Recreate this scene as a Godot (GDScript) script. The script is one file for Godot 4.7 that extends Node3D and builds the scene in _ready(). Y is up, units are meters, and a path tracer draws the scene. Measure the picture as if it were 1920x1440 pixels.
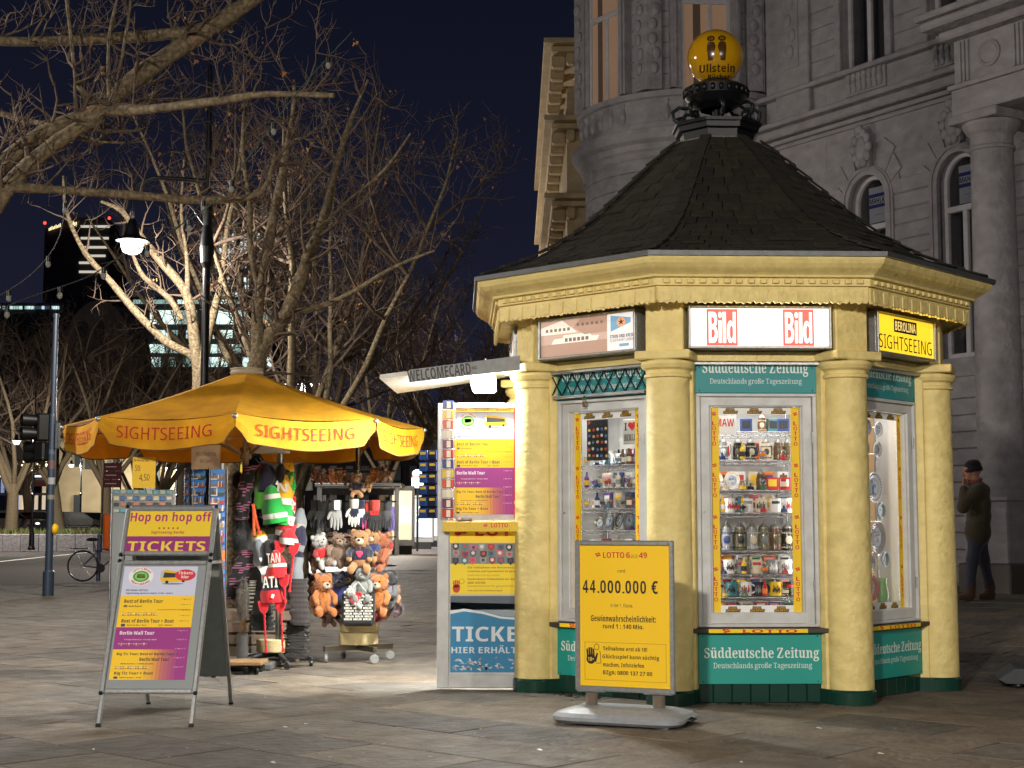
extends Node3D
# Night street corner: an octagonal newspaper kiosk, a yellow parasol with souvenir racks, plane trees, a stucco corner building and a far skyline.
# Units are metres; the camera stands at (0, 1.2, 0) and looks along -z. D below means distance ahead (-z).
const F := 2850.0
const EYE := 1.2
var PITCH := atan(270.0 / F)
var used := {}
var fonts := {}
var glyphs := {}
var M := {}
var rng := RandomNumberGenerator.new()

class MB:
	var v := PackedVector3Array()
	var n := PackedVector3Array()
	var c := PackedColorArray()
	var ix := PackedInt32Array()
	var col := Color(1, 1, 1)
	var xf := Transform3D.IDENTITY
	# sign mapping: u,v in any drawing units to metres on the local plane z = lay
	var mu := Rect2(0, 0, 1, 1)
	var mw := 1.0
	var mh := 1.0
	var lay := 0.0
	func vert(p: Vector3, nn: Vector3) -> int:
		v.append(xf * p)
		n.append((xf.basis * nn).normalized())
		c.append(col)
		return v.size() - 1
	func tri(a: Vector3, b: Vector3, d: Vector3) -> void:
		var nn := (d - a).cross(b - a).normalized()
		var k := vert(a, nn)
		vert(b, nn)
		vert(d, nn)
		ix.append_array([k, k + 1, k + 2])
	func quad(a: Vector3, b: Vector3, d: Vector3, e: Vector3) -> void:
		var nn := (d - a).cross(b - a).normalized()
		if nn.length_squared() < 0.5:
			nn = (e - a).cross(d - a).normalized()
		var k := vert(a, nn)
		vert(b, nn)
		vert(d, nn)
		vert(e, nn)
		ix.append_array([k, k + 1, k + 2, k, k + 2, k + 3])
	func oquad(a: Vector3, b: Vector3, d: Vector3, e: Vector3, o: Vector3) -> void:
		if (d - a).cross(b - a).dot(o) < 0.0:
			quad(a, e, d, b)
		else:
			quad(a, b, d, e)
	func otri(a: Vector3, b: Vector3, d: Vector3, o: Vector3) -> void:
		if (d - a).cross(b - a).dot(o) < 0.0:
			tri(a, d, b)
		else:
			tri(a, b, d)
	func box(p: Vector3, s: Vector3, bev := 0.0) -> void:
		var h := s * 0.5
		var b: float = minf(bev, minf(h.x, minf(h.y, h.z)) * 0.9)
		var q := h - Vector3(b, b, b)
		for ax in 3:
			var u := (ax + 1) % 3
			var w := (ax + 2) % 3
			for sg in [-1.0, 1.0]:
				var pts := []
				for k in [[-1, -1], [1, -1], [1, 1], [-1, 1]]:
					var x := Vector3.ZERO
					x[ax] = sg * h[ax]
					x[u] = k[0] * q[u]
					x[w] = k[1] * q[w]
					pts.append(p + x)
				var o := Vector3.ZERO
				o[ax] = sg
				oquad(pts[0], pts[1], pts[2], pts[3], o)
		if b <= 0.0:
			return
		for ax in 3:
			var u := (ax + 1) % 3
			var w := (ax + 2) % 3
			for su in [-1.0, 1.0]:
				for sw in [-1.0, 1.0]:
					var pts := []
					for k in [[0, -1.0], [0, 1.0], [1, 1.0], [1, -1.0]]:
						var x := Vector3.ZERO
						x[ax] = k[1] * q[ax]
						x[u] = su * (h[u] if k[0] == 0 else q[u])
						x[w] = sw * (q[w] if k[0] == 0 else h[w])
						pts.append(p + x)
					var o := Vector3.ZERO
					o[u] = su
					o[w] = sw
					oquad(pts[0], pts[1], pts[2], pts[3], o)
		for sx in [-1.0, 1.0]:
			for sy in [-1.0, 1.0]:
				for sz in [-1.0, 1.0]:
					otri(p + Vector3(sx * h.x, sy * q.y, sz * q.z), p + Vector3(sx * q.x, sy * h.y, sz * q.z), p + Vector3(sx * q.x, sy * q.y, sz * h.z), Vector3(sx, sy, sz))
	func bar(a: Vector3, b: Vector3, w: float, t: float, up := Vector3.UP) -> void:
		var z := (b - a).normalized()
		var x := up.cross(z)
		if x.length() < 0.01:
			x = Vector3.RIGHT.cross(z)
		x = x.normalized() * w * 0.5
		var y := z.cross(x).normalized() * t * 0.5
		var A := [a - x - y, a + x - y, a + x + y, a - x + y]
		var B := [b - x - y, b + x - y, b + x + y, b - x + y]
		for k in 4:
			var l := (k + 1) % 4
			oquad(A[k], A[l], B[l], B[k], (A[k] + A[l]) * 0.5 - a)
		oquad(A[0], A[1], A[2], A[3], -z)
		oquad(B[0], B[1], B[2], B[3], z)
	func tube(pts: Array, rads: Array, sides := 6, caps := true) -> void:
		var m := pts.size()
		var x := Vector3.ZERO
		var rings := []
		for k in m:
			var t: Vector3 = (pts[mini(k + 1, m - 1)] - pts[maxi(k - 1, 0)]).normalized()
			if k == 0:
				x = t.cross(Vector3.UP if absf(t.y) < 0.9 else Vector3.RIGHT).normalized()
			else:
				x = (x - t * x.dot(t)).normalized()
			var y := t.cross(x)
			var first := v.size()
			for s in sides:
				var a := TAU * s / sides
				var d := x * cos(a) + y * sin(a)
				vert(pts[k] + d * rads[k], d)
			rings.append(first)
		for k in m - 1:
			for s in sides:
				var a: int = rings[k] + s
				var b: int = rings[k] + (s + 1) % sides
				var d: int = rings[k + 1] + s
				var e: int = rings[k + 1] + (s + 1) % sides
				ix.append_array([a, d, b, b, d, e])
		if caps:
			for k in [0, m - 1]:
				if rads[k] < 0.002:
					continue
				var t: Vector3 = (pts[0] - pts[1]).normalized() if k == 0 else (pts[m - 1] - pts[m - 2]).normalized()
				var cen := vert(pts[k], t)
				var ring := []
				for s in sides:
					var p := v[rings[k] + s]
					v.append(p)
					n.append((xf.basis * t).normalized())
					c.append(col)
					ring.append(v.size() - 1)
				for s in sides:
					if k == 0:
						ix.append_array([cen, ring[s], ring[(s + 1) % sides]])
					else:
						ix.append_array([cen, ring[(s + 1) % sides], ring[s]])
	# profile of (radius, y) from bottom to top, turned about the y axis through p
	func lathe(prof: Array, seg := 16, p := Vector3.ZERO, soft := false, flat := false, turn := 0.0, sx := 1.0, sz := 1.0) -> void:
		for k in prof.size() - 1:
			var A: Vector2 = prof[k]
			var B: Vector2 = prof[k + 1]
			var e := B - A
			var nA := Vector2(e.y, -e.x).normalized()
			var nB := nA
			if soft:
				if k > 0:
					var q: Vector2 = A - prof[k - 1]
					nA = (nA + Vector2(q.y, -q.x).normalized()).normalized()
				if k < prof.size() - 2:
					var q: Vector2 = prof[k + 2] - B
					nB = (nB + Vector2(q.y, -q.x).normalized()).normalized()
			for s in seg:
				var a0 := turn + TAU * s / seg
				var a1 := turn + TAU * (s + 1) / seg
				var d0 := Vector3(sin(a0) * sx, 0, cos(a0) * sz)
				var d1 := Vector3(sin(a1) * sx, 0, cos(a1) * sz)
				var p0 := p + d0 * A.x + Vector3(0, A.y, 0)
				var p1 := p + d1 * A.x + Vector3(0, A.y, 0)
				var p2 := p + d1 * B.x + Vector3(0, B.y, 0)
				var p3 := p + d0 * B.x + Vector3(0, B.y, 0)
				if flat:
					var o := (d0 + d1).normalized() * nA.x + Vector3(0, nA.y, 0)
					if A.x < 1e-5:
						otri(p0, p2, p3, o)
					elif B.x < 1e-5:
						otri(p0, p1, p2, o)
					else:
						oquad(p0, p1, p2, p3, o)
				else:
					var i0 := vert(p0, d0 * nA.x + Vector3(0, nA.y, 0))
					vert(p1, d1 * nA.x + Vector3(0, nA.y, 0))
					vert(p2, d1 * nB.x + Vector3(0, nB.y, 0))
					vert(p3, d0 * nB.x + Vector3(0, nB.y, 0))
					ix.append_array([i0, i0 + 2, i0 + 1, i0, i0 + 3, i0 + 2])
	func ball(p: Vector3, r: Vector3, seg := 10, rings := 7) -> void:
		var first := v.size()
		for k in rings + 1:
			var t := PI * k / rings
			for s in seg + 1:
				var a := TAU * s / seg
				var d := Vector3(sin(t) * sin(a), cos(t), sin(t) * cos(a))
				vert(p + d * r, d / r)
		for k in rings:
			for s in seg:
				var a := first + k * (seg + 1) + s
				var b := a + seg + 1
				ix.append_array([a, a + 1, b, a + 1, b + 1, b])
	# closed outline in the xy plane, drawn out from z0 (back) to z1 (front)
	func prism(poly: PackedVector2Array, z0: float, z1: float, back := true) -> void:
		var t := Geometry2D.triangulate_polygon(poly)
		for k in range(0, t.size(), 3):
			var a := poly[t[k]]
			var b := poly[t[k + 1]]
			var d := poly[t[k + 2]]
			otri(Vector3(a.x, a.y, z1), Vector3(b.x, b.y, z1), Vector3(d.x, d.y, z1), Vector3(0, 0, 1))
			if back:
				otri(Vector3(a.x, a.y, z0), Vector3(b.x, b.y, z0), Vector3(d.x, d.y, z0), Vector3(0, 0, -1))
		if z1 - z0 < 1e-5:
			return
		var cw := Geometry2D.is_polygon_clockwise(poly)
		for k in poly.size():
			var a := poly[k]
			var b := poly[(k + 1) % poly.size()]
			var o := Vector3(b.y - a.y, a.x - b.x, 0) * (-1.0 if cw else 1.0)
			oquad(Vector3(a.x, a.y, z0), Vector3(b.x, b.y, z0), Vector3(b.x, b.y, z1), Vector3(a.x, a.y, z1), o)
	# ---- flat print on the plane z = lay
	func face(r: Rect2, w: float, h: float) -> void:
		mu = r
		mw = w
		mh = h
	func uv(u: float, w: float) -> Vector3:
		return Vector3(((u - mu.position.x) / mu.size.x - 0.5) * mw, (0.5 - (w - mu.position.y) / mu.size.y) * mh, lay)
	func rect(u0: float, v0: float, u1: float, v1: float, k: Color) -> void:
		col = k
		quad(uv(u0, v0), uv(u1, v0), uv(u1, v1), uv(u0, v1))
	func poly(pts: Array, k: Color) -> void:
		col = k
		var q := PackedVector2Array()
		for a in pts:
			var w := uv(a[0], a[1])
			q.append(Vector2(w.x, w.y))
		prism(q, lay, lay, false)
	func disc(u: float, w: float, ru: float, rv: float, k: Color, seg := 20, hole := 0.0) -> void:
		col = k
		for s in seg:
			var a := TAU * s / seg
			var b := TAU * (s + 1) / seg
			if hole > 0.0:
				quad(uv(u + ru * hole * sin(a), w - rv * hole * cos(a)), uv(u + ru * sin(a), w - rv * cos(a)), uv(u + ru * sin(b), w - rv * cos(b)), uv(u + ru * hole * sin(b), w - rv * hole * cos(b)))
			else:
				tri(uv(u, w), uv(u + ru * sin(a), w - rv * cos(a)), uv(u + ru * sin(b), w - rv * cos(b)))
	func glyph(arr: Array, r: Array, k: Color) -> void:
		col = k
		var src: PackedVector3Array = arr[0]
		var idx: PackedInt32Array = arr[1]
		var b: AABB = arr[2]
		var first := v.size()
		var out := Vector3(0, 0, 1)
		for p in src:
			var fu := (p.x - b.position.x) / b.size.x
			var fv := 1.0 - (p.y - b.position.y) / b.size.y
			vert(uv(lerpf(r[0], r[2], fu), lerpf(r[1], r[3], fv)), out)
		for q in idx:
			ix.append(first + q)
	func mesh() -> ArrayMesh:
		var a := []
		a.resize(Mesh.ARRAY_MAX)
		a[Mesh.ARRAY_VERTEX] = v
		a[Mesh.ARRAY_NORMAL] = n
		a[Mesh.ARRAY_COLOR] = c
		a[Mesh.ARRAY_INDEX] = ix
		var m := ArrayMesh.new()
		if v.size():
			m.add_surface_from_arrays(Mesh.PRIMITIVE_TRIANGLES, a)
		return m

# ---------- placing
func ray(px: float, py: float) -> Vector3:
	var a := (px - 960.0) / F
	var b := -(py - 720.0) / F
	return Vector3(a, sin(PITCH) + b * cos(PITCH), -cos(PITCH) + b * sin(PITCH))
func at(px: float, py: float, D: float) -> Vector3:
	var r := ray(px, py)
	return Vector3(0, EYE, 0) + r * (D / -r.z)
func gnd(px: float, py: float, y := 0.0) -> Vector3:
	var r := ray(px, py)
	return Vector3(0, EYE, 0) + r * ((y - EYE) / r.y)
func L(r: float, g: float, b: float) -> Color:
	return Color(r / 255.0, g / 255.0, b / 255.0).srgb_to_linear()
# ---------- lettering
func font(kind: String) -> Font:
	if not fonts.has(kind):
		var f := SystemFont.new()
		f.font_names = PackedStringArray(["Droid Serif" if kind.begins_with("serif") else "Droid Sans"])
		f.font_weight = 700 if kind.ends_with("bold") else 400
		fonts[kind] = f
	return fonts[kind]
func letters(s: String, kind: String) -> Array:
	var key := kind + "|" + s
	if not glyphs.has(key):
		var t := TextMesh.new()
		t.text = s
		t.font = font(kind)
		t.font_size = 32
		t.pixel_size = 0.02
		t.depth = 0.0
		t.curve_step = 1.5
		var a := t.get_mesh_arrays()
		var b := AABB(a[0][0], Vector3.ZERO)
		for p in a[0]:
			b = b.expand(p)
		var idx: PackedInt32Array = a[Mesh.ARRAY_INDEX]
		glyphs[key] = [a[0], idx, b]
	return glyphs[key]
func text(mb: MB, s: String, kind: String, r: Array, k: Color) -> void:
	mb.glyph(letters(s, kind), r, k)
# ---------- nodes
func numbered(s: String) -> String:
	if not used.has(s):
		used[s] = 0
		return s
	used[s] += 1
	return "%s_%03d" % [s, used[s]]
func tag(o: Node3D, label: String, cat: String, group := "") -> Node3D:
	o.set_meta("label", label)
	o.set_meta("category", cat)
	if group != "":
		o.set_meta("group", group)
	return o
func thing(called: String, label: String, cat: String, group := "", t := Transform3D.IDENTITY) -> Node3D:
	var o := Node3D.new()
	o.name = numbered(called)
	o.transform = t
	add_child(o)
	return tag(o, label, cat, group)
func part(p: Node3D, called: String, mb: MB, m: Material) -> MeshInstance3D:
	var o := MeshInstance3D.new()
	o.name = called
	o.mesh = mb.mesh()
	o.material_override = m
	p.add_child(o, true)
	return o
func part_mesh(p: Node3D, called: String, mesh: Mesh, m: Material, t := Transform3D.IDENTITY) -> MeshInstance3D:
	var o := MeshInstance3D.new()
	o.name = called
	o.mesh = mesh
	o.material_override = m
	o.transform = t
	p.add_child(o, true)
	return o
func solo(called: String, label: String, cat: String, mb: MB, m: Material, group := "", t := Transform3D.IDENTITY) -> MeshInstance3D:
	var o := MeshInstance3D.new()
	o.name = numbered(called)
	o.mesh = mb.mesh()
	o.material_override = m
	o.transform = t
	add_child(o)
	tag(o, label, cat, group)
	return o
func struct(called: String, mb: MB = null, m: Material = null) -> Node3D:
	var o: Node3D
	if mb:
		var q := MeshInstance3D.new()
		q.mesh = mb.mesh()
		q.material_override = m
		o = q
	else:
		o = Node3D.new()
	o.name = numbered(called)
	o.set_meta("kind", "structure")
	add_child(o)
	return o
func yaw(deg: float, p := Vector3.ZERO) -> Transform3D:
	return Transform3D(Basis(Vector3.UP, deg_to_rad(deg)), p)
# ---------- materials
func noise(seed_: int, freq: float, lo: Color, hi: Color, size := 512, oct := 4, kind := FastNoiseLite.TYPE_SIMPLEX_SMOOTH) -> NoiseTexture2D:
	var f := FastNoiseLite.new()
	f.noise_type = kind
	f.seed = seed_
	f.frequency = freq
	f.fractal_octaves = oct
	var g := Gradient.new()
	g.set_color(0, lo)
	g.set_color(1, hi)
	var t := NoiseTexture2D.new()
	t.width = size
	t.height = size
	t.seamless = true
	t.noise = f
	t.color_ramp = g
	return t
func bump(seed_: int, freq: float, strength: float, size := 512, oct := 4) -> NoiseTexture2D:
	var t := noise(seed_, freq, Color.BLACK, Color.WHITE, size, oct)
	t.color_ramp = null
	t.as_normal_map = true
	t.bump_strength = strength
	return t
func mat(k: Color, rough := 0.7, metal := 0.0) -> StandardMaterial3D:
	var m := StandardMaterial3D.new()
	m.albedo_color = k.linear_to_srgb()
	m.roughness = rough
	m.metallic = metal
	return m
func tint(rough := 0.7, metal := 0.0, tex: Texture2D = null, scale := 1.0) -> StandardMaterial3D:
	var m := StandardMaterial3D.new()
	m.vertex_color_use_as_albedo = true
	m.roughness = rough
	m.metallic = metal
	if tex:
		dress(m, tex, scale)
	return m
func dress(m: StandardMaterial3D, tex: Texture2D, scale: float, world := true) -> StandardMaterial3D:
	m.albedo_texture = tex
	m.uv1_triplanar = true
	m.uv1_world_triplanar = world
	m.uv1_scale = Vector3.ONE * scale
	return m
func relief(m: StandardMaterial3D, tex: Texture2D, amount: float) -> StandardMaterial3D:
	m.normal_enabled = true
	m.normal_texture = tex
	m.normal_scale = amount
	return m
func glow(k: Color, e: float, base := Color(0.6, 0.6, 0.6)) -> StandardMaterial3D:
	var m := mat(base, 0.35)
	m.emission_enabled = true
	m.emission = k.linear_to_srgb()
	m.emission_energy_multiplier = e
	return m
func glass(alpha := 0.02) -> StandardMaterial3D:
	var m := StandardMaterial3D.new()
	m.albedo_color = Color(0.5, 0.55, 0.55, alpha)
	m.transparency = BaseMaterial3D.TRANSPARENCY_ALPHA
	m.roughness = 0.03
	return m
func materials() -> void:
	var grime := noise(3, 0.012, Color(0.86, 0.85, 0.83), Color(1, 1, 1), 512, 5)
	var fine := noise(4, 0.05, Color(0.82, 0.82, 0.80), Color(1, 1, 1), 512, 4)
	var speck := noise(5, 0.22, Color(0.62, 0.60, 0.58), Color(1, 1, 1), 512, 3)
	var rough_n := bump(7, 0.06, 6.0)
	M.grime = grime
	M.fine = fine
	M.speck = speck
	M.rough_n = rough_n
	M.paper = tint(0.55)
	M.matte = tint(0.85, 0.0, fine, 2.0)
	M.gloss = tint(0.22)
	M.satin = tint(0.42, 0.0, fine, 3.0)
	M.metal = tint(0.35, 0.85, fine, 3.0)
	M.cloth = relief(tint(0.95, 0.0, fine, 9.0), bump(9, 0.2, 5.0), 0.7)
	M.fur = relief(tint(1.0, 0.0, noise(11, 0.16, Color(0.55, 0.55, 0.55), Color(1, 1, 1), 512, 3), 6.0), bump(12, 0.18, 12.0), 1.0)
	M.cloth.rim_enabled = true
	M.cloth.rim = 0.3
	M.fur.rim_enabled = true
	M.fur.rim = 0.6
	M.stucco = relief(dress(mat(L(236, 217, 146), 0.6), noise(61, 0.014, Color(0.87, 0.855, 0.82), Color(1, 1, 1), 1024, 6), 0.5), rough_n, 0.3)
	M.alu = relief(dress(mat(L(178, 180, 182), 0.38, 0.7), fine, 1.2), rough_n, 0.06)
	M.white_frame = dress(mat(L(205, 208, 210), 0.4), grime, 0.9)
	M.iron = mat(L(26, 27, 30), 0.38, 0.5)
	M.tile = relief(mat(L(22, 58, 48), 0.18), rough_n, 0.08)
	M.grout = mat(L(40, 44, 40), 0.9)
	M.enamel = relief(tint(0.5), rough_n, 0.1)
	M.glass = glass()
	M.bark = relief(dress(mat(L(160, 146, 124), 0.9), noise(21, 0.02, Color(0.34, 0.32, 0.28), Color(1, 0.98, 0.92), 512, 4), 1.6), rough_n, 0.6)
	M.twig = dress(mat(L(98, 82, 70), 0.95), fine, 2.0)
	M.stone = relief(dress(mat(L(162, 159, 163), 0.85), noise(63, 0.012, Color(0.78, 0.77, 0.76), Color(1, 1, 1), 1024, 6), 0.28), rough_n, 0.4)
func _ready() -> void:
	rng.seed = 7
	# ---- camera
	var cam := Camera3D.new()
	cam.name = "camera"
	cam.position = Vector3(0, EYE, 0)
	cam.rotation.x = PITCH
	cam.fov = rad_to_deg(2.0 * atan(720.0 / F))
	cam.far = 2000.0
	cam.near = 0.1
	add_child(cam)
	cam.current = true
	# ---- night sky
	var env := Environment.new()
	env.background_mode = Environment.BG_SKY
	var sky := Sky.new()
	var sm := ProceduralSkyMaterial.new()
	sm.sky_top_color = L(8, 11, 24).linear_to_srgb()
	sm.sky_horizon_color = L(36, 38, 56).linear_to_srgb()
	sm.sky_curve = 0.14
	sm.ground_bottom_color = L(12, 11, 12).linear_to_srgb()
	sm.ground_horizon_color = L(30, 28, 34).linear_to_srgb()
	sm.sun_angle_max = 0.0
	sky.sky_material = sm
	env.sky = sky
	env.background_energy_multiplier = 1.0
	env.tonemap_mode = Environment.TONE_MAPPER_LINEAR
	env.tonemap_exposure = 1.0
	env.sdfgi_enabled = true
	env.ssao_enabled = true
	env.ssil_enabled = true
	var we := WorldEnvironment.new()
	we.name = "night_air"
	we.environment = env
	add_child(we)
	# ---- an unseen moon, added as a very faint fill
	var added_moon := DirectionalLight3D.new()
	added_moon.name = "added_moon"
	added_moon.light_energy = 0.012
	added_moon.light_color = Color(0.75, 0.82, 1.0)
	added_moon.light_angular_distance = 0.5
	added_moon.shadow_enabled = true
	added_moon.rotation_degrees = Vector3(-42, -38, 0)
	add_child(added_moon)
	materials()
	ground()
	building()
	skyline()
	kiosk()
	moss()
	lamps()
	trees()
	contents()
	parasol()
	racks()
	signs()
	street()
	person()
func lamp_light(p: Node3D, at_: Vector3, e: float, k: Color, size: float) -> void:
	var o := OmniLight3D.new()
	o.name = "lamp_light"
	o.position = at_
	o.light_energy = e
	o.light_color = k.linear_to_srgb()
	o.light_size = size
	o.omni_range = 60.0
	o.omni_attenuation = 2.0
	o.shadow_enabled = true
	p.add_child(o, true)
func area_light(p: Node3D, t: Transform3D, size: Vector2, e: float, k: Color) -> void:
	var o := AreaLight3D.new()
	o.name = "panel_light"
	o.transform = t
	o.area_size = size
	o.light_energy = e
	o.light_color = k.linear_to_srgb()
	o.area_range = 30.0
	o.shadow_enabled = true
	p.add_child(o, true)
# ================= ground
func gy(x: float, z: float) -> float:
	var d := (7.6 - x) * 0.835 + (23.3 + z) * 0.55
	return 0.3 * clampf((9.6 - d) / 6.0, 0.0, 1.0)
func sheet(mb: MB, x0: float, x1: float, d0: float, d1: float, step: float, lift: float) -> void:
	var nx := int(ceil((x1 - x0) / step))
	var nz := int(ceil((d1 - d0) / step))
	for i in nx:
		for j in nz:
			var a := x0 + (x1 - x0) * i / nx
			var b := x0 + (x1 - x0) * (i + 1) / nx
			var e := -(d0 + (d1 - d0) * j / nz)
			var f := -(d0 + (d1 - d0) * (j + 1) / nz)
			mb.quad(Vector3(a, gy(a, f) + lift, f), Vector3(b, gy(b, f) + lift, f), Vector3(b, gy(b, e) + lift, e), Vector3(a, gy(a, e) + lift, e))
func slab_mesh(w: float, l: float, dip: Array) -> ArrayMesh:
	var mb := MB.new()
	var h := [Vector3(-w, dip[0], -l), Vector3(w, dip[1], -l), Vector3(w, dip[2], l), Vector3(-w, dip[3], l)]
	var q := []
	for k in 4:
		q.append(h[k] * Vector3(1, 0, 1) + Vector3(h[k].x, 0, h[k].z).normalized() * 0.004 + Vector3(0, dip[k] - 0.007, 0))
	mb.quad(h[0], h[1], h[2], h[3])
	for k in 4:
		var m := (k + 1) % 4
		mb.oquad(h[k], h[m], q[m], q[k], (h[k] + h[m]) * Vector3(1, 0, 1) + Vector3(0, 0.2, 0))
		mb.oquad(q[k], q[m], q[m] - Vector3(0, 0.03, 0), q[k] - Vector3(0, 0.03, 0), (h[k] + h[m]) * Vector3(1, 0, 1))
	return mb.mesh()
func ground() -> void:
	var asphalt := relief(dress(mat(L(62, 58, 56), 0.62), M.speck, 0.6), M.rough_n, 0.3)
	var base := MB.new()
	base.quad(Vector3(-420, -0.25, -900), Vector3(420, -0.25, -900), Vector3(420, -0.25, 60), Vector3(-420, -0.25, 60))
	struct("ground", base, asphalt)
	var road := MB.new()
	road.quad(Vector3(-60, -0.11, -84), Vector3(-6, -0.11, -84), Vector3(-6, -0.11, -31.7), Vector3(-60, -0.11, -31.7))
	struct("road", road, relief(dress(mat(L(72, 64, 60), 0.9), M.speck, 0.5), M.rough_n, 0.3))
	var line := MB.new()
	line.quad(Vector3(-23.2, -0.106, -84), Vector3(-22.9, -0.106, -84), Vector3(-18.9, -0.106, -52), Vector3(-19.2, -0.106, -52))
	line.quad(Vector3(-40, -0.106, -70.2), Vector3(-20, -0.106, -72.2), Vector3(-20, -0.106, -72.0), Vector3(-40, -0.106, -70))
	struct("road_marking", line, mat(L(200, 195, 185), 0.6))
	# ---- pavement of large slabs laid askew
	var joint := dress(mat(L(30, 26, 23), 0.95), M.speck, 2.0)
	var bed := MB.new()
	sheet(bed, -13, 16, -9, 33, 1.0, -0.016)
	sheet(bed, -45, -13, -9, 31.6, 4.0, -0.016)
	bed.box(Vector3(-26, -0.09, -31.65), Vector3(40, 0.15, 0.12))
	var pave := struct("pavement", bed, joint)
	var far := MB.new()
	sheet(far, -5.9, 40, 33, 90, 1.5, -0.004)
	sheet(far, 16, 40, -9, 33, 1.5, -0.004)
	part(pave, "far_paving", far, relief(dress(mat(L(122, 108, 98), 0.55), M.speck, 0.35), M.rough_n, 0.4)).set_meta("kind", "stuff")
	var wet := noise(31, 0.02, Color(0.72, 0.72, 0.72), Color(1, 1, 1), 512, 4)
	var stain := noise(32, 0.009, Color(0.74, 0.70, 0.65), Color(1, 0.98, 0.95), 1024, 6)
	var grain := noise(33, 0.35, Color(0.7, 0.7, 0.7), Color(1, 1, 1), 512, 2)
	var tones := []
	for k in 6:
		var m := mat([L(132, 126, 118), L(114, 111, 107), L(142, 134, 122), L(122, 117, 110), L(132, 122, 110), L(102, 100, 98)][k], 0.86)
		dress(m, stain, 0.31)
		m.detail_enabled = true
		m.detail_albedo = grain
		m.detail_blend_mode = BaseMaterial3D.BLEND_MODE_MUL
		m.roughness_texture = wet
		relief(m, M.rough_n, 0.35)
		tones.append(m)
	var w := 0.86
	var l := 0.6
	var meshes := []
	for k in 8:
		var dip := []
		for j in 4:
			dip.append(rng.randf_range(-0.0035, 0.003))
		meshes.append(slab_mesh(w * 0.5 - 0.0075, l * 0.5 - 0.0075, dip))
	var turn := deg_to_rad(-42.0)
	var ax := Vector3(cos(turn), 0, -sin(turn))
	var az := Vector3(sin(turn), 0, cos(turn))
	var spots := []
	for j in range(-80, 100):
		for i in range(-70, 70):
			var p := Vector3(0, 0, -14) + ax * ((i + 0.5 * (j & 1)) * w) + az * (j * l)
			if -p.z > 32.4 or -p.z < -2.0 or p.x < -13.0 or p.x > 15.5:
				continue
			var near := Vector2(p.x, p.z).distance_to(Vector2(1.66, -12.1)) < 0.9
			if near:
				continue
			spots.append(p)
	var seen := []
	var rest := []
	for p in spots:
		var d: float = -p.z
		if d > 6.4 and absf(p.x) < 0.345 * d + 0.6:
			seen.append(p)
		else:
			rest.append(p)
	seen.sort_custom(func(a, b): return a.z > b.z)
	for k in range(300, seen.size()):
		rest.append(seen[k])
	seen.resize(mini(300, seen.size()))
	for p in seen:
		part_mesh(pave, "slab", meshes[rng.randi() % 8], tones[rng.randi() % 6], slab_at(p, turn))
	var heap := MB.new()
	for p in rest:
		var t := slab_at(p, turn)
		heap.quad(t * Vector3(-w * 0.489, 0, -l * 0.485), t * Vector3(w * 0.489, 0, -l * 0.485), t * Vector3(w * 0.489, 0, l * 0.485), t * Vector3(-w * 0.489, 0, l * 0.485))
	part(pave, "slabs", heap, tones[1]).set_meta("kind", "stuff")
	# ---- kerb of the far side, a low wall with planting on it
	var wall := MB.new()
	for k in 24:
		wall.box(Vector3(-36.0 + k * 1.02, 0.37, -85.2), Vector3(1.0, 0.98, 0.5), 0.02)
	solo("median_wall", "low pale stone wall holding the planted bed beyond the road", "wall", wall, M.stone)
	var bed2 := MB.new()
	bed2.quad(Vector3(-60, 0.8, -160), Vector3(-11.5, 0.8, -160), Vector3(-11.5, 0.8, -85), Vector3(-60, 0.8, -85))
	struct("terrace", bed2, dress(mat(L(70, 66, 58), 0.9), M.speck, 0.5))
	var grass := MB.new()
	for k in 2600:
		var p := Vector3(rng.randf_range(-37, -11.6), 0.8, rng.randf_range(-90, -85.4))
		var h := rng.randf_range(0.15, 0.5)
		var s := Vector3(rng.randf_range(-0.25, 0.25), 0, rng.randf_range(-0.2, 0.2))
		grass.col = L(58 + rng.randf() * 40, 70 + rng.randf() * 30, 34)
		grass.tri(p, p + Vector3(0.09, 0, 0), p + s + Vector3(0, h, 0))
	var g := solo("ground_cover", "green ground cover growing on top of the low median wall", "plants", grass, M.matte)
	g.set_meta("kind", "stuff")
func moss() -> void:
	var mb := MB.new()
	for k in 1500:
		var a := rng.randf_range(-1.1, 1.3)
		var r := 1.52 + absf(rng.randfn()) * 0.13 + 0.06 * sin(a * 9.0)
		var p := KC + Vector3(sin(a) * r, 0.001, cos(a) * r)
		if sin(a * 5.0 + 0.6) < -0.2:
			continue
		var s := rng.randf_range(0.004, 0.016)
		mb.col = [L(58, 60, 30), L(44, 40, 26), L(70, 64, 40), L(36, 32, 26)][k % 4]
		mb.otri(p + Vector3(-s, 0, -s * 0.6), p + Vector3(s, 0.004, -s), p + Vector3(s * 0.3, s * 0.6, s), Vector3.UP)
	solo("moss", "dark moss and dirt gathered along the kiosk foot", "moss", mb, M.matte).set_meta("kind", "stuff")
func slab_at(p: Vector3, turn: float) -> Transform3D:
	var h := gy(p.x, p.z)
	var nn := Vector3(gy(p.x - 0.3, p.z) - gy(p.x + 0.3, p.z), 0.6, gy(p.x, p.z - 0.3) - gy(p.x, p.z + 0.3)).normalized()
	var b := Basis(Vector3.UP, turn)
	var x := (b.x - nn * b.x.dot(nn)).normalized()
	return Transform3D(Basis(x, nn, x.cross(nn)), Vector3(p.x, h, p.z))
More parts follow.
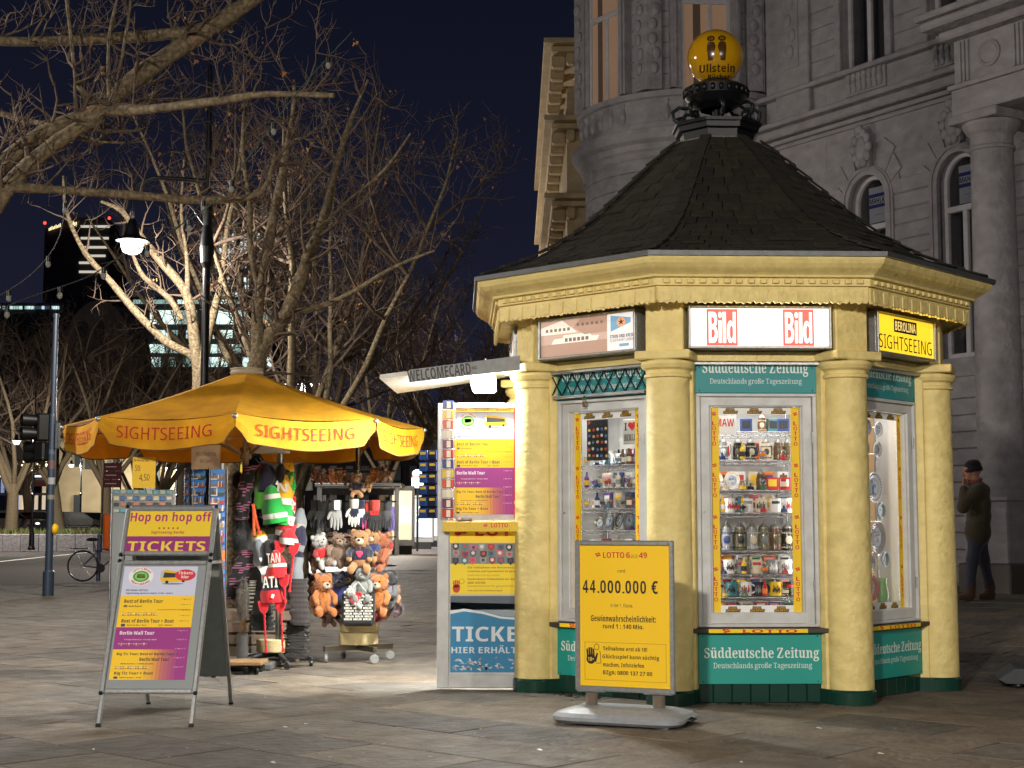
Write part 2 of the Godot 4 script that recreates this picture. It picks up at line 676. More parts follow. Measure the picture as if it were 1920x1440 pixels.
# ================= street lamps that light the place
func globe_lamp(called: String, label: String, base: Vector3, top: float, arms: Array, e: float, group: String) -> void:
	var o := thing(called, label, "street lamp", group, Transform3D(Basis(), base))
	var post := MB.new()
	post.lathe([Vector2(0.2, 0), Vector2(0.2, 0.12), Vector2(0.15, 0.2), Vector2(0.14, 0.9), Vector2(0.1, 1.0), Vector2(0.11, 1.05), Vector2(0.075, 1.15), Vector2(0.07, 2.9), Vector2(0.12, 2.98), Vector2(0.12, 3.06), Vector2(0.065, 3.12), Vector2(0.06, top * 0.62), Vector2(0.1, top * 0.63), Vector2(0.12, top * 0.66), Vector2(0.07, top * 0.7), Vector2(0.09, top * 0.74), Vector2(0.05, top * 0.76), Vector2(0.035, top), Vector2(0.0, top + 0.15)], 14)
	part(o, "post", post, M.iron)
	for a in arms:
		var r: float = a
		var sg := signf(r)
		var arm := MB.new()
		var ya := top * 0.785
		arm.tube([Vector3(0, ya, 0), Vector3(r * 0.75, ya + 0.06, 0), Vector3(r * 0.95, ya - 0.05, 0), Vector3(r, ya - 0.25, 0), Vector3(r, ya - 0.62, 0)], [0.035, 0.03, 0.028, 0.028, 0.03], 8)
		arm.tube([Vector3(0.03 * sg, ya - 0.75, 0), Vector3(r * 0.2, ya - 0.45, 0), Vector3(r * 0.55, ya - 0.05, 0)], [0.02, 0.018, 0.018], 6)
		var curl := []
		var rad := []
		for k in 14:
			var t := k / 13.0
			var q := t * 7.5
			curl.append(Vector3(r * 0.45 + cos(q) * 0.26 * (1.0 - 0.6 * t) * sg, ya + 0.3 + sin(q) * 0.24 * (1.0 - 0.6 * t), 0))
			rad.append(0.016)
		arm.tube(curl, rad, 6)
		part(o, "arm", arm, M.iron)
		var yl := ya - 0.62
		var shade := MB.new()
		shade.lathe([Vector2(0.26, yl - 0.36), Vector2(0.27, yl - 0.34), Vector2(0.13, yl - 0.27), Vector2(0.09, yl - 0.1), Vector2(0.05, yl)], 16, Vector3(r, 0, 0))
		part(o, "lamp_shade", shade, M.iron)
		var bulb := MB.new()
		bulb.lathe([Vector2(0.0, yl - 0.58), Vector2(0.08, yl - 0.57), Vector2(0.145, yl - 0.53), Vector2(0.18, yl - 0.45), Vector2(0.175, yl - 0.39), Vector2(0.15, yl - 0.36)], 16, Vector3(r, 0, 0), true)
		part(o, "lamp_globe", bulb, glow(Color(1, 0.9, 0.78), 6.0))
		lamp_light(o, Vector3(r, yl - 0.47, 0), e, Color(1.0, 0.91, 0.8), 0.19)
func lamps() -> void:
	var b := at(378, 990, 24)
	globe_lamp("street_lamp", "tall black ornate street lamp hanging a lit globe beside the yellow parasol", Vector3(b.x, 0, -24), 8.6, [-1.2], 34.0, "")
	b = at(566, 990, 55)
	globe_lamp("street_lamp", "distant ornate street lamp with two lit globes among the bare trees", Vector3(b.x, 0, -55), 9.4, [-0.45, 0.45], 130.0, "")
	# a like lamp behind the camera lights the kiosk; the right one is added
	globe_lamp("street_lamp", "ornate street lamp behind the viewpoint lighting the kiosk front", Vector3(-3.6, 0, 2.2), 7.4, [1.1], 118.0, "")
	globe_lamp("street_lamp", "unseen street lamp added right of the viewpoint to light the person", Vector3(6.6, 0, 3.4), 7.4, [-1.1], 46.0, "")  # unseen lamp, added to soften shadows and reach the person past the kiosk
	for q in [[150, 118.0, 130.0, "added far street lamp hidden among the median trees to light the church"], [330, 124.0, 120.0, "added far street lamp before the cream house to light the background"]]:  # lamps added to brighten the dark church and far trees
		b = at(q[0], 990, q[1])
		globe_lamp("street_lamp", q[3], Vector3(b.x, 0.8, -q[1]), 8.0, [-0.8], q[2], "")
	globe_lamp("street_lamp", "unseen street lamp added left of the big plane tree to light the ground", Vector3(-11.5, 0, -13.5), 8.6, [1.2], 62.0, "")  # out of view, added to brighten the left pavement and limbs
# ================= kiosk
const KC := Vector3(1.66, 0.0, -12.1)
const KTURN := 2.0
const KR := 1.63
const C8 := 0.92388
const S8 := 0.38268
func kface(k: int, y := 0.0, out := 0.0) -> Transform3D:
	var b := Basis(Vector3.UP, deg_to_rad(k * 45.0))
	return Transform3D(b, b * Vector3(0, y, out))
func kworld(k: int, y := 0.0, out := 0.0) -> Transform3D:
	return yaw(KTURN, KC) * kface(k, y, out)
func hexa(mb: MB, a: Array) -> void:
	var cen := Vector3.ZERO
	for p in a:
		cen += p / 8.0
	for f in [[0, 1, 2, 3], [4, 5, 6, 7], [0, 1, 5, 4], [1, 2, 6, 5], [2, 3, 7, 6], [3, 0, 4, 7]]:
		var m: Vector3 = (a[f[0]] + a[f[1]] + a[f[2]] + a[f[3]]) * 0.25
		mb.oquad(a[f[0]], a[f[1]], a[f[2]], a[f[3]], m - cen)
func clover(mb: MB, u: float, w: float, s: float, k: Color) -> void:
	for q in [[-0.5, -0.25], [0.25, -0.5], [0.5, 0.2], [-0.2, 0.45]]:
		mb.disc(u + q[0] * s, w + q[1] * s * 0.9, s * 0.42, s * 0.3, k, 10)
	mb.poly([[u, w], [u + s * 0.12, w], [u - s * 0.3, w + s * 1.1]], k)
func jackpot(mb: MB, u: float, w: float, s: float) -> void:
	mb.lay += 0.0006
	mb.poly([[u - s * 0.6, w - s * 0.45], [u + s * 0.5, w - s * 0.45], [u + s * 0.55, w - s * 0.02], [u + s, w - s * 0.02], [u + s * 0.9, w + s * 0.5], [u - s, w + s * 0.5], [u - s * 0.9, w], [u - s * 0.65, w]], L(58, 42, 12))
	mb.lay += 0.0006
	text(mb, "EURO", "bold", [u - s * 0.5, w - s * 0.38, u + s * 0.42, w - s * 0.04], L(205, 160, 50))
	text(mb, "JACKPOT!", "bold", [u - s * 0.88, w + s * 0.06, u + s * 0.86, w + s * 0.42], L(205, 160, 50))
	mb.lay -= 0.0012
func paper_board(mb: MB, s: String, t: String) -> void:
	pass
func kiosk() -> void:
	var o := thing("kiosk", "pale yellow octagonal newspaper kiosk with columns and a dark shingled roof", "kiosk", "", yaw(KTURN, KC))
	var R := KR
	# ---- eight columns at the corners
	for k in 8:
		var a := deg_to_rad(k * 45.0 + 22.5)
		var p := Vector3(sin(a), 0, cos(a)) * R
		var mb := MB.new()
		mb.xf = Transform3D(Basis(Vector3.UP, a), p)
		mb.lathe([Vector2(0.158, 0.095), Vector2(0.156, 0.9), Vector2(0.148, 2.24)], 28)
		mb.box(Vector3(0, 1.2, -0.09), Vector3(0.34, 2.28, 0.1), 0.008)
		var col := part(o, "column", mb, M.stucco)
		var cap := MB.new()
		cap.xf = mb.xf
		cap.lathe([Vector2(0.148, 2.235), Vector2(0.166, 2.243), Vector2(0.166, 2.262), Vector2(0.152, 2.268), Vector2(0.155, 2.29), Vector2(0.178, 2.305), Vector2(0.19, 2.33), Vector2(0.186, 2.35), Vector2(0.17, 2.36), Vector2(0.0, 2.362)], 28)
		cap.box(Vector3(0, 2.392, -0.02), Vector3(0.385, 0.06, 0.385), 0.008)
		cap.box(Vector3(0, 2.6, -0.06), Vector3(0.27, 0.36, 0.3), 0.008)
		part(col, "capital", cap, M.stucco)
		var pl := MB.new()
		pl.xf = mb.xf
		pl.lathe([Vector2(0.172, 0.0), Vector2(0.172, 0.085), Vector2(0.163, 0.1), Vector2(0.0, 0.101)], 28)
		pl.box(Vector3(0, 0.05, -0.08), Vector3(0.36, 0.1, 0.14))
		part(col, "plinth", pl, M.tile)
	# ---- frieze, soffit, cornice, gutter
	var fr := MB.new()
	fr.lathe([Vector2(1.44 / C8, 2.365), Vector2(1.5 / C8, 2.366), Vector2(1.5 / C8, 2.43), Vector2(1.47 / C8, 2.44), Vector2(1.47 / C8, 2.77)], 8, Vector3.ZERO, false, true, PI / 8)
	part(o, "frieze", fr, M.stucco)
	var co := MB.new()
	co.lathe([Vector2(1.42 / C8, 2.76), Vector2(1.765 / C8, 2.762), Vector2(1.765 / C8, 2.852), Vector2(1.79 / C8, 2.855), Vector2(1.79 / C8, 2.905), Vector2(1.825 / C8, 2.91), Vector2(1.83 / C8, 2.925), Vector2(1.85 / C8, 2.94), Vector2(1.895 / C8, 2.965), Vector2(1.925 / C8, 2.99), Vector2(1.94 / C8, 3.015), Vector2(1.945 / C8, 3.03), Vector2(1.7 / C8, 3.05)], 8, Vector3.ZERO, false, true, PI / 8)
	var cor := part(o, "cornice", co, M.stucco)
	var gu := MB.new()
	gu.lathe([Vector2(1.93 / C8, 3.031), Vector2(1.965 / C8, 3.033), Vector2(1.97 / C8, 3.065), Vector2(1.93 / C8, 3.072), Vector2(1.8 / C8, 3.075)], 8, Vector3.ZERO, false, true, PI / 8)
	part(o, "gutter", gu, dress(mat(L(120, 124, 128), 0.45, 0.7), M.grime, 2.0))
	var tab := MB.new()
	tab.prism(PackedVector2Array([Vector2(-0.066, 0.052), Vector2(-0.066, -0.04), Vector2(-0.05, -0.058), Vector2(-0.02, -0.05), Vector2(0.0, -0.064), Vector2(0.02, -0.05), Vector2(0.05, -0.058), Vector2(0.066, -0.04), Vector2(0.066, 0.052)]), -0.02, 0.0)
	var tab_mesh := tab.mesh()
	var ton := MB.new()
	ton.prism(PackedVector2Array([Vector2(-0.024, 0.03), Vector2(-0.03, 0.036), Vector2(-0.03, 0.03), Vector2(-0.026, -0.045), Vector2(0.026, -0.045), Vector2(0.03, 0.03), Vector2(0.03, 0.036), Vector2(0.024, 0.03)]), 0.0, 0.006)
	var ton_mesh := ton.mesh()
	var dmb := MB.new()
	dmb.box(Vector3.ZERO, Vector3(0.042, 0.03, 0.03), 0.003)
	var dm := dmb.mesh()
	for k in [-2, -1, 0, 1, 2, 3, 4, 5]:
		var dent := MB.new()
		dent.xf = kface(k)
		if absi(k) < 2:
			for j in 17:
				part_mesh(cor, "dentil", dm, M.stucco, kface(k) * Transform3D(Basis(), Vector3((j - 8) * 0.0835, 2.884, 1.797)))
		else:
			for j in 17:
				dent.box(Vector3((j - 8) * 0.0835, 2.884, 1.797), Vector3(0.042, 0.03, 0.03), 0.003)
			part(cor, "dentils", dent, M.stucco).set_meta("kind", "stuff")
		if k > 2:
			continue
		for j in 11:
			var t := kface(k) * Transform3D(Basis(), Vector3((j - 5) * 0.1325, 2.792, 1.785))
			part_mesh(cor, "lambrequin_tab", tab_mesh, M.stucco, t)
			if j % 1 == 0:
				part_mesh(cor, "lambrequin_tongue", ton_mesh, M.stucco, t)
	# ---- roof of shingles
	var prof := [Vector2(2.06, 3.06), Vector2(1.62, 3.235), Vector2(1.22, 3.48), Vector2(0.9, 3.77), Vector2(0.61, 4.05), Vector2(0.36, 4.27)]
	var under := MB.new()
	under.lathe([Vector2(2.02, 3.055), Vector2(1.59, 3.215), Vector2(1.19, 3.46), Vector2(0.88, 3.75), Vector2(0.59, 4.03), Vector2(0.34, 4.25)], 8, Vector3.ZERO, false, true, PI / 8)
	var moss := noise(41, 0.02, Color(0.5, 0.5, 0.45), Color(1, 1, 0.9), 512, 5)
	var roof := part(o, "roof", under, mat(L(30, 26, 22), 0.95))
	var tone := []
	for q in [L(46, 40, 31), L(40, 34, 27), L(52, 43, 33), L(46, 45, 28), L(36, 31, 26)]:
		tone.append(relief(dress(mat(q, 0.88), moss, 1.3), M.rough_n, 0.7))
	var rows := 17
	var spare := MB.new()
	for k in 8:
		var kk: int = [-1, 0, 1, -2, 2, 3, 4, 5][k]
		var b := Basis(Vector3.UP, deg_to_rad(kk * 45.0))
		for i in rows:
			var A := along(prof, i / float(rows))
			var B := along(prof, minf(1.0, (i + 1.35) / rows))
			var count := maxi(2, int(round(A.x * S8 * 2.0 / 0.155)))
			for j in count:
				var jit := (0.5 if i % 2 else 0.0)
				var f0 := clampf((j - jit) / count, 0.0, 1.0)
				var f1 := clampf((j + 1.0 - jit) / count, 0.0, 1.0)
				if j == count - 1:
					f1 = 1.0
				var lift := 0.018 + rng.randf() * 0.012
				var dy := rng.randf_range(-0.012, 0.004)
				var pts := []
				for th in [0.0, -0.014]:
					for q in [[f0, 0], [f1, 0], [f1, 1], [f0, 1]]:
						var P: Vector2 = A if q[1] == 0 else B
						var x: float = lerpf(-1, 1, q[0]) * P.x * S8
						x += 0.004 * (1 if q[0] == f0 else -1)
						var up: float = (lift if q[1] == 0 else 0.006) + th
						pts.append(b * Vector3(x, P.y + up * 0.8 + (dy if q[1] == 0 else 0.0), P.x * C8 + up * 0.6))
				if k < 3:
					var mb := MB.new()
					hexa(mb, pts)
					part(roof, "shingle", mb, tone[rng.randi() % 5])
				else:
					hexa(spare, pts)
	part(roof, "rear_shingles", spare, tone[0]).set_meta("kind", "stuff")
	# hip boards
	for k in 8:
		var hip := MB.new()
		var a := deg_to_rad(k * 45.0 + 22.5)
		for i in 12:
			var A := along(prof, i / 12.0)
			var B := along(prof, minf(1.0, (i + 1.3) / 12.0))
			var d := Vector3(sin(a), 0, cos(a))
			var p := d * (A.x + 0.012) + Vector3(0, A.y + 0.035, 0)
			var q := d * (B.x + 0.006) + Vector3(0, B.y + 0.02, 0)
			hip.bar(p, q, 0.085, 0.012, d)
		part(roof, "hip_cover", hip, tone[1])
	# ---- cap and iron crown
	var cap2 := MB.new()
	cap2.lathe([Vector2(0.36, 4.235), Vector2(0.37, 4.25), Vector2(0.34, 4.29)], 8, Vector3.ZERO, false, true, PI / 8)
	part(o, "cap_flashing", cap2, dress(mat(L(150, 146, 142), 0.6, 0.4), M.grime, 3.0))
	var cap3 := MB.new()
	cap3.lathe([Vector2(0.3, 4.27), Vector2(0.31, 4.36), Vector2(0.345, 4.37), Vector2(0.35, 4.41), Vector2(0.37, 4.415), Vector2(0.375, 4.44), Vector2(0.0, 4.46)], 8, Vector3.ZERO, false, true, PI / 8)
	part(o, "roof_cap", cap3, M.iron)
	var ring := MB.new()
	ring.lathe([Vector2(0.13, 4.58), Vector2(0.2, 4.62), Vector2(0.25, 4.68), Vector2(0.262, 4.72), Vector2(0.262, 4.75), Vector2(0.22, 4.775), Vector2(0.12, 4.8), Vector2(0.0, 4.8)], 24)
	for k in 24:
		var a := TAU * k / 24
		ring.ball(Vector3(sin(a) * 0.255, 4.715, cos(a) * 0.255), Vector3(0.022, 0.032, 0.022), 6, 4)
	part(o, "crown_ring", ring, M.iron)
	for k in 8:
		var a := deg_to_rad(k * 45.0)
		var sc := MB.new()
		sc.xf = Transform3D(Basis(Vector3.UP, a), Vector3.ZERO)
		sc.tube([Vector3(0, 4.46, 0.25), Vector3(0, 4.5, 0.345), Vector3(0, 4.56, 0.355), Vector3(0, 4.6, 0.3), Vector3(0, 4.59, 0.24), Vector3(0, 4.62, 0.2), Vector3(0, 4.68, 0.19)], [0.016, 0.017, 0.017, 0.016, 0.015, 0.016, 0.018], 6)
		sc.tube([Vector3(0, 4.46, 0.33), Vector3(0, 4.51, 0.31), Vector3(0, 4.52, 0.26), Vector3(0, 4.47, 0.24)], [0.012, 0.013, 0.013, 0.012], 6)
		part(o, "scroll_bracket", sc, M.iron)
	var stem := MB.new()
	stem.lathe([Vector2(0.035, 4.45), Vector2(0.03, 4.6)], 8)
	part(o, "stem", stem, M.iron)
	# ---- inside: floor, ceiling, lining of the closed sides
	var floor_ := MB.new()
	floor_.lathe([Vector2(0.0, 0.06), Vector2(1.46 / C8, 0.0601)], 8, Vector3.ZERO, false, true, PI / 8)
	part(o, "floor", floor_, mat(L(120, 112, 104), 0.7))
	var ceil_ := MB.new()
	ceil_.lathe([Vector2(0.0, 2.5), Vector2(1.45 / C8, 2.5001)], 8, Vector3.ZERO, false, true, PI / 8)
	part(o, "ceiling", ceil_, mat(L(225, 225, 222), 0.7))
	for k in [2, 3, 4, 5]:
		var w := MB.new()
		w.xf = kface(k)
		w.box(Vector3(0, 1.23, 1.42), Vector3(1.12, 2.3, 0.1))
		part(o, "wall_panel", w, M.stucco)
	var half := MB.new()
	half.xf = kface(-2)
	half.box(Vector3(0, 0.5, 1.38), Vector3(1.0, 0.84, 0.08), 0.005)
	half.box(Vector3(0, 0.94, 1.34), Vector3(1.0, 0.04, 0.3), 0.005)
	part(o, "counter", half, M.white_frame)
	var tubes := MB.new()
	for x in [-0.35, 0.35]:
		tubes.box(Vector3(x, 2.44, 0.25), Vector3(0.12, 0.05, 1.1), 0.01)
	part(o, "ceiling_lamp", tubes, glow(Color(1, 0.98, 0.94), 4.0))
	for x in [-0.35, 0.35]:
		area_light(o, Transform3D(Basis(Vector3.RIGHT, -PI / 2), Vector3(x, 2.41, 0.25)), Vector2(0.12, 1.1), 0.7, Color(1, 0.97, 0.92))
	for k in [-1, 0, 1]:
		shop_window(o, k)
	signs_on_kiosk()
	globe_sign()
func along(prof: Array, t: float) -> Vector2:
	var tot := 0.0
	for k in prof.size() - 1:
		tot += prof[k].distance_to(prof[k + 1])
	var s := t * tot
	for k in prof.size() - 1:
		var l: float = prof[k].distance_to(prof[k + 1])
		if s <= l or k == prof.size() - 2:
			return prof[k].lerp(prof[k + 1], clampf(s / l, 0.0, 1.0))
		s -= l
	return prof[-1]
func shop_window(o: Node3D, k: int) -> void:
	var z := 1.47
	# base wall and tiles
	var bw := MB.new()
	bw.xf = kface(k)
	bw.box(Vector3(0, 0.24, 1.4), Vector3(0.98, 0.48, 0.1))
	var base := part(o, "base_wall", bw, M.grout)
	var tm := MB.new()
	tm.box(Vector3.ZERO, Vector3(0.126, 0.178, 0.02), 0.004)
	var tile := tm.mesh()
	for j in 7:
		part_mesh(base, "tile", tile, M.tile, kface(k) * Transform3D(Basis(), Vector3((j - 3) * 0.13, 0.092, 1.46)))
	for j in 7:
		part_mesh(base, "tile", tile, M.tile, kface(k) * Transform3D(Basis(), Vector3((j - 3) * 0.13, 0.275, 1.46)))
	var sill := MB.new()
	sill.xf = kface(k)
	sill.box(Vector3(0, 0.495, 1.45), Vector3(0.94, 0.035, 0.17), 0.006)
	var sl := part(o, "sill", sill, dress(mat(L(70, 68, 60), 0.7), M.grime, 3.0))
	var strip := MB.new()
	strip.xf = kface(k, 0.495, 1.5365)
	strip.face(Rect2(1300, 1176, 228, 12), 0.86, 0.032)
	strip.rect(1318, 1177, 1500, 1187, L(240, 205, 20))
	strip.lay = 0.0008
	clover(strip, 1350, 1181, 8, L(205, 45, 35))
	text(strip, "LOTTO", "bold", [1380, 1178, 1480, 1186.5], L(205, 45, 35))
	part(sl, "sill_sticker", strip, M.paper)
	# frame: outer lining and sash
	var f := MB.new()
	f.xf = kface(k)
	for s in [-1, 1]:
		f.box(Vector3(s * 0.41, 1.33, z - 0.03), Vector3(0.028, 1.617, 0.09), 0.004)
		f.box(Vector3(s * 0.36, 1.33, z - 0.035), Vector3(0.068, 1.6, 0.06), 0.006)
		f.box(Vector3(s * 0.32, 1.33, z - 0.045), Vector3(0.012, 1.44, 0.05), 0.003)
	f.box(Vector3(0, 2.128, z - 0.03), Vector3(0.84, 0.022, 0.1), 0.004)
	f.box(Vector3(0, 2.085, z - 0.034), Vector3(0.68, 0.066, 0.06), 0.006)
	f.box(Vector3(0, 0.528, z - 0.03), Vector3(0.84, 0.02, 0.1), 0.004)
	f.box(Vector3(0, 0.577, z - 0.034), Vector3(0.68, 0.078, 0.06), 0.006)
	var fr := part(o, "window_frame", f, M.white_frame)
	var hg := MB.new()
	hg.xf = kface(k)
	for y in [1.83, 0.8]:
		hg.tube([Vector3(0.392, y - 0.04, z + 0.003), Vector3(0.392, y + 0.04, z + 0.003)], [0.008, 0.008], 6)
	hg.tube([Vector3(-0.372, 1.31, z - 0.002), Vector3(-0.372, 1.31, z + 0.002)], [0.009, 0.009], 8)
	part(fr, "fittings", hg, M.alu)
	var jamb := MB.new()
	jamb.xf = kface(k)
	for s in [-1, 1]:
		jamb.box(Vector3(s * 0.452, 1.26, z - 0.03), Vector3(0.05, 1.53 + 0.7, 0.07), 0.004)
	part(o, "jamb", jamb, M.stucco)
	var pane := MB.new()
	pane.xf = kface(k)
	pane.box(Vector3(0, 1.33, z - 0.062), Vector3(0.66, 1.44, 0.006))
	part(fr, "glass_pane", pane, M.glass)
	for s in [-1, 1]:
		var st := MB.new()
		st.xf = kface(k, 0, 0) * Transform3D(Basis(), Vector3(s * 0.288, 1.33, z - 0.056))
		st.face(Rect2(0, 765, 18, 383), 0.066, 1.43)
		st.rect(0, 765, 18, 1148, L(236, 196, 28))
		st.lay = 0.0008
		for q in 4:
			var y0 := 777.0 + q * 97.0
			clover(st, 9, y0, 5, L(205, 40, 32))
			for j in 5:
				text(st, "LOTTO"[j], "bold", [5.2, y0 + 14 + j * 9.6, 12.6, y0 + 21.5 + j * 9.6], L(205, 40, 32))
		part(fr, "advert_strip", st, M.paper)
	for y in [2.022, 0.638]:
		for j in 3:
			var sk := MB.new()
			sk.xf = kface(k, y, z - 0.057) * Transform3D(Basis(), Vector3((j - 1) * 0.17, 0, 0))
			sk.face(Rect2(0, 0, 10, 4), 0.17, 0.052)
			sk.rect(0, 0, 10, 4, L(225, 226, 224))
			jackpot(sk, 5, 2, 3.2)
			part(fr, "window_sticker", sk, M.paper)
	# board rails
	var up := MB.new()
	up.xf = kface(k)
	up.box(Vector3(0, 2.347, z - 0.01), Vector3(0.9, 0.022, 0.13), 0.004)
	up.box(Vector3(0, 2.24, z - 0.06), Vector3(0.9, 0.2, 0.04))
	part(o, "transom", up, M.alu)
func news_board(k: int, upper: bool, label: String) -> void:
	var y0 := 2.142 if upper else 0.13
	var y1 := 2.338 if upper else 0.474
	var t := kworld(k, (y0 + y1) * 0.5, 1.475 if upper else 1.482)
	var o := thing("sign_board", label, "sign", "", t)
	var mb := MB.new()
	mb.col = L(40, 136, 140) if upper else L(24, 148, 138)
	mb.box(Vector3.ZERO, Vector3(0.855, y1 - y0, 0.012), 0.003)
	part(o, "board", mb, M.enamel)
	var p := MB.new()
	p.lay = 0.0068
	p.face(Rect2(1300, 1188, 230, 96), 0.85, y1 - y0)
	var k1 := L(214, 226, 220)
	if upper:
		p.face(Rect2(1297, 684, 228, 51), 0.85, y1 - y0)
		text(p, "Süddeutsche Zeitung", "serif_bold", [1310, 677, 1511, 705], k1)
		text(p, "Deutschlands große Tageszeitung", "serif", [1324, 708, 1498, 721], k1)
	else:
		text(p, "Süddeutsche Zeitung", "serif_bold", [1310, 1214, 1526, 1241], k1)
		text(p, "Deutschlands große Tageszeitung", "serif", [1327, 1243, 1512, 1257], k1)
	part(o, "lettering", p, M.paper)
	var sc := MB.new()
	sc.col = L(30, 40, 40)
	for sx in [-1, 1]:
		for sy in [-1, 1]:
			sc.ball(Vector3(sx * 0.4, sy * ((y1 - y0) * 0.5 - 0.018), 0.006), Vector3(0.005, 0.005, 0.003), 6, 4)
	part(o, "screws", sc, M.metal)
func light_box(k: int, label: String, w: float) -> Node3D:
	var o := thing("light_box_sign", label, "illuminated sign", "", kworld(k, 2.585, 1.5))
	var h := 0.3
	var mb := MB.new()
	mb.box(Vector3(0, 0, 0.07), Vector3(w - 0.006, h - 0.006, 0.15), 0.004)
	for s in [-1, 1]:
		mb.box(Vector3(s * (w * 0.5 - 0.009), 0, 0.155), Vector3(0.018, h, 0.024), 0.005)
		mb.box(Vector3(0, s * (h * 0.5 - 0.009), 0.1545), Vector3(w - 0.03, 0.018, 0.024), 0.005)
	part(o, "housing", mb, M.alu)
	return o
func glow_print(o: Node3D, d: Dictionary) -> void:
	for key in d:
		var a: Array = d[key]
		part(o, key, a[0], a[1])
func signs_on_kiosk() -> void:
	news_board(0, false, "teal newspaper sign board under the beer stein window of the kiosk")
	news_board(-1, false, "teal newspaper sign board half hidden behind the yellow lottery stand")
	news_board(1, false, "teal newspaper sign board under the window full of souvenir plates")
	news_board(0, true, "narrow teal newspaper sign above the beer stein window")
	news_board(-1, true, "narrow teal newspaper sign behind a folded lattice grille")
	news_board(1, true, "narrow teal newspaper sign above the souvenir plate window")
	# the red and white box
	var o := light_box(0, "glowing white light box with two red newspaper logos on kiosk front", 1.0)
	var white := MB.new()
	white.face(Rect2(1282, 570, 278, 83), 1.0, 0.3)
	white.lay = 0.1475
	white.rect(1287, 575, 1555, 648, Color.WHITE)
	part(o, "lit_panel", white, glow(Color(1.0, 0.93, 0.84), 1.25))
	for u in [1318.0, 1466.0]:
		var red := MB.new()
		red.face(white.mu, 1.0, 0.3)
		red.lay = 0.1485
		var let := MB.new()
		let.face(white.mu, 1.0, 0.3)
		let.lay = 0.1495
		red.rect(u, 576.5, u + 60, 647, Color.WHITE)
		var x: float = u + 4
		for g in [["B", 17.0], ["i", 6.5], ["l", 6.5], ["d", 17.0]]:
			text(let, g[0], "bold", [x, 582.0, x + g[1], 642.0], Color.WHITE)
			x += g[1] + 1.8
		var lf := part(o, "logo_field", red, glow(Color(0.85, 0.08, 0.05), 0.75, Color(0.6, 0.05, 0.04)))
		part(lf, "lettering", let, glow(Color(1, 0.95, 0.9), 1.2))
	area_light(o, Transform3D(Basis(Vector3.UP, PI), Vector3(0, 0, 0.185)), Vector2(0.95, 0.26), 0.55, Color(1.0, 0.88, 0.72))
	# yellow box
	o = light_box(1, "glowing yellow light box with black sightseeing lettering on kiosk", 0.86)
	var ye := MB.new()
	ye.face(Rect2(0, 0, 100, 36), 0.86, 0.3)
	ye.lay = 0.1475
	ye.rect(2, 2, 98, 34, Color.WHITE)
	part(o, "lit_panel", ye, glow(Color(1.0, 0.66, 0.03), 0.95, Color(0.8, 0.55, 0.02)))
	var dk := MB.new()
	dk.face(ye.mu, 0.86, 0.3)
	dk.lay = 0.1485
	dk.rect(30, 4, 69, 15.5, L(24, 26, 44))
	var w1 := L(24, 26, 30)
	text(dk, "SIGHTSEEING", "sans", [5, 19, 95, 31], w1)
	part(o, "dark_print", dk, M.paper)
	var yl := MB.new()
	yl.face(ye.mu, 0.86, 0.3)
	yl.lay = 0.1495
	text(yl, "BEROLINA", "bold", [32, 5.8, 67, 13.8], Color.WHITE)
	part(o, "lettering", yl, glow(Color(1, 0.7, 0.1), 0.8))
	area_light(o, Transform3D(Basis(Vector3.UP, PI), Vector3(0, 0, 0.185)), Vector2(0.8, 0.26), 0.3, Color(1.0, 0.68, 0.1))
	# pale box with the ship
	o = light_box(-1, "dim light box printed with a white river boat on kiosk", 0.92)
	var lay := [["lit_panel", Color(0.72, 0.5, 0.4), 0.5], ["boat_print", Color(0.95, 0.82, 0.7), 0.72], ["quay_print", Color(0.6, 0.38, 0.28), 0.42], ["window_print", Color(0.3, 0.24, 0.22), 0.3], ["blue_print", Color(0.2, 0.42, 0.6), 0.6], ["side_print", Color(0.9, 0.86, 0.84), 0.62], ["star_field", Color(0.9, 0.4, 0.2), 0.6]]
	var mb := {}
	for q in lay.size():
		var m := MB.new()
		m.face(Rect2(980, 430, 790, 330), 0.92, 0.3)
		m.lay = 0.1475 + q * 0.0007
		mb[lay[q][0]] = m
	mb.lit_panel.rect(1000, 448, 1755, 742, Color.WHITE)
	mb.quay_print.poly([[1480, 448], [1545, 448], [1545, 580], [1360, 585], [1270, 520], [1330, 448]], Color.WHITE)
	mb.quay_print.rect(1000, 640, 1545, 742, Color.WHITE)
	mb.boat_print.poly([[1000, 500], [1180, 455], [1300, 560], [1000, 560]], Color.WHITE)
	mb.boat_print.poly([[1080, 650], [1110, 600], [1180, 598], [1190, 575], [1400, 572], [1420, 600], [1480, 602], [1440, 680], [1380, 705], [1200, 700]], Color.WHITE)
	for q in 6:
		mb.window_print.rect(1040 + q * 36, 515, 1062 + q * 36, 540, Color.WHITE)
		mb.window_print.rect(1200 + q * 34, 600, 1224 + q * 34, 630, Color.WHITE)
		mb.window_print.rect(1300 + q * 38, 490, 1318 + q * 38, 512, Color.WHITE)
	mb.side_print.rect(1545, 448, 1755, 742, Color.WHITE)
	mb.blue_print.lay = mb.side_print.lay + 0.0006
	mb.blue_print.poly([[1572, 462], [1730, 492], [1730, 530], [1572, 590]], Color.WHITE)
	mb.blue_print.rect(1640, 690, 1715, 712, Color.WHITE)
	mb.star_field.lay = mb.blue_print.lay + 0.0006
	mb.star_field.disc(1655, 520, 34, 38, Color.WHITE)
	for q in lay:
		part(o, q[0], mb[q[0]], glow(q[1], q[2], q[1] * 0.6))
	var st := MB.new()
	st.face(Rect2(980, 430, 790, 330), 0.92, 0.3)
	st.lay = mb.star_field.lay + 0.0006
	var star := []
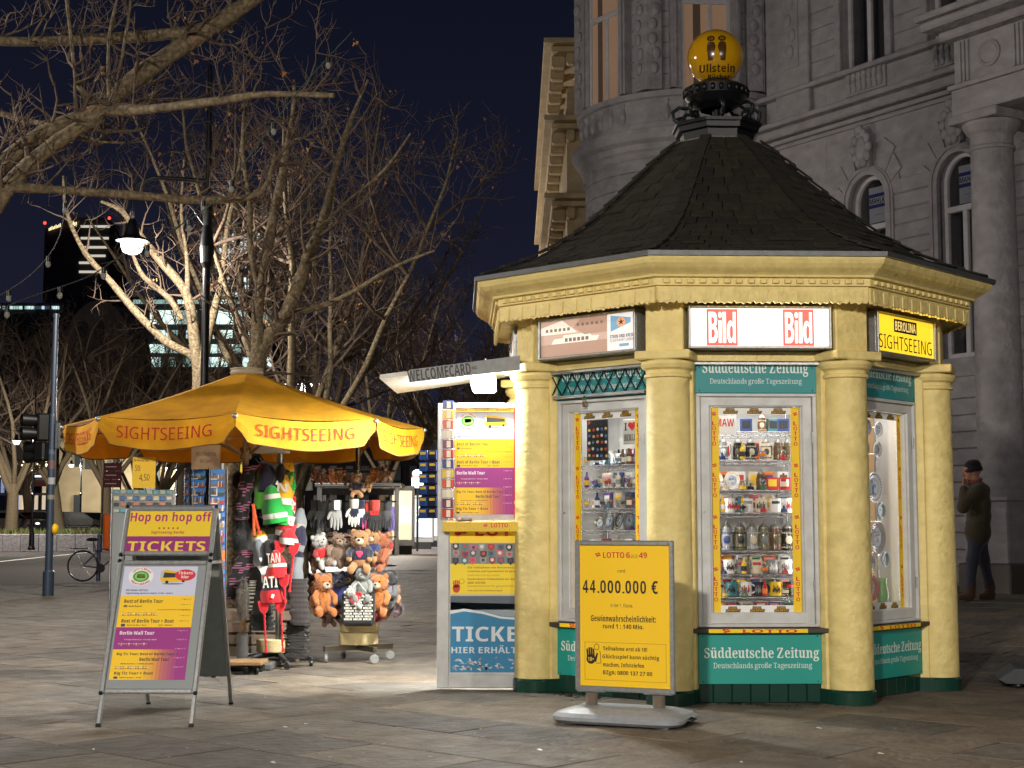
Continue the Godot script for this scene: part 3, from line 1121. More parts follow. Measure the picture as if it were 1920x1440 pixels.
	for q in 10:
		var a := TAU * q / 10.0
		var r := 27.0 if q % 2 == 0 else 9.0
		star.append([1655 + sin(a) * r, 520 - cos(a) * r * 1.1])
	st.poly(star, L(40, 34, 34))
	text(st, "STERN UND KREIS", "bold", [1568, 616, 1748, 642], L(60, 52, 52))
	text(st, "SCHIFFAHRT GMBH", "sans", [1568, 650, 1748, 672], L(90, 80, 78))
	part(o, "lettering", st, M.paper)
	area_light(o, Transform3D(Basis(Vector3.UP, PI), Vector3(0, 0, 0.185)), Vector2(0.85, 0.26), 0.12, Color(1.0, 0.75, 0.6))
	o = light_box(-2, "light box over the open kiosk counter seen edge on", 0.92)
	var pl := MB.new()
	pl.face(Rect2(0, 0, 92, 30), 0.92, 0.3)
	pl.lay = 0.1475
	pl.rect(2, 2, 90, 28, Color.WHITE)
	part(o, "lit_panel", pl, glow(Color(1.0, 0.7, 0.5), 0.5))
	# lattice grille and padlock over the left window
	o = thing("lattice_grille", "folded metal lattice grille with a padlock over the kiosk window", "grille", "", kworld(-1, 0, 0))
	var la := MB.new()
	for q in 9:
		var x := -0.4 + q * 0.1
		la.bar(Vector3(x - 0.05, 2.175, 1.515), Vector3(x + 0.05, 2.335, 1.515), 0.004, 0.012, Vector3.BACK)
		la.bar(Vector3(x + 0.05, 2.175, 1.52), Vector3(x - 0.05, 2.335, 1.52), 0.004, 0.012, Vector3.BACK)
	part(o, "lattice", la, M.iron)
	var rl := MB.new()
	rl.box(Vector3(0, 2.163, 1.515), Vector3(0.86, 0.024, 0.03), 0.003)
	rl.box(Vector3(0, 2.345, 1.525), Vector3(0.86, 0.02, 0.05), 0.003)
	part(o, "rail", rl, M.alu)
	var pd := MB.new()
	pd.box(Vector3(-0.12, 2.1, 1.53), Vector3(0.035, 0.04, 0.018), 0.005)
	pd.tube([Vector3(-0.133, 2.12, 1.53), Vector3(-0.13, 2.15, 1.53), Vector3(-0.12, 2.16, 1.53), Vector3(-0.11, 2.15, 1.53), Vector3(-0.107, 2.12, 1.53)], [0.004, 0.004, 0.004, 0.004, 0.004], 6)
	part(o, "padlock", pd, dress(mat(L(120, 95, 50), 0.35, 0.8), M.fine, 5.0))
func globe_sign() -> void:
	var cen := KC + Vector3(0, 5.02, 0)
	var o := thing("globe_sign", "unlit yellow globe sign with two owls on top of the kiosk roof", "sign", "", Transform3D(Basis(), cen))
	var mb := MB.new()
	mb.ball(Vector3.ZERO, Vector3.ONE * 0.228, 40, 24)
	var m := mat(L(172, 128, 8), 0.12)
	m.clearcoat_enabled = true
	m.clearcoat = 0.6
	m.clearcoat_roughness = 0.05
	part(o, "globe", mb, m)
	var seat := MB.new()
	seat.lathe([Vector2(0.13, -0.235), Vector2(0.12, -0.2), Vector2(0.1, -0.19)], 20)
	part(o, "collar", seat, M.iron)
	var p := MB.new()
	p.face(Rect2(1290, 53, 114, 110), 0.46, 0.444)
	var k := L(70, 48, 20)
	for s in [[1338.0, 1.0], [1358.0, -1.0]]:
		var u: float = s[0]
		var q: float = s[1]
		var prof := [[81, -6, 3], [84, -8, 6], [90, -9, 8], [97, -9, 6.5], [104, -8, 4], [111, -7.5, 3], [118, -7, 2]]
		for r in prof.size() - 1:
			var a: Array = prof[r]
			var b: Array = prof[r + 1]
			for h in 3:
				p.poly([[u + q * lerpf(a[1], a[2], h / 3.0), a[0]], [u + q * lerpf(a[1], a[2], (h + 1) / 3.0), a[0]], [u + q * lerpf(b[1], b[2], (h + 1) / 3.0), b[0]], [u + q * lerpf(b[1], b[2], h / 3.0), b[0]]], k)
		p.disc(u - 1 * q, 74, 8, 6, k, 12, 0.45)
		p.disc(u - 1 * q, 74, 2, 2, k, 8)
	text(p, "Ullstein", "bold", [1314, 124, 1384, 140], k)
	text(p, "Bücher", "bold", [1331, 143, 1374, 155], k)
	for q in p.v.size():
		var x := p.v[q].x / 0.23
		var y := p.v[q].y / 0.23
		var rr := sqrt(x * x + y * y)
		var th := asin(minf(rr, 0.98))
		var d := Vector3(x / maxf(rr, 1e-5) * sin(th), y / maxf(rr, 1e-5) * sin(th), cos(th))
		p.v[q] = d * 0.2315
		p.n[q] = d
	var face := part(o, "lettering", p, M.gloss)
	face.transform = Transform3D(Basis(Vector3.UP, deg_to_rad(-6.0)) * Basis(Vector3.RIGHT, deg_to_rad(12.0)), Vector3.ZERO)
# ================= stucco building on the right
const BO := Vector3(7.6, 0.0, -23.3)
const BTURN := -56.6
func bay_outline(b: float, w: float, y0: float, y1: float, sill: float, spring: float, rise: float) -> PackedVector2Array:
	var q := PackedVector2Array([Vector2(-b, y0), Vector2(b, y0), Vector2(b, y1), Vector2(-b, y1), Vector2(-b, sill), Vector2(-w, sill), Vector2(-w, spring)])
	for k in range(1, 12):
		var a := PI - PI * k / 12.0
		q.append(Vector2(cos(a) * w, spring + sin(a) * rise))
	q.append_array([Vector2(w, spring), Vector2(w, sill + 0.001), Vector2(-b + 0.001, sill - 0.001)])
	return q
func wall_bay(mb: MB, cx: float, b: float, w: float, y0: float, y1: float, sill: float, spring: float, rise: float) -> void:
	var t := mb.xf
	mb.xf = t * Transform3D(Basis(), Vector3(cx, 0, 0))
	mb.prism(PackedVector2Array([Vector2(-b, y0), Vector2(b, y0), Vector2(b, sill), Vector2(-b, sill)]), -0.5, 0.0)
	mb.prism(PackedVector2Array([Vector2(-b, sill), Vector2(-w, sill), Vector2(-w, spring), Vector2(-b, spring)]), -0.5, 0.0)
	mb.prism(PackedVector2Array([Vector2(w, sill), Vector2(b, sill), Vector2(b, spring), Vector2(w, spring)]), -0.5, 0.0)
	var q := PackedVector2Array([Vector2(b, spring), Vector2(b, y1), Vector2(-b, y1), Vector2(-b, spring), Vector2(-w, spring)])
	if rise > 0.0:
		for k in range(1, 14):
			var a := PI - PI * k / 14.0
			q.append(Vector2(cos(a) * w, spring + sin(a) * rise))
	q.append(Vector2(w, spring))
	mb.prism(q, -0.5, 0.0)
	mb.xf = t
func arch_band(mb: MB, cx: float, w: float, wide: float, bottom: float, spring: float, rise: float, z0: float, z1: float) -> void:
	var outer := PackedVector2Array()
	var inner := []
	outer.append(Vector2(-w - wide, bottom))
	inner.append(Vector2(-w, bottom))
	for k in 15:
		var a := PI - PI * k / 14.0
		outer.append(Vector2(cos(a) * (w + wide), spring + sin(a) * (rise + wide * 0.9)))
		inner.append(Vector2(cos(a) * w, spring + sin(a) * rise))
	outer.append(Vector2(w + wide, bottom))
	inner.append(Vector2(w, bottom))
	for k in outer.size() - 1:
		var a := outer[k]
		var b := outer[k + 1]
		var d: Vector2 = inner[k + 1]
		var e: Vector2 = inner[k]
		var X := func(p: Vector2, z: float) -> Vector3: return Vector3(cx + p.x, p.y, z)
		var mid := Vector3(0, 0, 1)
		mb.oquad(X.call(a, z1), X.call(b, z1), X.call(d, z1), X.call(e, z1), mid)
		var out := Vector3((a.x + b.x) * 0.5, (a.y + b.y) * 0.5 - spring + 0.2, 0)
		mb.oquad(X.call(a, z0), X.call(b, z0), X.call(b, z1), X.call(a, z1), out)
		mb.oquad(X.call(e, z0), X.call(d, z0), X.call(d, z1), X.call(e, z1), -out)
func sash(o: Node3D, cx: float, w: float, sill: float, spring: float, rise: float, transom: float, pane: Material, z := -0.13) -> void:
	var f := MB.new()
	arch_band(f, cx, w - 0.07, 0.07, sill, spring, maxf(rise - 0.06, 0.01), z - 0.05, z + 0.02)
	f.box(Vector3(cx, transom, z), Vector3(w * 2.0 - 0.1, 0.1, 0.1), 0.01)
	f.box(Vector3(cx, (sill + transom) * 0.5, z), Vector3(0.09, transom - sill, 0.075), 0.01)
	f.box(Vector3(cx, sill + 0.04, z), Vector3(w * 2.0 - 0.1, 0.08, 0.08), 0.01)
	var win := part(o, "window", f, M.window_white)
	var g := MB.new()
	var q := PackedVector2Array([Vector2(cx - w + 0.02, sill)])
	for k in 13:
		var a := PI - PI * k / 12.0
		q.append(Vector2(cx + cos(a) * (w - 0.02), spring + sin(a) * maxf(rise - 0.02, 0.01)))
	q.append(Vector2(cx + w - 0.02, sill))
	g.prism(q, z - 0.035, z - 0.03)
	part(win, "pane", g, pane)
	var room := MB.new()
	var y0 := sill - 0.3
	var y1 := spring + rise + 0.3
	var zb := z - 2.4
	for s in [-1, 1]:
		room.quad(Vector3(cx + s * 0.9, y0, -0.5), Vector3(cx + s * 0.9, y1, -0.5), Vector3(cx + s * 0.9, y1, zb), Vector3(cx + s * 0.9, y0, zb))
	room.quad(Vector3(cx - 0.9, y0, zb), Vector3(cx - 0.9, y1, zb), Vector3(cx + 0.9, y1, zb), Vector3(cx + 0.9, y0, zb))
	room.quad(Vector3(cx - 0.9, y1, zb), Vector3(cx - 0.9, y1, -0.5), Vector3(cx + 0.9, y1, -0.5), Vector3(cx + 0.9, y1, zb))
	room.quad(Vector3(cx - 0.9, y0, zb), Vector3(cx - 0.9, y0, -0.5), Vector3(cx + 0.9, y0, -0.5), Vector3(cx + 0.9, y0, zb))
	part(win, "room", room, M.plaster)
func building() -> void:
	M.window_white = dress(mat(L(196, 194, 200), 0.5), M.grime, 0.8)
	M.plaster = mat(L(168, 162, 152), 0.9)
	M.curtain = mat(L(104, 88, 76), 0.95)
	M.dark_pane = glass(0.22)
	M.dark_pane.albedo_color = Color(0.12, 0.13, 0.15, 0.22)
	M.warm_pane = glow(Color(0.75, 0.42, 0.24), 0.17, Color(0.2, 0.15, 0.12))
	var o := thing("corner_building", "grey stucco corner building with arched windows and rusticated stone", "building", "", yaw(BTURN, BO))
	var wall := MB.new()
	var bays := [-2.72, -0.77, 1.18, 3.13, 5.08]
	for cx in bays:
		wall_bay(wall, cx, 0.975, 0.42, 3.6, 8.3, 3.9, 6.75, 0.46)
		wall_bay(wall, cx, 0.975, 0.5, 8.3, 14.0, 9.15, 12.6, 0.0)
	wall.box(Vector3(-4.45, 8.8, -0.25), Vector3(1.5, 10.4, 0.5))
	wall.box(Vector3(1.2, 1.95, -0.3), Vector3(12.8, 3.3, 0.5))
	part(o, "wall", wall, M.stone)
	# pilaster at the bend
	var pil := MB.new()
	pil.box(Vector3(-4.42, 10.9, 0.06), Vector3(0.86, 4.6, 0.12), 0.02)
	pil.box(Vector3(-4.42, 11.2, 0.13), Vector3(0.4, 3.4, 0.03), 0.01)
	for k in 9:
		pil.ball(Vector3(-4.42 + 0.06 * sin(k * 2.1), 9.8 + k * 0.3, 0.15), Vector3(0.1, 0.13, 0.04), 7, 5)
	part(o, "pilaster", pil, M.stone)
	# blocks of the piers and of the ground storey
	for k in 12:
		for j in 8:
			var x := -4.4 + j * 1.55 + (0.78 if k % 2 else 0.0)
			var mb := MB.new()
			mb.box(Vector3(x, 0.46 + k * 0.265, -0.03), Vector3(1.535, 0.25, 0.06), 0.012)
			part(o, "stone_block", mb, M.stone)
	for cx in [-3.695, -1.745, 0.205, 2.155]:
		for k in 13:
			var mb := MB.new()
			mb.box(Vector3(cx, 3.75 + k * 0.262, 0.012), Vector3(0.78, 0.246, 0.05), 0.014)
			part(o, "stone_block", mb, M.stone)
		for k in 14:
			var mb := MB.new()
			mb.box(Vector3(cx, 9.35 + k * 0.3, 0.01), Vector3(0.62, 0.285, 0.04), 0.012)
			part(o, "stone_block", mb, M.stone)
	for cx in bays:
		if cx > 2.0:
			continue
		# fan of wedge stones over the arch
		for s in [-1, 1]:
			for k in 3:
				var a0 := 1.15 - k * 0.36
				var a1 := a0 - 0.33
				var mb := MB.new()
				var q := PackedVector2Array()
				for w in [[a0, 0.6], [a0, 1.12 - 0.1 * k], [a1, 1.12 - 0.1 * k], [a1, 0.6]]:
					q.append(Vector2(cx + s * cos(w[0]) * w[1] * (1.0 if w[1] < 0.7 else 0.84), 6.72 + sin(w[0]) * w[1] * 1.05))
				mb.prism(q, -0.02, 0.045)
				part(o, "arch_stone", mb, M.stone)
		var ab := MB.new()
		arch_band(ab, cx, 0.42, 0.17, 3.9, 6.75, 0.46, -0.05, 0.07)
		arch_band(ab, cx, 0.5, 0.05, 3.9, 6.75, 0.54, 0.07, 0.1)
		part(o, "architrave", ab, M.stone)
		var key := MB.new()
		key.box(Vector3(cx, 7.62, 0.08), Vector3(0.26, 0.62, 0.14), 0.03)
		for k in 10:
			var a := TAU * k / 10
			key.ball(Vector3(cx + cos(a) * 0.17, 7.66 + sin(a) * 0.27, 0.17), Vector3(0.075, 0.09, 0.06), 7, 5)
		key.ball(Vector3(cx, 7.64, 0.15), Vector3(0.13, 0.22, 0.09), 10, 8)
		key.ball(Vector3(cx, 7.97, 0.2), Vector3(0.09, 0.09, 0.08), 8, 6)
		part(o, "keystone", key, M.stone)
		sash(o, cx, 0.42, 3.9, 6.75, 0.46, 6.32, M.dark_pane)
		sash(o, cx, 0.5, 9.15, 12.6, 0.02, 11.6, M.dark_pane)
		var bal := MB.new()
		for k in 7:
			bal.lathe([Vector2(0.03, 0.0), Vector2(0.055, 0.1), Vector2(0.06, 0.16), Vector2(0.03, 0.27), Vector2(0.045, 0.34)], 8, Vector3(cx - 0.36 + k * 0.12, 8.7, 0.05))
		bal.box(Vector3(cx, 8.87, 0.02), Vector3(0.94, 0.4, 0.04))
		part(o, "baluster_panel", bal, M.stone)
		var up := MB.new()
		for s in [-1, 1]:
			up.box(Vector3(cx + s * 0.58, 10.9, 0.05), Vector3(0.14, 3.5, 0.12), 0.02)
		part(o, "window_surround", up, M.stone)
	var led := MB.new()
	led.box(Vector3(1.0, 8.22, 0.04), Vector3(13.2, 0.08, 0.12), 0.015)
	led.box(Vector3(1.0, 8.36, 0.1), Vector3(13.2, 0.16, 0.24), 0.03)
	led.box(Vector3(1.0, 8.49, 0.16), Vector3(13.2, 0.09, 0.36), 0.015)
	led.box(Vector3(1.0, 8.12, 0.02), Vector3(13.2, 0.05, 0.07), 0.01)
	part(o, "ledge", led, M.stone)
	var sill := MB.new()
	sill.box(Vector3(1.0, 9.08, 0.08), Vector3(13.2, 0.09, 0.2), 0.02)
	part(o, "sill_course", sill, M.stone)
	# white notices in the windows
	for cx in [-2.72, -0.77]:
		var p := thing("window_notice", "white notice with a purple band hung in arched window %s" % ["above the kiosk roof" if cx < -2 else "beside the big column"], "notice", "", yaw(BTURN, BO) * Transform3D(Basis(), Vector3(cx + 0.04, 6.72, -0.185)))
		var mb := MB.new()
		mb.face(Rect2(0, 0, 40, 60), 0.42, 0.62)
		mb.rect(0, 0, 40, 60, L(205, 210, 222))
		mb.lay = 0.001
		mb.rect(0, 11, 40, 17, L(62, 56, 150))
		mb.rect(0, 29, 40, 35, L(62, 56, 150))
		text(mb, "MAHLKE", "bold", [1, 18.5, 39, 27.5], L(38, 36, 60))
		mb.rect(10, 46, 30, 47, L(140, 142, 160))
		part(p, "sheet", mb, M.paper)
	var cl := thing("mirrored_foil", "crumpled pale turquoise foil hanging inside the arched window", "foil", "", yaw(BTURN, BO) * Transform3D(Basis(), Vector3(-0.72, 5.35, -0.2)))
	var fo := MB.new()
	for k in 26:
		fo.col = [L(120, 190, 180), L(60, 110, 108), L(160, 215, 205), L(40, 80, 80)][k % 4]
		var a := Vector3(rng.randf_range(-0.13, 0.05), rng.randf_range(-0.42, 0.34), rng.randf_range(-0.03, 0.03))
		fo.tri(a, a + Vector3(rng.randf_range(-0.04, 0.12), rng.randf_range(-0.04, 0.16), 0.02), a + Vector3(rng.randf_range(0.0, 0.1), rng.randf_range(-0.2, 0.04), -0.02))
	part(cl, "foil", fo, M.gloss)
	# ---- portico with the large column
	var po := thing("portico", "stone portico with a smooth thick column on a pedestal", "portico", "", yaw(BTURN, BO))
	for cx in [1.13, 4.4]:
		var mb := MB.new()
		mb.lathe([Vector2(0.36, 1.62), Vector2(0.36, 1.7), Vector2(0.335, 1.73), Vector2(0.35, 1.8), Vector2(0.345, 1.86), Vector2(0.322, 1.9), Vector2(0.322, 3.5), Vector2(0.3, 6.6)], 36, Vector3(cx, 0, 1.56))
		var c := part(po, "column", mb, M.stone)
		var cap := MB.new()
		cap.lathe([Vector2(0.3, 6.59), Vector2(0.325, 6.6), Vector2(0.325, 6.64), Vector2(0.3, 6.66), Vector2(0.3, 6.82), Vector2(0.34, 6.86), Vector2(0.4, 6.95), Vector2(0.41, 7.0), Vector2(0.0, 7.01)], 36, Vector3(cx, 0, 1.56))
		cap.box(Vector3(cx, 7.07, 1.56), Vector3(0.86, 0.13, 0.86), 0.015)
		part(c, "capital", cap, M.stone)
		var pd := MB.new()
		pd.box(Vector3(cx, 1.16, 1.56), Vector3(0.76, 0.92, 0.76), 0.02)
		pd.box(Vector3(cx, 1.6, 1.56), Vector3(0.84, 0.06, 0.84), 0.015)
		part(c, "pedestal", pd, M.stone)
		var gr := MB.new()
		gr.box(Vector3(cx, 0.46, 1.56), Vector3(0.9, 0.5, 0.9), 0.02)
		part(c, "granite_base", gr, relief(dress(mat(L(96, 90, 86), 0.5), M.speck, 1.0), M.rough_n, 0.2))
	var en := MB.new()
	en.box(Vector3(4.4, 7.33, 1.0), Vector3(7.3, 0.38, 1.9), 0.01)
	en.box(Vector3(4.4, 7.55, 1.02), Vector3(7.36, 0.07, 1.98), 0.01)
	en.box(Vector3(4.4, 7.92, 0.98), Vector3(7.24, 0.66, 1.86), 0.01)
	en.box(Vector3(4.4, 8.32, 1.05), Vector3(7.5, 0.14, 2.1), 0.03)
	en.box(Vector3(4.4, 8.46, 1.14), Vector3(7.8, 0.13, 2.4), 0.03)
	en.box(Vector3(4.4, 8.59, 1.16), Vector3(7.9, 0.1, 2.46), 0.02)
	var ent := part(po, "entablature", en, M.stone)
	var tri := MB.new()
	for k in 8:
		for j in 3:
			tri.box(Vector3(0.9 + k * 0.95 + j * 0.07, 7.92, 1.92), Vector3(0.045, 0.6, 0.04), 0.006)
	for k in 3:
		for j in 3:
			tri.box(Vector3(0.765, 7.92, 0.2 + k * 0.72 + j * 0.07), Vector3(0.04, 0.6, 0.045), 0.006)
	part(ent, "triglyphs", tri, M.stone)
	for k in 6:
		var ds := MB.new()
		ds.xf = Transform3D(Basis(Vector3.RIGHT, PI / 2), Vector3(1.42 + k * 0.95, 7.92, 1.915))
		ds.lathe([Vector2(0.19, 0.0), Vector2(0.19, 0.02), Vector2(0.15, 0.04), Vector2(0.13, 0.02), Vector2(0.0, 0.02)], 20)
		part(ent, "rosette", ds, M.stone)
	for k in 2:
		var ds := MB.new()
		ds.xf = Transform3D(Basis(Vector3.FORWARD, -PI / 2) * Basis(Vector3.RIGHT, 0), Vector3(0.775, 7.92, 0.58 + k * 0.72))
		ds.xf = Transform3D(Basis(Vector3(0, 0, 1), PI / 2), Vector3(0.775, 7.92, 0.58 + k * 0.72))
		ds.lathe([Vector2(0.19, 0.0), Vector2(0.19, 0.02), Vector2(0.15, 0.04), Vector2(0.13, 0.02), Vector2(0.0, 0.02)], 20)
		part(ent, "rosette", ds, M.stone)
	# ---- rounded corner bay
	var tw := thing("corner_turret", "rounded stone corner bay with a balcony and a warm lit window", "turret", "", Transform3D(Basis(), Vector3(3.45, 0, -29.5)))
	var prof := [Vector2(2.0, 0.0)]
	for k in 48:
		var y := 0.3 + k * 0.3
		prof.append_array([Vector2(2.0, y), Vector2(1.975, y + 0.012), Vector2(2.0, y + 0.024)])
	var body := MB.new()
	body.lathe(prof, 40)
	part(tw, "wall", body, M.stone)
	var lg := MB.new()
	lg.lathe([Vector2(1.98, 8.02), Vector2(2.03, 8.06), Vector2(2.05, 8.16), Vector2(2.1, 8.2), Vector2(2.12, 8.3), Vector2(2.22, 8.36), Vector2(2.26, 8.46), Vector2(2.26, 8.54), Vector2(2.0, 8.57)], 48)
	part(tw, "ledge", lg, M.stone)
	var bal := MB.new()
	bal.lathe([Vector2(2.14, 8.55), Vector2(2.14, 8.68), Vector2(2.09, 8.7), Vector2(2.09, 9.14), Vector2(2.15, 9.16), Vector2(2.17, 9.26), Vector2(2.1, 9.28), Vector2(1.9, 9.29)], 48)
	var bl := part(tw, "balcony", bal, M.stone)
	for k in 44:
		var a := TAU * k / 44.0
		if cos(a) < -0.1:
			continue
		if k % 8 < 2:
			continue
		var b := MB.new()
		b.lathe([Vector2(0.04, 0.0), Vector2(0.07, 0.1), Vector2(0.075, 0.17), Vector2(0.035, 0.3), Vector2(0.06, 0.38)], 8, Vector3(sin(a) * 2.08, 8.72, cos(a) * 2.08))
		part(bl, "baluster", b, M.stone)
	for a in [4.0, -56.0, 64.0]:
		var n := Node3D.new()
		n.name = "window_bay"
		n.transform = yaw(a)
		tw.add_child(n, true)
		var f := MB.new()
		arch_band(f, 0.0, 0.46, 0.2, 9.3, 11.4, 0.5, 1.85, 2.06)
		arch_band(f, 0.0, 0.56, 0.05, 9.3, 11.4, 0.6, 2.06, 2.1)
		part(n, "surround", f, M.stone)
		var fr := MB.new()
		arch_band(fr, 0.0, 0.4, 0.07, 9.3, 11.4, 0.44, 1.98, 2.03)
		fr.box(Vector3(0, 10.95, 2.02), Vector3(0.86, 0.1, 0.06), 0.01)
		fr.box(Vector3(0.08, 10.1, 2.015), Vector3(0.07, 1.65, 0.05), 0.01)
		part(n, "window_frame", fr, M.window_white)
		var g := MB.new()
		var q := PackedVector2Array([Vector2(-0.44, 9.3)])
		for k in 13:
			var b := PI - PI * k / 12.0
			q.append(Vector2(cos(b) * 0.44, 11.4 + sin(b) * 0.48))
		q.append(Vector2(0.44, 9.3))
		g.prism(q, 1.99, 2.0)
		part(n, "lit_window_pane", g, M.warm_pane)
		var cu := MB.new()
		cu.box(Vector3(-0.16, 10.4, 2.004), Vector3(0.14, 2.2, 0.006))
		part(n, "curtain", cu, M.curtain)
		for s in [-1, 1]:
			var pm := MB.new()
			pm.box(Vector3(s * 0.95, 10.9, 1.86), Vector3(0.32, 3.2, 0.16), 0.02)
			for k in 10:
				pm.ball(Vector3(s * 0.95 + 0.04 * sin(k * 1.9), 9.7 + k * 0.28, 1.95), Vector3(0.09, 0.12, 0.05), 7, 5)
			part(n, "carved_pilaster", pm, M.stone)
	# ---- the house beyond, seen as a strip
	var fa := thing("sandstone_house", "sandstone house beyond the turret with lamplit cornice brackets", "building", "", Transform3D(Basis(), Vector3(0, 0, 0)))
	var sand := relief(dress(mat(L(200, 178, 140), 0.8), M.grime, 0.3), M.rough_n, 0.3)
	var fb := MB.new()
	fb.box(Vector3(4.9, 6.2, -46), Vector3(7.0, 12.4, 16))
	fb.box(Vector3(5.15, 13.4, -46), Vector3(6.5, 2.2, 15.6))
	part(fa, "wall", fb, sand)
	for y in [7.4, 9.35, 11.35, 13.35]:
		var cn := MB.new()
		cn.box(Vector3(4.7, y, -46), Vector3(7.4, 0.14, 16.6), 0.02)
		cn.box(Vector3(4.66, y + 0.16, -46), Vector3(7.7, 0.14, 17.0), 0.02)
		var cp := part(fa, "cornice", cn, sand)
		for k in 14:
			var br := MB.new()
			br.box(Vector3(1.2, y - 0.22, -38.2 - k * 1.1), Vector3(0.36, 0.3, 0.3), 0.04)
			part(cp, "bracket", br, sand)
		for k in 5:
			var br := MB.new()
			br.box(Vector3(1.5 + k * 0.55, y - 0.22, -37.9), Vector3(0.22, 0.3, 0.3), 0.04)
			part(cp, "bracket", br, sand)
	for k in 2:
		for y in [9.75, 11.7]:
			var wn := MB.new()
			wn.box(Vector3(2.05 + k * 1.3, y + 0.55, -37.98), Vector3(0.5, 1.1, 0.06), 0.01)
			var w := part(fa, "window", wn, M.window_white)
			var pn := MB.new()
			pn.box(Vector3(2.05 + k * 1.3, y + 0.55, -37.94), Vector3(0.4, 1.0, 0.02))
			part(w, "pane", pn, mat(L(40, 48, 50), 0.15))
	var gb := MB.new()
	gb.prism(PackedVector2Array([Vector2(1.95, 14.5), Vector2(4.4, 14.5), Vector2(4.4, 18), Vector2(2.5, 17.0)]), -42.0, -39.0)
	part(fa, "gable", gb, sand)
# ================= far buildings on the left
func lit_grid(o: Node3D, called: String, D: float, u0: float, v0: float, u1: float, v1: float, nx: int, ny: int, chance: float, mats: Array, fillx := 0.7, filly := 0.6) -> void:
	var a := at(u0, v1, D)
	var b := at(u1, v0, D)
	var w := (b.x - a.x) / nx
	var h := (b.y - a.y) / ny
	var q := MB.new()
	q.box(Vector3.ZERO, Vector3(w * fillx, h * filly, 0.3))
	var m := q.mesh()
	for i in nx:
		for j in ny:
			if rng.randf() > chance:
				continue
			part_mesh(o, called, m, mats[rng.randi() % mats.size()], Transform3D(Basis(), Vector3(a.x + w * (i + 0.5), a.y + h * (j + 0.5), -D + 0.1)))
func slab_box(mb: MB, D: float, u0: float, v0: float, u1: float, deep: float, low := -0.2) -> void:
	var a := at(u0, v0, D)
	var b := at(u1, v0, D)
	mb.box(Vector3((a.x + b.x) * 0.5, (a.y + low) * 0.5, -D - deep * 0.5), Vector3(b.x - a.x, a.y - low, deep))
func skyline() -> void:
	var dark := dress(mat(L(66, 62, 66), 0.9), M.grime, 0.05)
	var darker := mat(L(40, 40, 46), 0.8)
	var cool := [glow(Color(0.75, 1.0, 0.9), 1.3), glow(Color(0.7, 0.95, 0.95), 0.8), glow(Color(0.9, 1.0, 0.85), 1.1), glow(Color(0.5, 0.8, 0.7), 0.5)]
	var warm := [glow(Color(1.0, 0.85, 0.6), 0.7), glow(Color(1.0, 0.93, 0.75), 0.6)]
	var blue := [mat(L(30, 36, 56), 0.2), glow(Color(0.35, 0.5, 0.8), 0.08), glow(Color(0.8, 0.95, 1.0), 1.1)]
	var o := thing("office_tower", "dark far tower with stacked light strips and red roof beacons", "tower")
	var mb := MB.new()
	slab_box(mb, 300, 84, 428, 206, 14)
	slab_box(mb, 300.5, 120, 408, 200, 10)
	part(o, "tower_body", mb, dark)
	for q in [[152, 206, 425], [152, 204, 447], [155, 203, 464], [162, 198, 480], [149, 180, 493], [149, 200, 510]]:
		var a := at(q[0], q[2] + 2.5, 300)
		var b := at(q[1], q[2] - 2.5, 300)
		var st := MB.new()
		st.box(Vector3((a.x + b.x) * 0.5, (a.y + b.y) * 0.5, -299.8), Vector3(b.x - a.x, 0.42, 0.4))
		part(o, "light_strip_window", st, warm[1])
	var neon := MB.new()
	neon.face(Rect2(84, 400, 122, 40), 122 * 300 / F, 40 * 300 / F)
	neon.xf = Transform3D(Basis(), at(145, 420, 299.5))
	for k in 9:
		neon.rect(91 + k * 2.6, 428 - k * 0.9 - (k % 3), 92.6 + k * 2.6, 433 - k * 0.9, Color.WHITE)
	for k in 6:
		neon.rect(128 + k * 2.8, 412 + k * 1.2 - (k % 2) * 2, 129.8 + k * 2.8, 420 + k * 0.9, Color.WHITE)
	part(o, "roof_sign", neon, glow(Color(1.0, 0.85, 0.45), 1.6))
	for q in [[84, 418], [122, 399], [205, 409]]:
		var r := MB.new()
		r.ball(at(q[0], q[1], 299), Vector3.ONE * 0.32, 8, 6)
		part(o, "beacon_lamp", r, glow(Color(1, 0.05, 0.03), 3.0))
	o = thing("glass_skyscraper", "tall glass skyscraper with vertical window slits behind the bare branches", "skyscraper")
	mb = MB.new()
	slab_box(mb, 350, 380, 372, 512, 20)
	part(o, "tower_body", mb, mat(L(78, 80, 88), 0.6))
	lit_grid(o, "window", 349.8, 440, 382, 502, 432, 9, 3, 1.0, [blue[0], blue[0], blue[1]], 0.6, 0.85)
	lit_grid(o, "window", 349.8, 392, 436, 504, 560, 14, 9, 0.62, [blue[0], blue[2], cool[1], cool[3], blue[2]], 0.5, 0.7)
	o = thing("office_block", "long office block with bright glass floors behind the lamp post", "building")
	mb = MB.new()
	slab_box(mb, 210, 232, 556, 512, 20)
	part(o, "facade", mb, darker)
	lit_grid(o, "window", 209.8, 236, 560, 510, 572, 20, 1, 0.6, [cool[3], cool[0]], 0.9, 0.6)
	lit_grid(o, "window", 209.8, 246, 578, 510, 612, 15, 1, 0.75, cool, 0.94, 0.75)
	lit_grid(o, "window", 209.8, 246, 616, 510, 638, 18, 1, 0.7, cool, 0.9, 0.7)
	lit_grid(o, "window", 209.8, 250, 644, 510, 664, 18, 1, 0.9, cool, 0.94, 0.8)
	lit_grid(o, "window", 209.8, 260, 668, 510, 690, 18, 1, 0.7, cool, 0.94, 0.8)
	o = thing("flat_roofed_building", "long flat building with one lit strip of windows at its top", "building")
	mb = MB.new()
	slab_box(mb, 230, -60, 568, 118, 20)
	part(o, "facade", mb, darker)
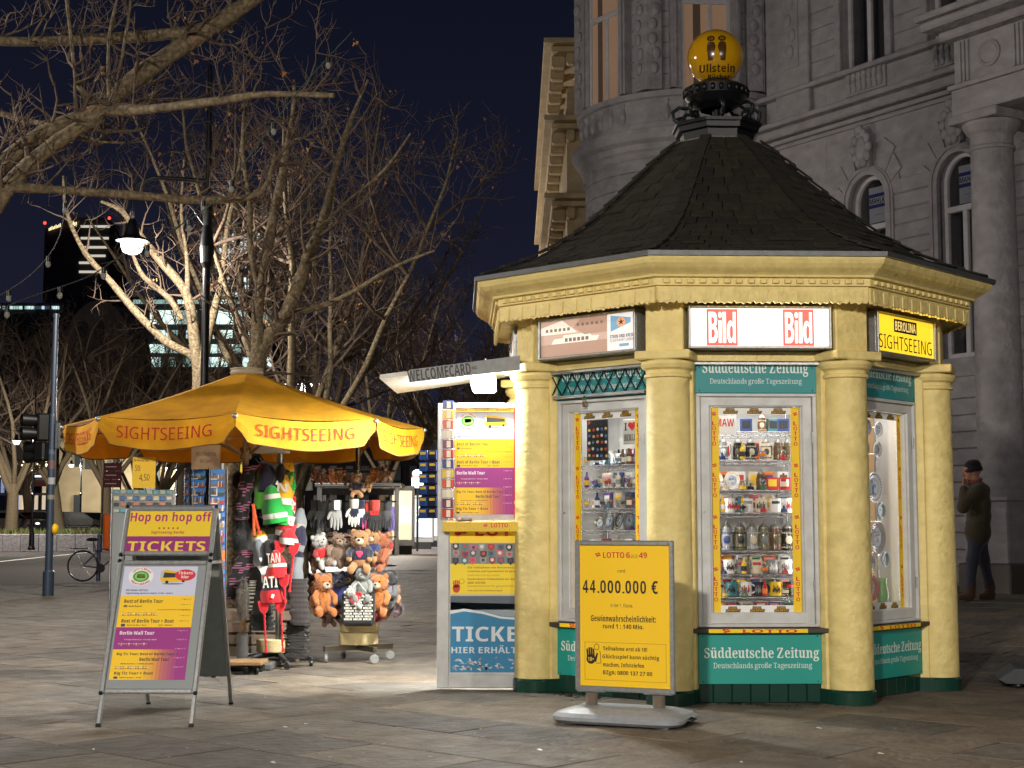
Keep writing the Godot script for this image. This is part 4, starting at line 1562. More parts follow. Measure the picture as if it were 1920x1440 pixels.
	lit_grid(o, "window", 229.8, -4, 573, 116, 581, 26, 1, 0.85, [cool[1], cool[3], blue[1]], 0.8, 0.7)
	o = thing("domed_church", "dark round gabled church with three tall arched windows", "church")
	mb = MB.new()
	var a := at(116, 640, 150)
	var b := at(250, 640, 150)
	var q2 := PackedVector2Array([Vector2(a.x, -0.2), Vector2(b.x, -0.2)])
	for k in 17:
		var t := PI * k / 16.0
		q2.append(Vector2((a.x + b.x) * 0.5 + cos(t) * (b.x - a.x) * 0.5, 17.5 + sin(t) * 6.3))
	mb.prism(q2, -158, -150)
	part(o, "wall", mb, dress(mat(L(92, 84, 82), 0.9), M.grime, 0.05))
	for k in 3:
		var w := MB.new()
		var c := at(155 + k * 30.0, 640, 149.9)
		var q3 := PackedVector2Array([Vector2(-0.5, -3.2), Vector2(0.5, -3.2)])
		for j in 9:
			var t := PI * j / 8.0
			q3.append(Vector2(cos(t) * 0.5, 1.6 + sin(t) * 0.5))
		w.xf = Transform3D(Basis(), c)
		w.prism(q3, -0.1, 0.05)
		part(o, "window", w, mat(L(26, 26, 30), 0.6))
	# shops along the far pavement
	o = thing("shop_row", "far shop front with blue lit interior under a red awning", "shop")
	mb = MB.new()
	slab_box(mb, 135, -40, 800, 100, 10)
	part(o, "wall", mb, dress(mat(L(72, 70, 66), 0.9), M.grime, 0.1))
	lit_grid(o, "shop_window", 134.8, -20, 895, 95, 958, 16, 2, 1.0, [mat(L(20, 24, 40), 0.2), mat(L(26, 30, 44), 0.2), glow(Color(0.1, 0.25, 0.8), 0.4), glow(Color(1, 0.75, 0.45), 0.45), mat(L(30, 24, 30), 0.3)], 0.8, 0.85)
	var s := MB.new()
	s.box(at(45, 893, 134.3), Vector3(5.6, 0.16, 0.3))
	part(o, "light_strip_lamp", s, glow(Color(0.85, 1.0, 0.95), 1.2))
	var aw := MB.new()
	var p0 := at(56, 898, 134)
	var p1 := at(102, 912, 131)
	aw.quad(p0, p0 + Vector3(3.2, 0, 0), p1 + Vector3(1.2, 0, 0), p1 - Vector3(2.2, 0, 0))
	part(o, "awning", aw, mat(L(120, 34, 30), 0.8))
	o = thing("cream_house", "far cream walled house with dark doorways behind plane trees", "building")
	mb = MB.new()
	slab_box(mb, 128, 112, 822, 330, 10)
	part(o, "wall", mb, dress(mat(L(150, 138, 108), 0.9), M.grime, 0.1))
	for q in [[140, 845, 156, 875], [160, 838, 178, 880], [138, 928, 152, 962], [205, 850, 222, 880], [270, 850, 300, 960]]:
		var c := at((q[0] + q[2]) * 0.5, (q[1] + q[3]) * 0.5, 127.9)
		var w := MB.new()
		w.box(c, Vector3((q[2] - q[0]) * 128 / F, (q[3] - q[1]) * 128 / F, 0.1), 0.02)
		part(o, "window", w, mat(L(36, 42, 44), 0.4))
	# houses closing the street behind the trees and the kiosk
	o = thing("dark_house", "unlit house far behind the bare trees between parasol and kiosk", "building")
	mb = MB.new()
	slab_box(mb, 170, 505, 840, 800, 12)
	part(o, "wall", mb, dark)
	lit_grid(o, "window", 169.8, 520, 860, 790, 970, 9, 2, 1.0, [mat(L(24, 26, 32), 0.3), glow(Color(1, 0.8, 0.5), 0.25), mat(L(24, 26, 32), 0.3)], 0.45, 0.5)
	# small lights in the trees far left
	for k in 26:
		var p := at(rng.randf_range(36, 96), rng.randf_range(862, 884), 100.0)
		var bl := MB.new()
		bl.ball(Vector3.ZERO, Vector3.ONE * 0.07, 6, 4)
		solo("fairy_light", "tiny warm fairy light in the far trees by the shop", "fairy light", bl, glow(Color(1, 0.75, 0.35), 3.0) if k == 0 else M.fairy, "fairy lights in the far trees", Transform3D(Basis(), p))
		if k == 0:
			M.fairy = glow(Color(1, 0.75, 0.35), 3.0)
# ================= trees
var twig_total := 0
func wander(p: Vector3, d: Vector3, len_: float, n: int, wob: float, lift: float) -> Array:
	var pts := [p]
	var q := p
	var dir := d.normalized()
	for k in n:
		dir = (dir + Vector3(rng.randf_range(-wob, wob), rng.randf_range(-wob, wob) + lift, rng.randf_range(-wob, wob))).normalized()
		q += dir * len_ / n
		pts.append(q)
	return pts
func taper(n: int, r0: float, r1: float) -> Array:
	var a := []
	for k in n:
		a.append(lerpf(r0, r1, k / float(n - 1)))
	return a
func twigs(mb: MB, leaf: MB, pts: Array, r: float, level: int, per: float, len_: float, leafy: float, minr := 0.0022) -> void:
	# sprout side shoots along a polyline, then twigs on those
	var total := 0.0
	for k in pts.size() - 1:
		total += pts[k].distance_to(pts[k + 1])
	var count := int(total * per)
	for j in count:
		var t := pow(rng.randf(), 0.75) * (pts.size() - 1)
		var k := mini(int(t), pts.size() - 2)
		var p: Vector3 = pts[k].lerp(pts[k + 1], t - k)
		var along_: Vector3 = (pts[k + 1] - pts[k]).normalized()
		var side := Vector3(rng.randf_range(-1, 1), rng.randf_range(-0.4, 1), rng.randf_range(-1, 1))
		side = (side - along_ * side.dot(along_)).normalized()
		var d := (side * rng.randf_range(0.6, 1.1) + along_ * rng.randf_range(0.2, 0.9)).normalized()
		var l := len_ * rng.randf_range(0.45, 1.2)
		var q := wander(p, d, l, 4 if level > 0 else 3, 0.3, 0.06)
		mb.tube(q, taper(q.size(), maxf(r * rng.randf_range(0.5, 0.9), minr), minr * 0.5), 4 if level > 1 else 3, false)
		twig_total += 1
		if level > 0:
			twigs(mb, leaf, q, r * 0.55, level - 1, per * 1.5, len_ * 0.55, leafy, minr)
		if rng.randf() < leafy:
			var e: Vector3 = q[-1]
			for z in rng.randi_range(1, 3):
				var s := rng.randf_range(0.02, 0.045)
				var a := e + Vector3(rng.randf_range(-0.05, 0.05), rng.randf_range(-0.08, 0.02), rng.randf_range(-0.05, 0.05))
				leaf.col = [L(128, 84, 46), L(104, 66, 38), L(150, 108, 58)][rng.randi() % 3]
				leaf.tri(a, a + Vector3(s, -s * 0.4, s * 0.5), a + Vector3(rng.randf_range(-0.3, 0.6) * s, -s * 1.3, 0))
func px_limb(a: Array, D: float) -> Array:
	# [[px, py, radius px, extra depth]...] -> smooth points and radii in metres
	var P := []
	var Rr := []
	for q in a:
		var d: float = D + (q[3] if q.size() > 3 else 0.0)
		P.append(at(q[0], q[1], d))
		Rr.append(q[2] * d / F)
	var pts := []
	var rr := []
	for k in P.size() - 1:
		for j in 3:
			var t := j / 3.0
			var p0: Vector3 = P[maxi(k - 1, 0)]
			var p3: Vector3 = P[mini(k + 2, P.size() - 1)]
			pts.append(P[k].cubic_interpolate(P[k + 1], p0, p3, t))
			rr.append(lerpf(Rr[k], Rr[k + 1], t) * rng.randf_range(0.9, 1.12))
	pts.append(P[-1])
	rr.append(Rr[-1])
	return [pts, rr]
func shaped_tree(label: String, D: float, trunk: Array, limbs: Array, per: float, len_: float, level: int, leafy := 0.02) -> void:
	var o := thing("plane_tree", label, "tree", "bare plane trees")
	var t := MB.new()
	var lt := px_limb(trunk, D)
	lt[0][0].y = -0.05
	t.tube(lt[0], lt[1], 14)
	part(o, "trunk", t, M.bark)
	var tw := MB.new()
	var lf := MB.new()
	for a in limbs:
		var l := px_limb(a, D)
		var mb := MB.new()
		mb.tube(l[0], l[1], 10)
		part(o, "limb", mb, M.bark)
		twigs(tw, lf, l[0], l[1][l[1].size() / 2] * 0.5, level, per, len_, leafy)
	var c := part(o, "crown", tw, M.twig)
	if lf.v.size():
		part(c, "dry_leaves", lf, M.matte)
func free_tree(label: String, base: Vector3, h: float, spread: float, r: float, limbs: int, per: float, len_: float, leafy: float, minr: float, dark := false) -> void:
	var o := thing("plane_tree", label, "tree", "bare plane trees", Transform3D(Basis(), base))
	var t := MB.new()
	var fork := h * rng.randf_range(0.2, 0.27)
	var lean := Vector3(rng.randf_range(-0.2, 0.2), 1, rng.randf_range(-0.2, 0.2))
	var tp := wander(Vector3(0, -0.05, 0), lean, fork, 4, 0.05, 0.1)
	t.tube(tp, taper(5, r * 1.15, r * 0.85), 12)
	part(o, "trunk", t, M.bark)
	var tw := MB.new()
	var lf := MB.new()
	for k in limbs:
		var a := TAU * (k + rng.randf() * 0.6) / limbs
		var d := Vector3(sin(a) * spread, 1.0, cos(a) * spread)
		var q := wander(tp[-1] - Vector3(0, rng.randf() * fork * 0.3, 0), d, (h - fork) * rng.randf_range(0.85, 1.1), 8, 0.16, 0.05)
		var mb := MB.new()
		mb.tube(q, taper(9, r * rng.randf_range(0.4, 0.65), minr * 3.0), 8)
		part(o, "limb", mb, M.bark)
		for j in 5:
			var f := rng.randi_range(2, 6)
			var q2 := wander(q[f], Vector3(rng.randf_range(-1, 1), rng.randf_range(0.2, 1.0), rng.randf_range(-1, 1)), h * 0.3 * rng.randf_range(0.6, 1.1), 6, 0.2, 0.08)
			tw.tube(q2, taper(7, r * 0.22, minr * 1.5), 5, false)
			twigs(tw, lf, q2, minr * 3.0, 1, per, len_, leafy, minr)
		twigs(tw, lf, q.slice(2), minr * 3.0, 1, per, len_, leafy, minr)
	var c := part(o, "crown", tw, M.twig)
	if lf.v.size():
		part(c, "dry_leaves", lf, M.matte)
func trees() -> void:
	# the big limbs that reach in from the left
	shaped_tree("mottled plane tree whose heavy limbs reach overhead from beside the viewpoint", 13.0,
		[[-190, 1250, 34], [-170, 900, 30], [-130, 650, 28], [-60, 470, 24], [0, 350, 19]],
		[[[-60, 460, 18], [0, 372, 17], [32, 330, 16, 0.1], [110, 264, 15, 0.2], [190, 215, 15, 0.3]],
		[[-70, 400, 14], [0, 312, 15, 0.2], [83, 247, 14, 0.3], [187, 207, 14, 0.3], [250, 150, 17, 0.5], [333, 92, 17, 0.8], [417, 37, 16, 1.0], [500, -20, 14, 1.2], [560, -80, 9, 1.4]],
		[[190, 208, 13, 0.3], [283, 204, 9, 0.0], [417, 188, 8, -0.4], [500, 176, 6, -0.6], [626, 179, 5, -0.8]],
		[[-60, 60, 12, 0.6], [0, 77, 10, 0.6], [146, 75, 10, 0.7], [333, 62, 11, 0.8], [408, 42, 12, 0.95]],
		[[10, 350, 10], [110, 356, 8, 0.3], [250, 366, 8, 0.5], [375, 375, 8, 0.6], [487, 362, 6, 0.8], [517, 283, 3, 0.9]],
		[[178, 190, 7, 0.3], [150, 165, 5, 0.2], [140, 130, 4, 0.2], [132, 60, 3.4, 0.1], [124, -10, 3, 0]],
		[[205, 195, 4, 0.3], [203, 120, 3.4, 0.3], [206, 60, 3, 0.2], [222, -10, 2.5, 0.2]],
		[[212, 190, 4, 0.3], [228, 110, 3.2, 0.3], [240, 40, 2.8, 0.2], [246, -10, 2.5, 0.2]],
		[[0, 212, 6, 1.0], [50, 226, 6, 1.0], [100, 236, 4, 0.9], [180, 262, 4, 0.7], [232, 268, 2, 0.7]]],
		5.6, 0.62, 2, 0.012)
	# the tree behind the parasol
	shaped_tree("pale plane tree forking just above the yellow parasol", 17.0,
		[[437, 1192, 17], [434, 1000, 15], [436, 860, 15], [462, 740, 16], [486, 672, 18]],
		[[[474, 705, 15], [486, 660, 15], [482, 600, 11], [492, 520, 10], [510, 420, 9, 0.2], [530, 320, 7, 0.3], [548, 220, 5, 0.4], [552, 150, 3, 0.4]],
		[[482, 680, 13], [500, 640, 14], [530, 600, 13], [556, 545, 12], [578, 480, 11], [604, 420, 9, 0.3], [628, 320, 7, 0.5], [660, 220, 4, 0.6], [690, 150, 2, 0.6]],
		[[540, 588, 6], [600, 575, 6], [660, 548, 5, -0.3], [740, 500, 4, -0.5], [815, 470, 2, -0.7]],
		[[490, 560, 6], [470, 470, 6], [468, 380, 5], [455, 280, 4], [460, 180, 2]],
		[[590, 440, 5], [650, 380, 4], [720, 320, 3], [770, 250, 2]]],
		4.4, 0.85, 2, 0.03)
	# the tree behind the lamp post
	shaped_tree("plane tree with splayed limbs standing behind the ornate lamp post", 26.0,
		[[372, 1160, 15], [372, 1000, 14], [374, 860, 14], [374, 760, 14], [373, 690, 13]],
		[[[374, 720, 11], [366, 672, 9], [310, 640, 8], [250, 580, 7], [205, 525, 6], [160, 475, 5], [125, 400, 4], [118, 330, 2]],
		[[373, 705, 11], [366, 650, 11], [357, 575, 10], [340, 535, 9], [300, 488, 8], [258, 435, 7], [228, 395, 5], [190, 378, 3]],
		[[376, 705, 10], [388, 640, 9], [405, 570, 7], [418, 510, 6], [426, 430, 5], [446, 330, 4], [455, 240, 2]],
		[[340, 600, 6], [318, 560, 6], [270, 520, 5], [250, 480, 3]],
		[[352, 550, 5], [350, 480, 4], [340, 400, 3], [345, 300, 2]]],
		3.0, 0.8, 2, 0.02)
	for q in [[548, 27.0, 9.6, "many stemmed plane tree right of the parasol with clinging brown leaves"], [566, 33.0, 10.5, "tall bare tree between parasol top and kiosk awning"], [842, 46.0, 8.8, "bare tree with brown leaves beside the kiosk awning"], [880, 38.0, 6.8, "smaller bare tree nearest to the sandstone house"], [705, 72.0, 15.0, "bare tree farther down the pavement behind the others"]]:
		var b := at(q[0], 990, q[1])
		free_tree(q[3], Vector3(b.x, 0, -q[1]), q[2], 0.62, 0.17, 7, 3.9, 0.95, 0.1, 0.0045 + q[1] * 0.00006)
	for q in [[20, 92.0, 15.0, "dark plane tree by the far shop front"], [112, 95.0, 14.0, "thick plane tree standing on the planted median"], [200, 97.0, 15.0, "leaning pale trunk tree on the planted median"], [300, 104.0, 14.0, "bare tree before the cream house"], [60, 112.0, 16.0, "tall bare tree behind the far median trees"], [250, 118.0, 15.0, "bare tree in front of the domed church"], [430, 110.0, 14.0, "far bare tree hidden behind the souvenir racks"]]:
		var b := at(q[0], 990, q[1])
		free_tree(q[3], Vector3(b.x, 0.8, -q[1]), q[2], 0.7, 0.36, 7, 1.9, 1.9, 0.0, 0.012)
	M.bulb = mat(L(130, 130, 126), 0.08)
	# strings of unlit bulbs
	for q in [["black bulb string sagging in front of the lamp globe", [[-20, 588], [60, 556], [163, 520], [226, 482], [330, 430], [420, 330]], 12.2], ["bulb string climbing past the dark tower", [[-20, 566], [60, 514], [113, 440], [125, 330]], 12.8], ["green cord with bulbs slanting across the crown", [[318, 434], [400, 380], [470, 290], [560, 170], [660, 60]], 12.0]]:
		var o := thing("string_light", q[0], "light string", "unlit bulb strings")
		var pts := []
		for a in q[1]:
			pts.append(at(a[0], a[1], q[2]))
		var s := []
		for k in pts.size() - 1:
			for j in 4:
				s.append(pts[k].cubic_interpolate(pts[k + 1], pts[maxi(k - 1, 0)], pts[mini(k + 2, pts.size() - 1)], j / 4.0))
		s.append(pts[-1])
		var mb := MB.new()
		mb.tube(s, taper(s.size(), 0.0055, 0.0055), 5)
		part(o, "cable", mb, mat(L(24, 52, 44) if q[0].begins_with("green") else L(16, 16, 17), 0.6))
		for k in range(2, s.size(), 4):
			var bu := MB.new()
			bu.xf = Transform3D(Basis(), s[k])
			bu.lathe([Vector2(0.0, -0.1), Vector2(0.018, -0.088), Vector2(0.023, -0.068), Vector2(0.018, -0.045)], 10, Vector3.ZERO, true)
			var so := MB.new()
			so.xf = bu.xf
			so.lathe([Vector2(0.019, -0.048), Vector2(0.019, 0.0), Vector2(0.0, 0.004)], 10)
			var sk := part(o, "socket", so, M.iron)
			part(sk, "bulb", bu, M.bulb)
# ================= what stands in the kiosk windows
func mug_parts(o: Node3D, h: float, r: float, k: Color, band: Color, style: int) -> void:
	var mb := MB.new()
	mb.col = k
	mb.lathe([Vector2(0.0, 0.0), Vector2(r * 0.92, 0.001), Vector2(r, 0.008), Vector2(r, h), Vector2(r * 0.93, h), Vector2(r * 0.9, 0.01)], 18)
	part(o, "cup", mb, M.gloss)
	var hd := MB.new()
	hd.col = k
	var pts := []
	for q in 7:
		var a := PI * q / 6.0
		pts.append(Vector3(r * 0.95 + sin(a) * h * 0.3, h * 0.52 + cos(a) * h * 0.3, 0))
	hd.tube(pts, taper(7, h * 0.06, h * 0.06), 6)
	part(o, "handle", hd, M.gloss)
	var pr := MB.new()
	for q in 9:
		var a0 := -0.7 + q * 0.16
		var y0: float = h * [0.3, 0.25, 0.35, 0.2][q % 4] if style != 1 else h * 0.62
		var y1: float = h * [0.6, 0.78, 0.5, 0.68][(q * 3 + style) % 4] if style != 1 else h * 0.82
		pr.col = band
		var rr := r + 0.0007
		pr.quad(Vector3(sin(a0) * rr, y1, cos(a0) * rr), Vector3(sin(a0 + 0.14) * rr, y1, cos(a0 + 0.14) * rr), Vector3(sin(a0 + 0.14) * rr, y0, cos(a0 + 0.14) * rr), Vector3(sin(a0) * rr, y0, cos(a0) * rr))
	part(o, "print", pr, M.gloss)
func stein_parts(o: Node3D, h: float, r: float, k: Color, k2: Color) -> void:
	var mb := MB.new()
	mb.col = k
	mb.lathe([Vector2(0.0, 0.0), Vector2(r * 1.05, 0.001), Vector2(r * 1.08, h * 0.05), Vector2(r, h * 0.1), Vector2(r * 1.04, h * 0.3), Vector2(r, h * 0.52), Vector2(r * 0.82, h * 0.66), Vector2(r * 0.78, h * 0.72)], 18, Vector3.ZERO, true)
	part(o, "body", mb, M.gloss)
	var re := MB.new()
	re.col = k2
	re.ball(Vector3(0, h * 0.34, r * 0.93), Vector3(r * 0.55, h * 0.15, r * 0.16), 10, 8)
	for q in 9:
		var a := -1.3 + q * 0.325
		re.ball(Vector3(sin(a) * r, h * 0.56, cos(a) * r), Vector3(r, h * 0.3, r) * 0.11, 6, 4)
		re.ball(Vector3(sin(a) * r * 1.05, h * 0.1, cos(a) * r * 1.05), Vector3(r, h * 0.3, r) * 0.11, 6, 4)
	part(o, "relief", re, M.satin)
	var lid := MB.new()
	lid.col = L(150, 148, 140)
	lid.lathe([Vector2(r * 0.84, h * 0.71), Vector2(r * 0.84, h * 0.74), Vector2(r * 0.6, h * 0.8), Vector2(r * 0.25, h * 0.86), Vector2(r * 0.12, h * 0.9), Vector2(r * 0.16, h * 0.95), Vector2(0.0, h)], 14, Vector3.ZERO, true)
	part(o, "lid", lid, M.metal)
	var hd := MB.new()
	hd.col = k
	hd.tube([Vector3(r * 0.75, h * 0.68, 0), Vector3(r * 1.5, h * 0.66, 0), Vector3(r * 1.65, h * 0.45, 0), Vector3(r * 1.35, h * 0.22, 0), Vector3(r, h * 0.16, 0)], taper(5, r * 0.12, r * 0.1), 6)
	part(o, "handle", hd, M.gloss)
func plate_parts(o: Node3D, r: float, rim: Color, mid: Color, ov := 1.0) -> void:
	var mb := MB.new()
	mb.xf = Transform3D(Basis(Vector3.RIGHT, PI / 2), Vector3.ZERO)
	mb.col = rim
	mb.lathe([Vector2(0.0, -0.006), Vector2(r * 0.6, -0.006), Vector2(r, 0.012), Vector2(r * 1.0, 0.016), Vector2(r * 0.62, 0.002), Vector2(0.0, 0.002)], 24, Vector3.ZERO, false, false, 0.0, ov)
	part(o, "dish", mb, M.gloss)
	var pc := MB.new()
	pc.xf = Transform3D(Basis(), Vector3(0, 0, 0.004))
	pc.face(Rect2(-1, -1, 2, 2), r * 2 * ov, r * 2)
	pc.disc(0, 0, 0.6, 0.6, L(150, 165, 185), 18)
	pc.lay = 0.0006
	for q in 16:
		var a := rng.randf() * TAU
		var d := rng.randf() * 0.42
		var s := rng.randf_range(0.06, 0.16)
		pc.lay += 0.00005
		pc.disc(cos(a) * d, sin(a) * d, s, s * 0.8, [mid, L(70, 90, 130), L(180, 190, 200), L(110, 100, 70)][q % 4], 8)
	part(o, "picture", pc, M.paper)
	var rm := MB.new()
	rm.xf = Transform3D(Basis(), Vector3(0, 0, 0.0135))
	for q in 28:
		var a := TAU * q / 28
		rm.col = mid
		rm.ball(Vector3(cos(a) * r * 0.83 * ov, sin(a) * r * 0.83, 0.0), Vector3(0.07, 0.05, 0.02) * r, 5, 3)
	part(o, "rim_ornament", rm, M.paper)
func wire_shelves(k: int, label: String, ys: Array, w: float) -> void:
	var o := thing("wire_shelf", label, "shelf", "", kworld(k, 0, 0))
	for y in ys:
		var mb := MB.new()
		for z in [1.36, 1.05]:
			mb.tube([Vector3(-w, y - 0.004, z), Vector3(w, y - 0.004, z)], [0.003, 0.003], 5)
			mb.tube([Vector3(-w, y - 0.03, z), Vector3(w, y - 0.03, z)], [0.003, 0.003], 5)
			var zz := []
			for q in 25:
				zz.append(Vector3(-w + 2 * w * q / 24.0, y - (0.004 if q % 2 else 0.03), z))
			mb.tube(zz, taper(25, 0.0018, 0.0018), 4)
		for q in 14:
			var x := -w + 2 * w * (q + 0.5) / 14.0
			mb.tube([Vector3(x, y - 0.004, 1.05), Vector3(x, y - 0.004, 1.36)], [0.0018, 0.0018], 4, false)
		mb.col = L(205, 205, 205)
		part(o, "shelf", mb, M.chrome)
	for s in [-1, 1]:
		for z in [1.36, 1.05]:
			var p := MB.new()
			p.tube([Vector3(s * w, 0.1, z), Vector3(s * w, 2.1, z)], [0.009, 0.009], 8)
			part(o, "post", p, M.chrome)
const HUES := {"black": [24, 24, 26], "white": [225, 224, 220], "brown": [96, 66, 38], "olive": [92, 88, 58], "blue": [40, 62, 120], "red": [176, 34, 30], "yellow": [222, 182, 40], "green": [40, 98, 62], "grey": [130, 132, 134], "cream": [216, 204, 176], "teal": [50, 110, 120], "pink": [222, 150, 160], "purple": [96, 60, 130], "orange": [222, 120, 40]}
func hue(s: String) -> Color:
	return L(HUES[s][0], HUES[s][1], HUES[s][2])
func on_shelf(k: int, x: float, y: float, z: float, turn := 0.0) -> Transform3D:
	return kworld(k) * Transform3D(Basis(Vector3.UP, turn), Vector3(x, y, z))
func stock(kind: String, k: int, x: float, y: float, z: float, tone: String, where: String, size := 1.0, accent := "red") -> void:
	var o: Node3D
	var t := on_shelf(k, x, y, z, rng.randf_range(-0.3, 0.3))
	match kind:
		"mug":
			o = thing("mug", "%s souvenir mug with %s print on %s" % [tone, accent, where], "mug", "mugs in the kiosk windows", t)
			mug_parts(o, 0.1 * size, 0.044 * size, hue(tone), hue(accent), rng.randi() % 3)
		"stein":
			o = thing("beer_stein", "%s lidded beer stein with %s relief on %s" % [tone, accent, where], "beer stein", "beer steins in the kiosk windows", t)
			stein_parts(o, 0.2 * size, 0.042 * size, hue(tone), hue(accent))
		"plate":
			o = thing("souvenir_plate", "%s rimmed picture plate with %s ornament on %s" % [tone, accent, where], "plate", "plates in the kiosk windows", t * Transform3D(Basis(Vector3.RIGHT, -0.25), Vector3(0, 0.055 * size, 0)))
			plate_parts(o, 0.055 * size, hue(tone), hue(accent), 0.85)
		"tumbler":
			o = thing("glass_tumbler", "clear glass tumbler with %s band on %s" % [accent, where], "glass", "glasses in the kiosk windows", t)
			var mb := MB.new()
			mb.lathe([Vector2(0.0, 0.0), Vector2(0.02, 0.001), Vector2(0.026, 0.075 * size), Vector2(0.024, 0.075 * size), Vector2(0.018, 0.008), Vector2(0.0, 0.008)], 14)
			part(o, "cup", mb, M.clear)
			var bd := MB.new()
			bd.col = hue(accent)
			bd.lathe([Vector2(0.0238, 0.03 * size), Vector2(0.0262, 0.055 * size)], 14)
			part(o, "band", bd, M.gloss)
		"bottle":
			o = thing("bottle", "small %s bottle with %s label on %s" % [tone, accent, where], "bottle", "bottles in the kiosk windows", t)
			var mb := MB.new()
			mb.col = hue(tone)
			mb.lathe([Vector2(0.0, 0.0), Vector2(0.018, 0.001), Vector2(0.019, 0.07), Vector2(0.008, 0.09), Vector2(0.008, 0.115), Vector2(0.0, 0.116)], 12)
			part(o, "glass", mb, M.gloss)
			var lb := MB.new()
			lb.col = hue(accent)
			lb.lathe([Vector2(0.0196, 0.02), Vector2(0.0198, 0.055)], 12)
			part(o, "label", lb, M.paper)
		"box":
			o = thing("souvenir_box", "%s souvenir box with %s panel on %s" % [tone, accent, where], "box", "boxes in the kiosk windows", t)
			var mb := MB.new()
			mb.col = hue(tone)
			mb.box(Vector3(0, 0.045 * size, 0), Vector3(0.085, 0.09 * size, 0.03), 0.002)
			part(o, "carton", mb, M.paper)
			var lb := MB.new()
			lb.col = hue(accent)
			lb.box(Vector3(0, 0.05 * size, 0.0155), Vector3(0.06, 0.05 * size, 0.002))
			part(o, "panel", lb, M.paper)
		"globe":
			o = thing("snow_globe", "small snow globe on %s base on %s" % [tone, where], "snow globe", "snow globes in the kiosk windows", t)
			var mb := MB.new()
			mb.ball(Vector3(0, 0.045, 0), Vector3.ONE * 0.026, 14, 10)
			part(o, "dome", mb, M.clear)
			var bs := MB.new()
			bs.col = hue(tone)
			bs.lathe([Vector2(0.026, 0.0), Vector2(0.021, 0.024), Vector2(0.0, 0.026)], 14)
			bs.ball(Vector3(0, 0.035, 0), Vector3(0.008, 0.016, 0.008), 6, 5)
			part(o, "base", bs, M.gloss)
func contents() -> void:
	M.chrome = mat(L(190, 190, 192), 0.25, 0.9)
	M.clear = glass(0.14)
	# white lining behind the goods
	var o := thing("display_back", "white boards closing the back of the kiosk shop windows", "panel", "", kworld(0))
	for k in [-1, 0, 1]:
		var mb := MB.new()
		mb.xf = kface(k)
		mb.box(Vector3(0, 1.3, 0.93), Vector3(0.78, 2.2, 0.02))
		for s in [-1, 1]:
			mb.box(Vector3(s * 0.385, 1.3, 1.15), Vector3(0.015, 2.2, 0.42))
		part(o, "board", mb, mat(L(196, 196, 194), 0.7))
	for k in [-1, 0, 1]:
		var tb := MB.new()
		tb.xf = kface(k)
		for s in [-1, 1]:
			tb.box(Vector3(s * 0.37, 1.3, 1.39), Vector3(0.025, 1.4, 0.02), 0.004)
		tb.box(Vector3(0, 2.1, 1.37), Vector3(0.7, 0.03, 0.04), 0.004)
		part(o, "tube_lamp", tb, glow(Color(1, 0.98, 0.95), 2.5))
		for s in [-1, 1]:
			area_light(o, kface(k) * Transform3D(Basis(Vector3.UP, -s * deg_to_rad(62.0) * -1.0), Vector3(s * 0.352, 1.3, 1.372)), Vector2(0.02, 1.4), 0.26 if k == 0 else 0.17, Color(1, 0.97, 0.92))
		area_light(o, kface(k) * Transform3D(Basis(Vector3.RIGHT, -PI / 2), Vector3(0, 2.08, 1.25)), Vector2(0.6, 0.2), 0.36 if k == 0 else 0.24, Color(1, 0.97, 0.92))
	var ys := [1.88, 1.68, 1.468, 1.307, 1.04, 0.875, 0.718, 0.64]
	wire_shelves(0, "chrome wire shelving behind the beer stein window", ys, 0.3)
	var W := ["the top shelf behind the front window", "the shelf of dark steins", "the shelf of small figures", "the upper mug shelf", "the tall stein shelf", "the lower mug shelf", "the lowest mug shelf"]
	# behind the front window
	for q in [[-0.2, "grey", "white"], [-0.09, "black", "olive"], [0.0, "black", "cream"], [0.11, "cream", "brown"], [0.2, "brown", "olive"], [0.27, "olive", "brown"]]:
		stock("stein", 0, q[0], 1.682, 1.25, q[1], W[1], 0.86, q[2])
	stock("stein", 0, 0.09, 1.883, 1.22, "brown", W[0], 0.72, "cream")
	for q in [[-0.02, "blue"], [0.17, "teal"], [0.25, "blue"]]:
		stock("box", 0, q[0], 1.883, 1.2, q[1], W[0], 1.1, "black")
	for q in [[-0.25, "cream", "white"], [-0.13, "white", "yellow"]]:
		stock("plate", 0, q[0], 1.47, 1.22, q[1], W[2], 1.2, q[2])
	for x in [-0.19, -0.06, -0.01]:
		stock("globe", 0, x, 1.47, 1.28, "cream" if x < -0.1 else "black", W[2])
	stock("stein", 0, 0.07, 1.47, 1.25, "brown", W[2], 0.78, "black")
	for q in [[0.15, "red", "yellow"], [0.24, "red", "white"]]:
		stock("box", 0, q[0], 1.47, 1.25, q[1], W[2], 1.0, q[2])
	for q in [[-0.26, "grey", "black"], [-0.16, "white", "red"], [-0.03, "white", "grey"], [0.07, "cream", "black"], [0.17, "white", "black"], [0.26, "white", "red"]]:
		stock("mug", 0, q[0], 1.309, 1.25, q[1], W[3], 1.0, q[2])
	stock("bottle", 0, -0.095, 1.309, 1.29, "teal", W[3], 1.0, "red")
	stock("bottle", 0, -0.065, 1.309, 1.27, "yellow", W[3], 1.0, "green")
	for q in [[-0.27, "brown", "cream"], [-0.18, "grey", "blue"], [-0.085, "olive", "black"], [0.0, "grey", "cream"], [0.085, "olive", "grey"], [0.165, "brown", "olive"], [0.255, "black", "cream"]]:
		stock("stein", 0, q[0], 1.042, 1.25, q[1], W[4], 1.1, q[2])
	for q in [[-0.26, "red", "white"], [-0.17, "white", "black"], [-0.07, "grey", "red"], [0.03, "cream", "red"], [0.14, "grey", "white"], [0.24, "white", "grey"]]:
		stock("mug", 0, q[0], 0.877, 1.25, q[1], W[5], 1.0, q[2])
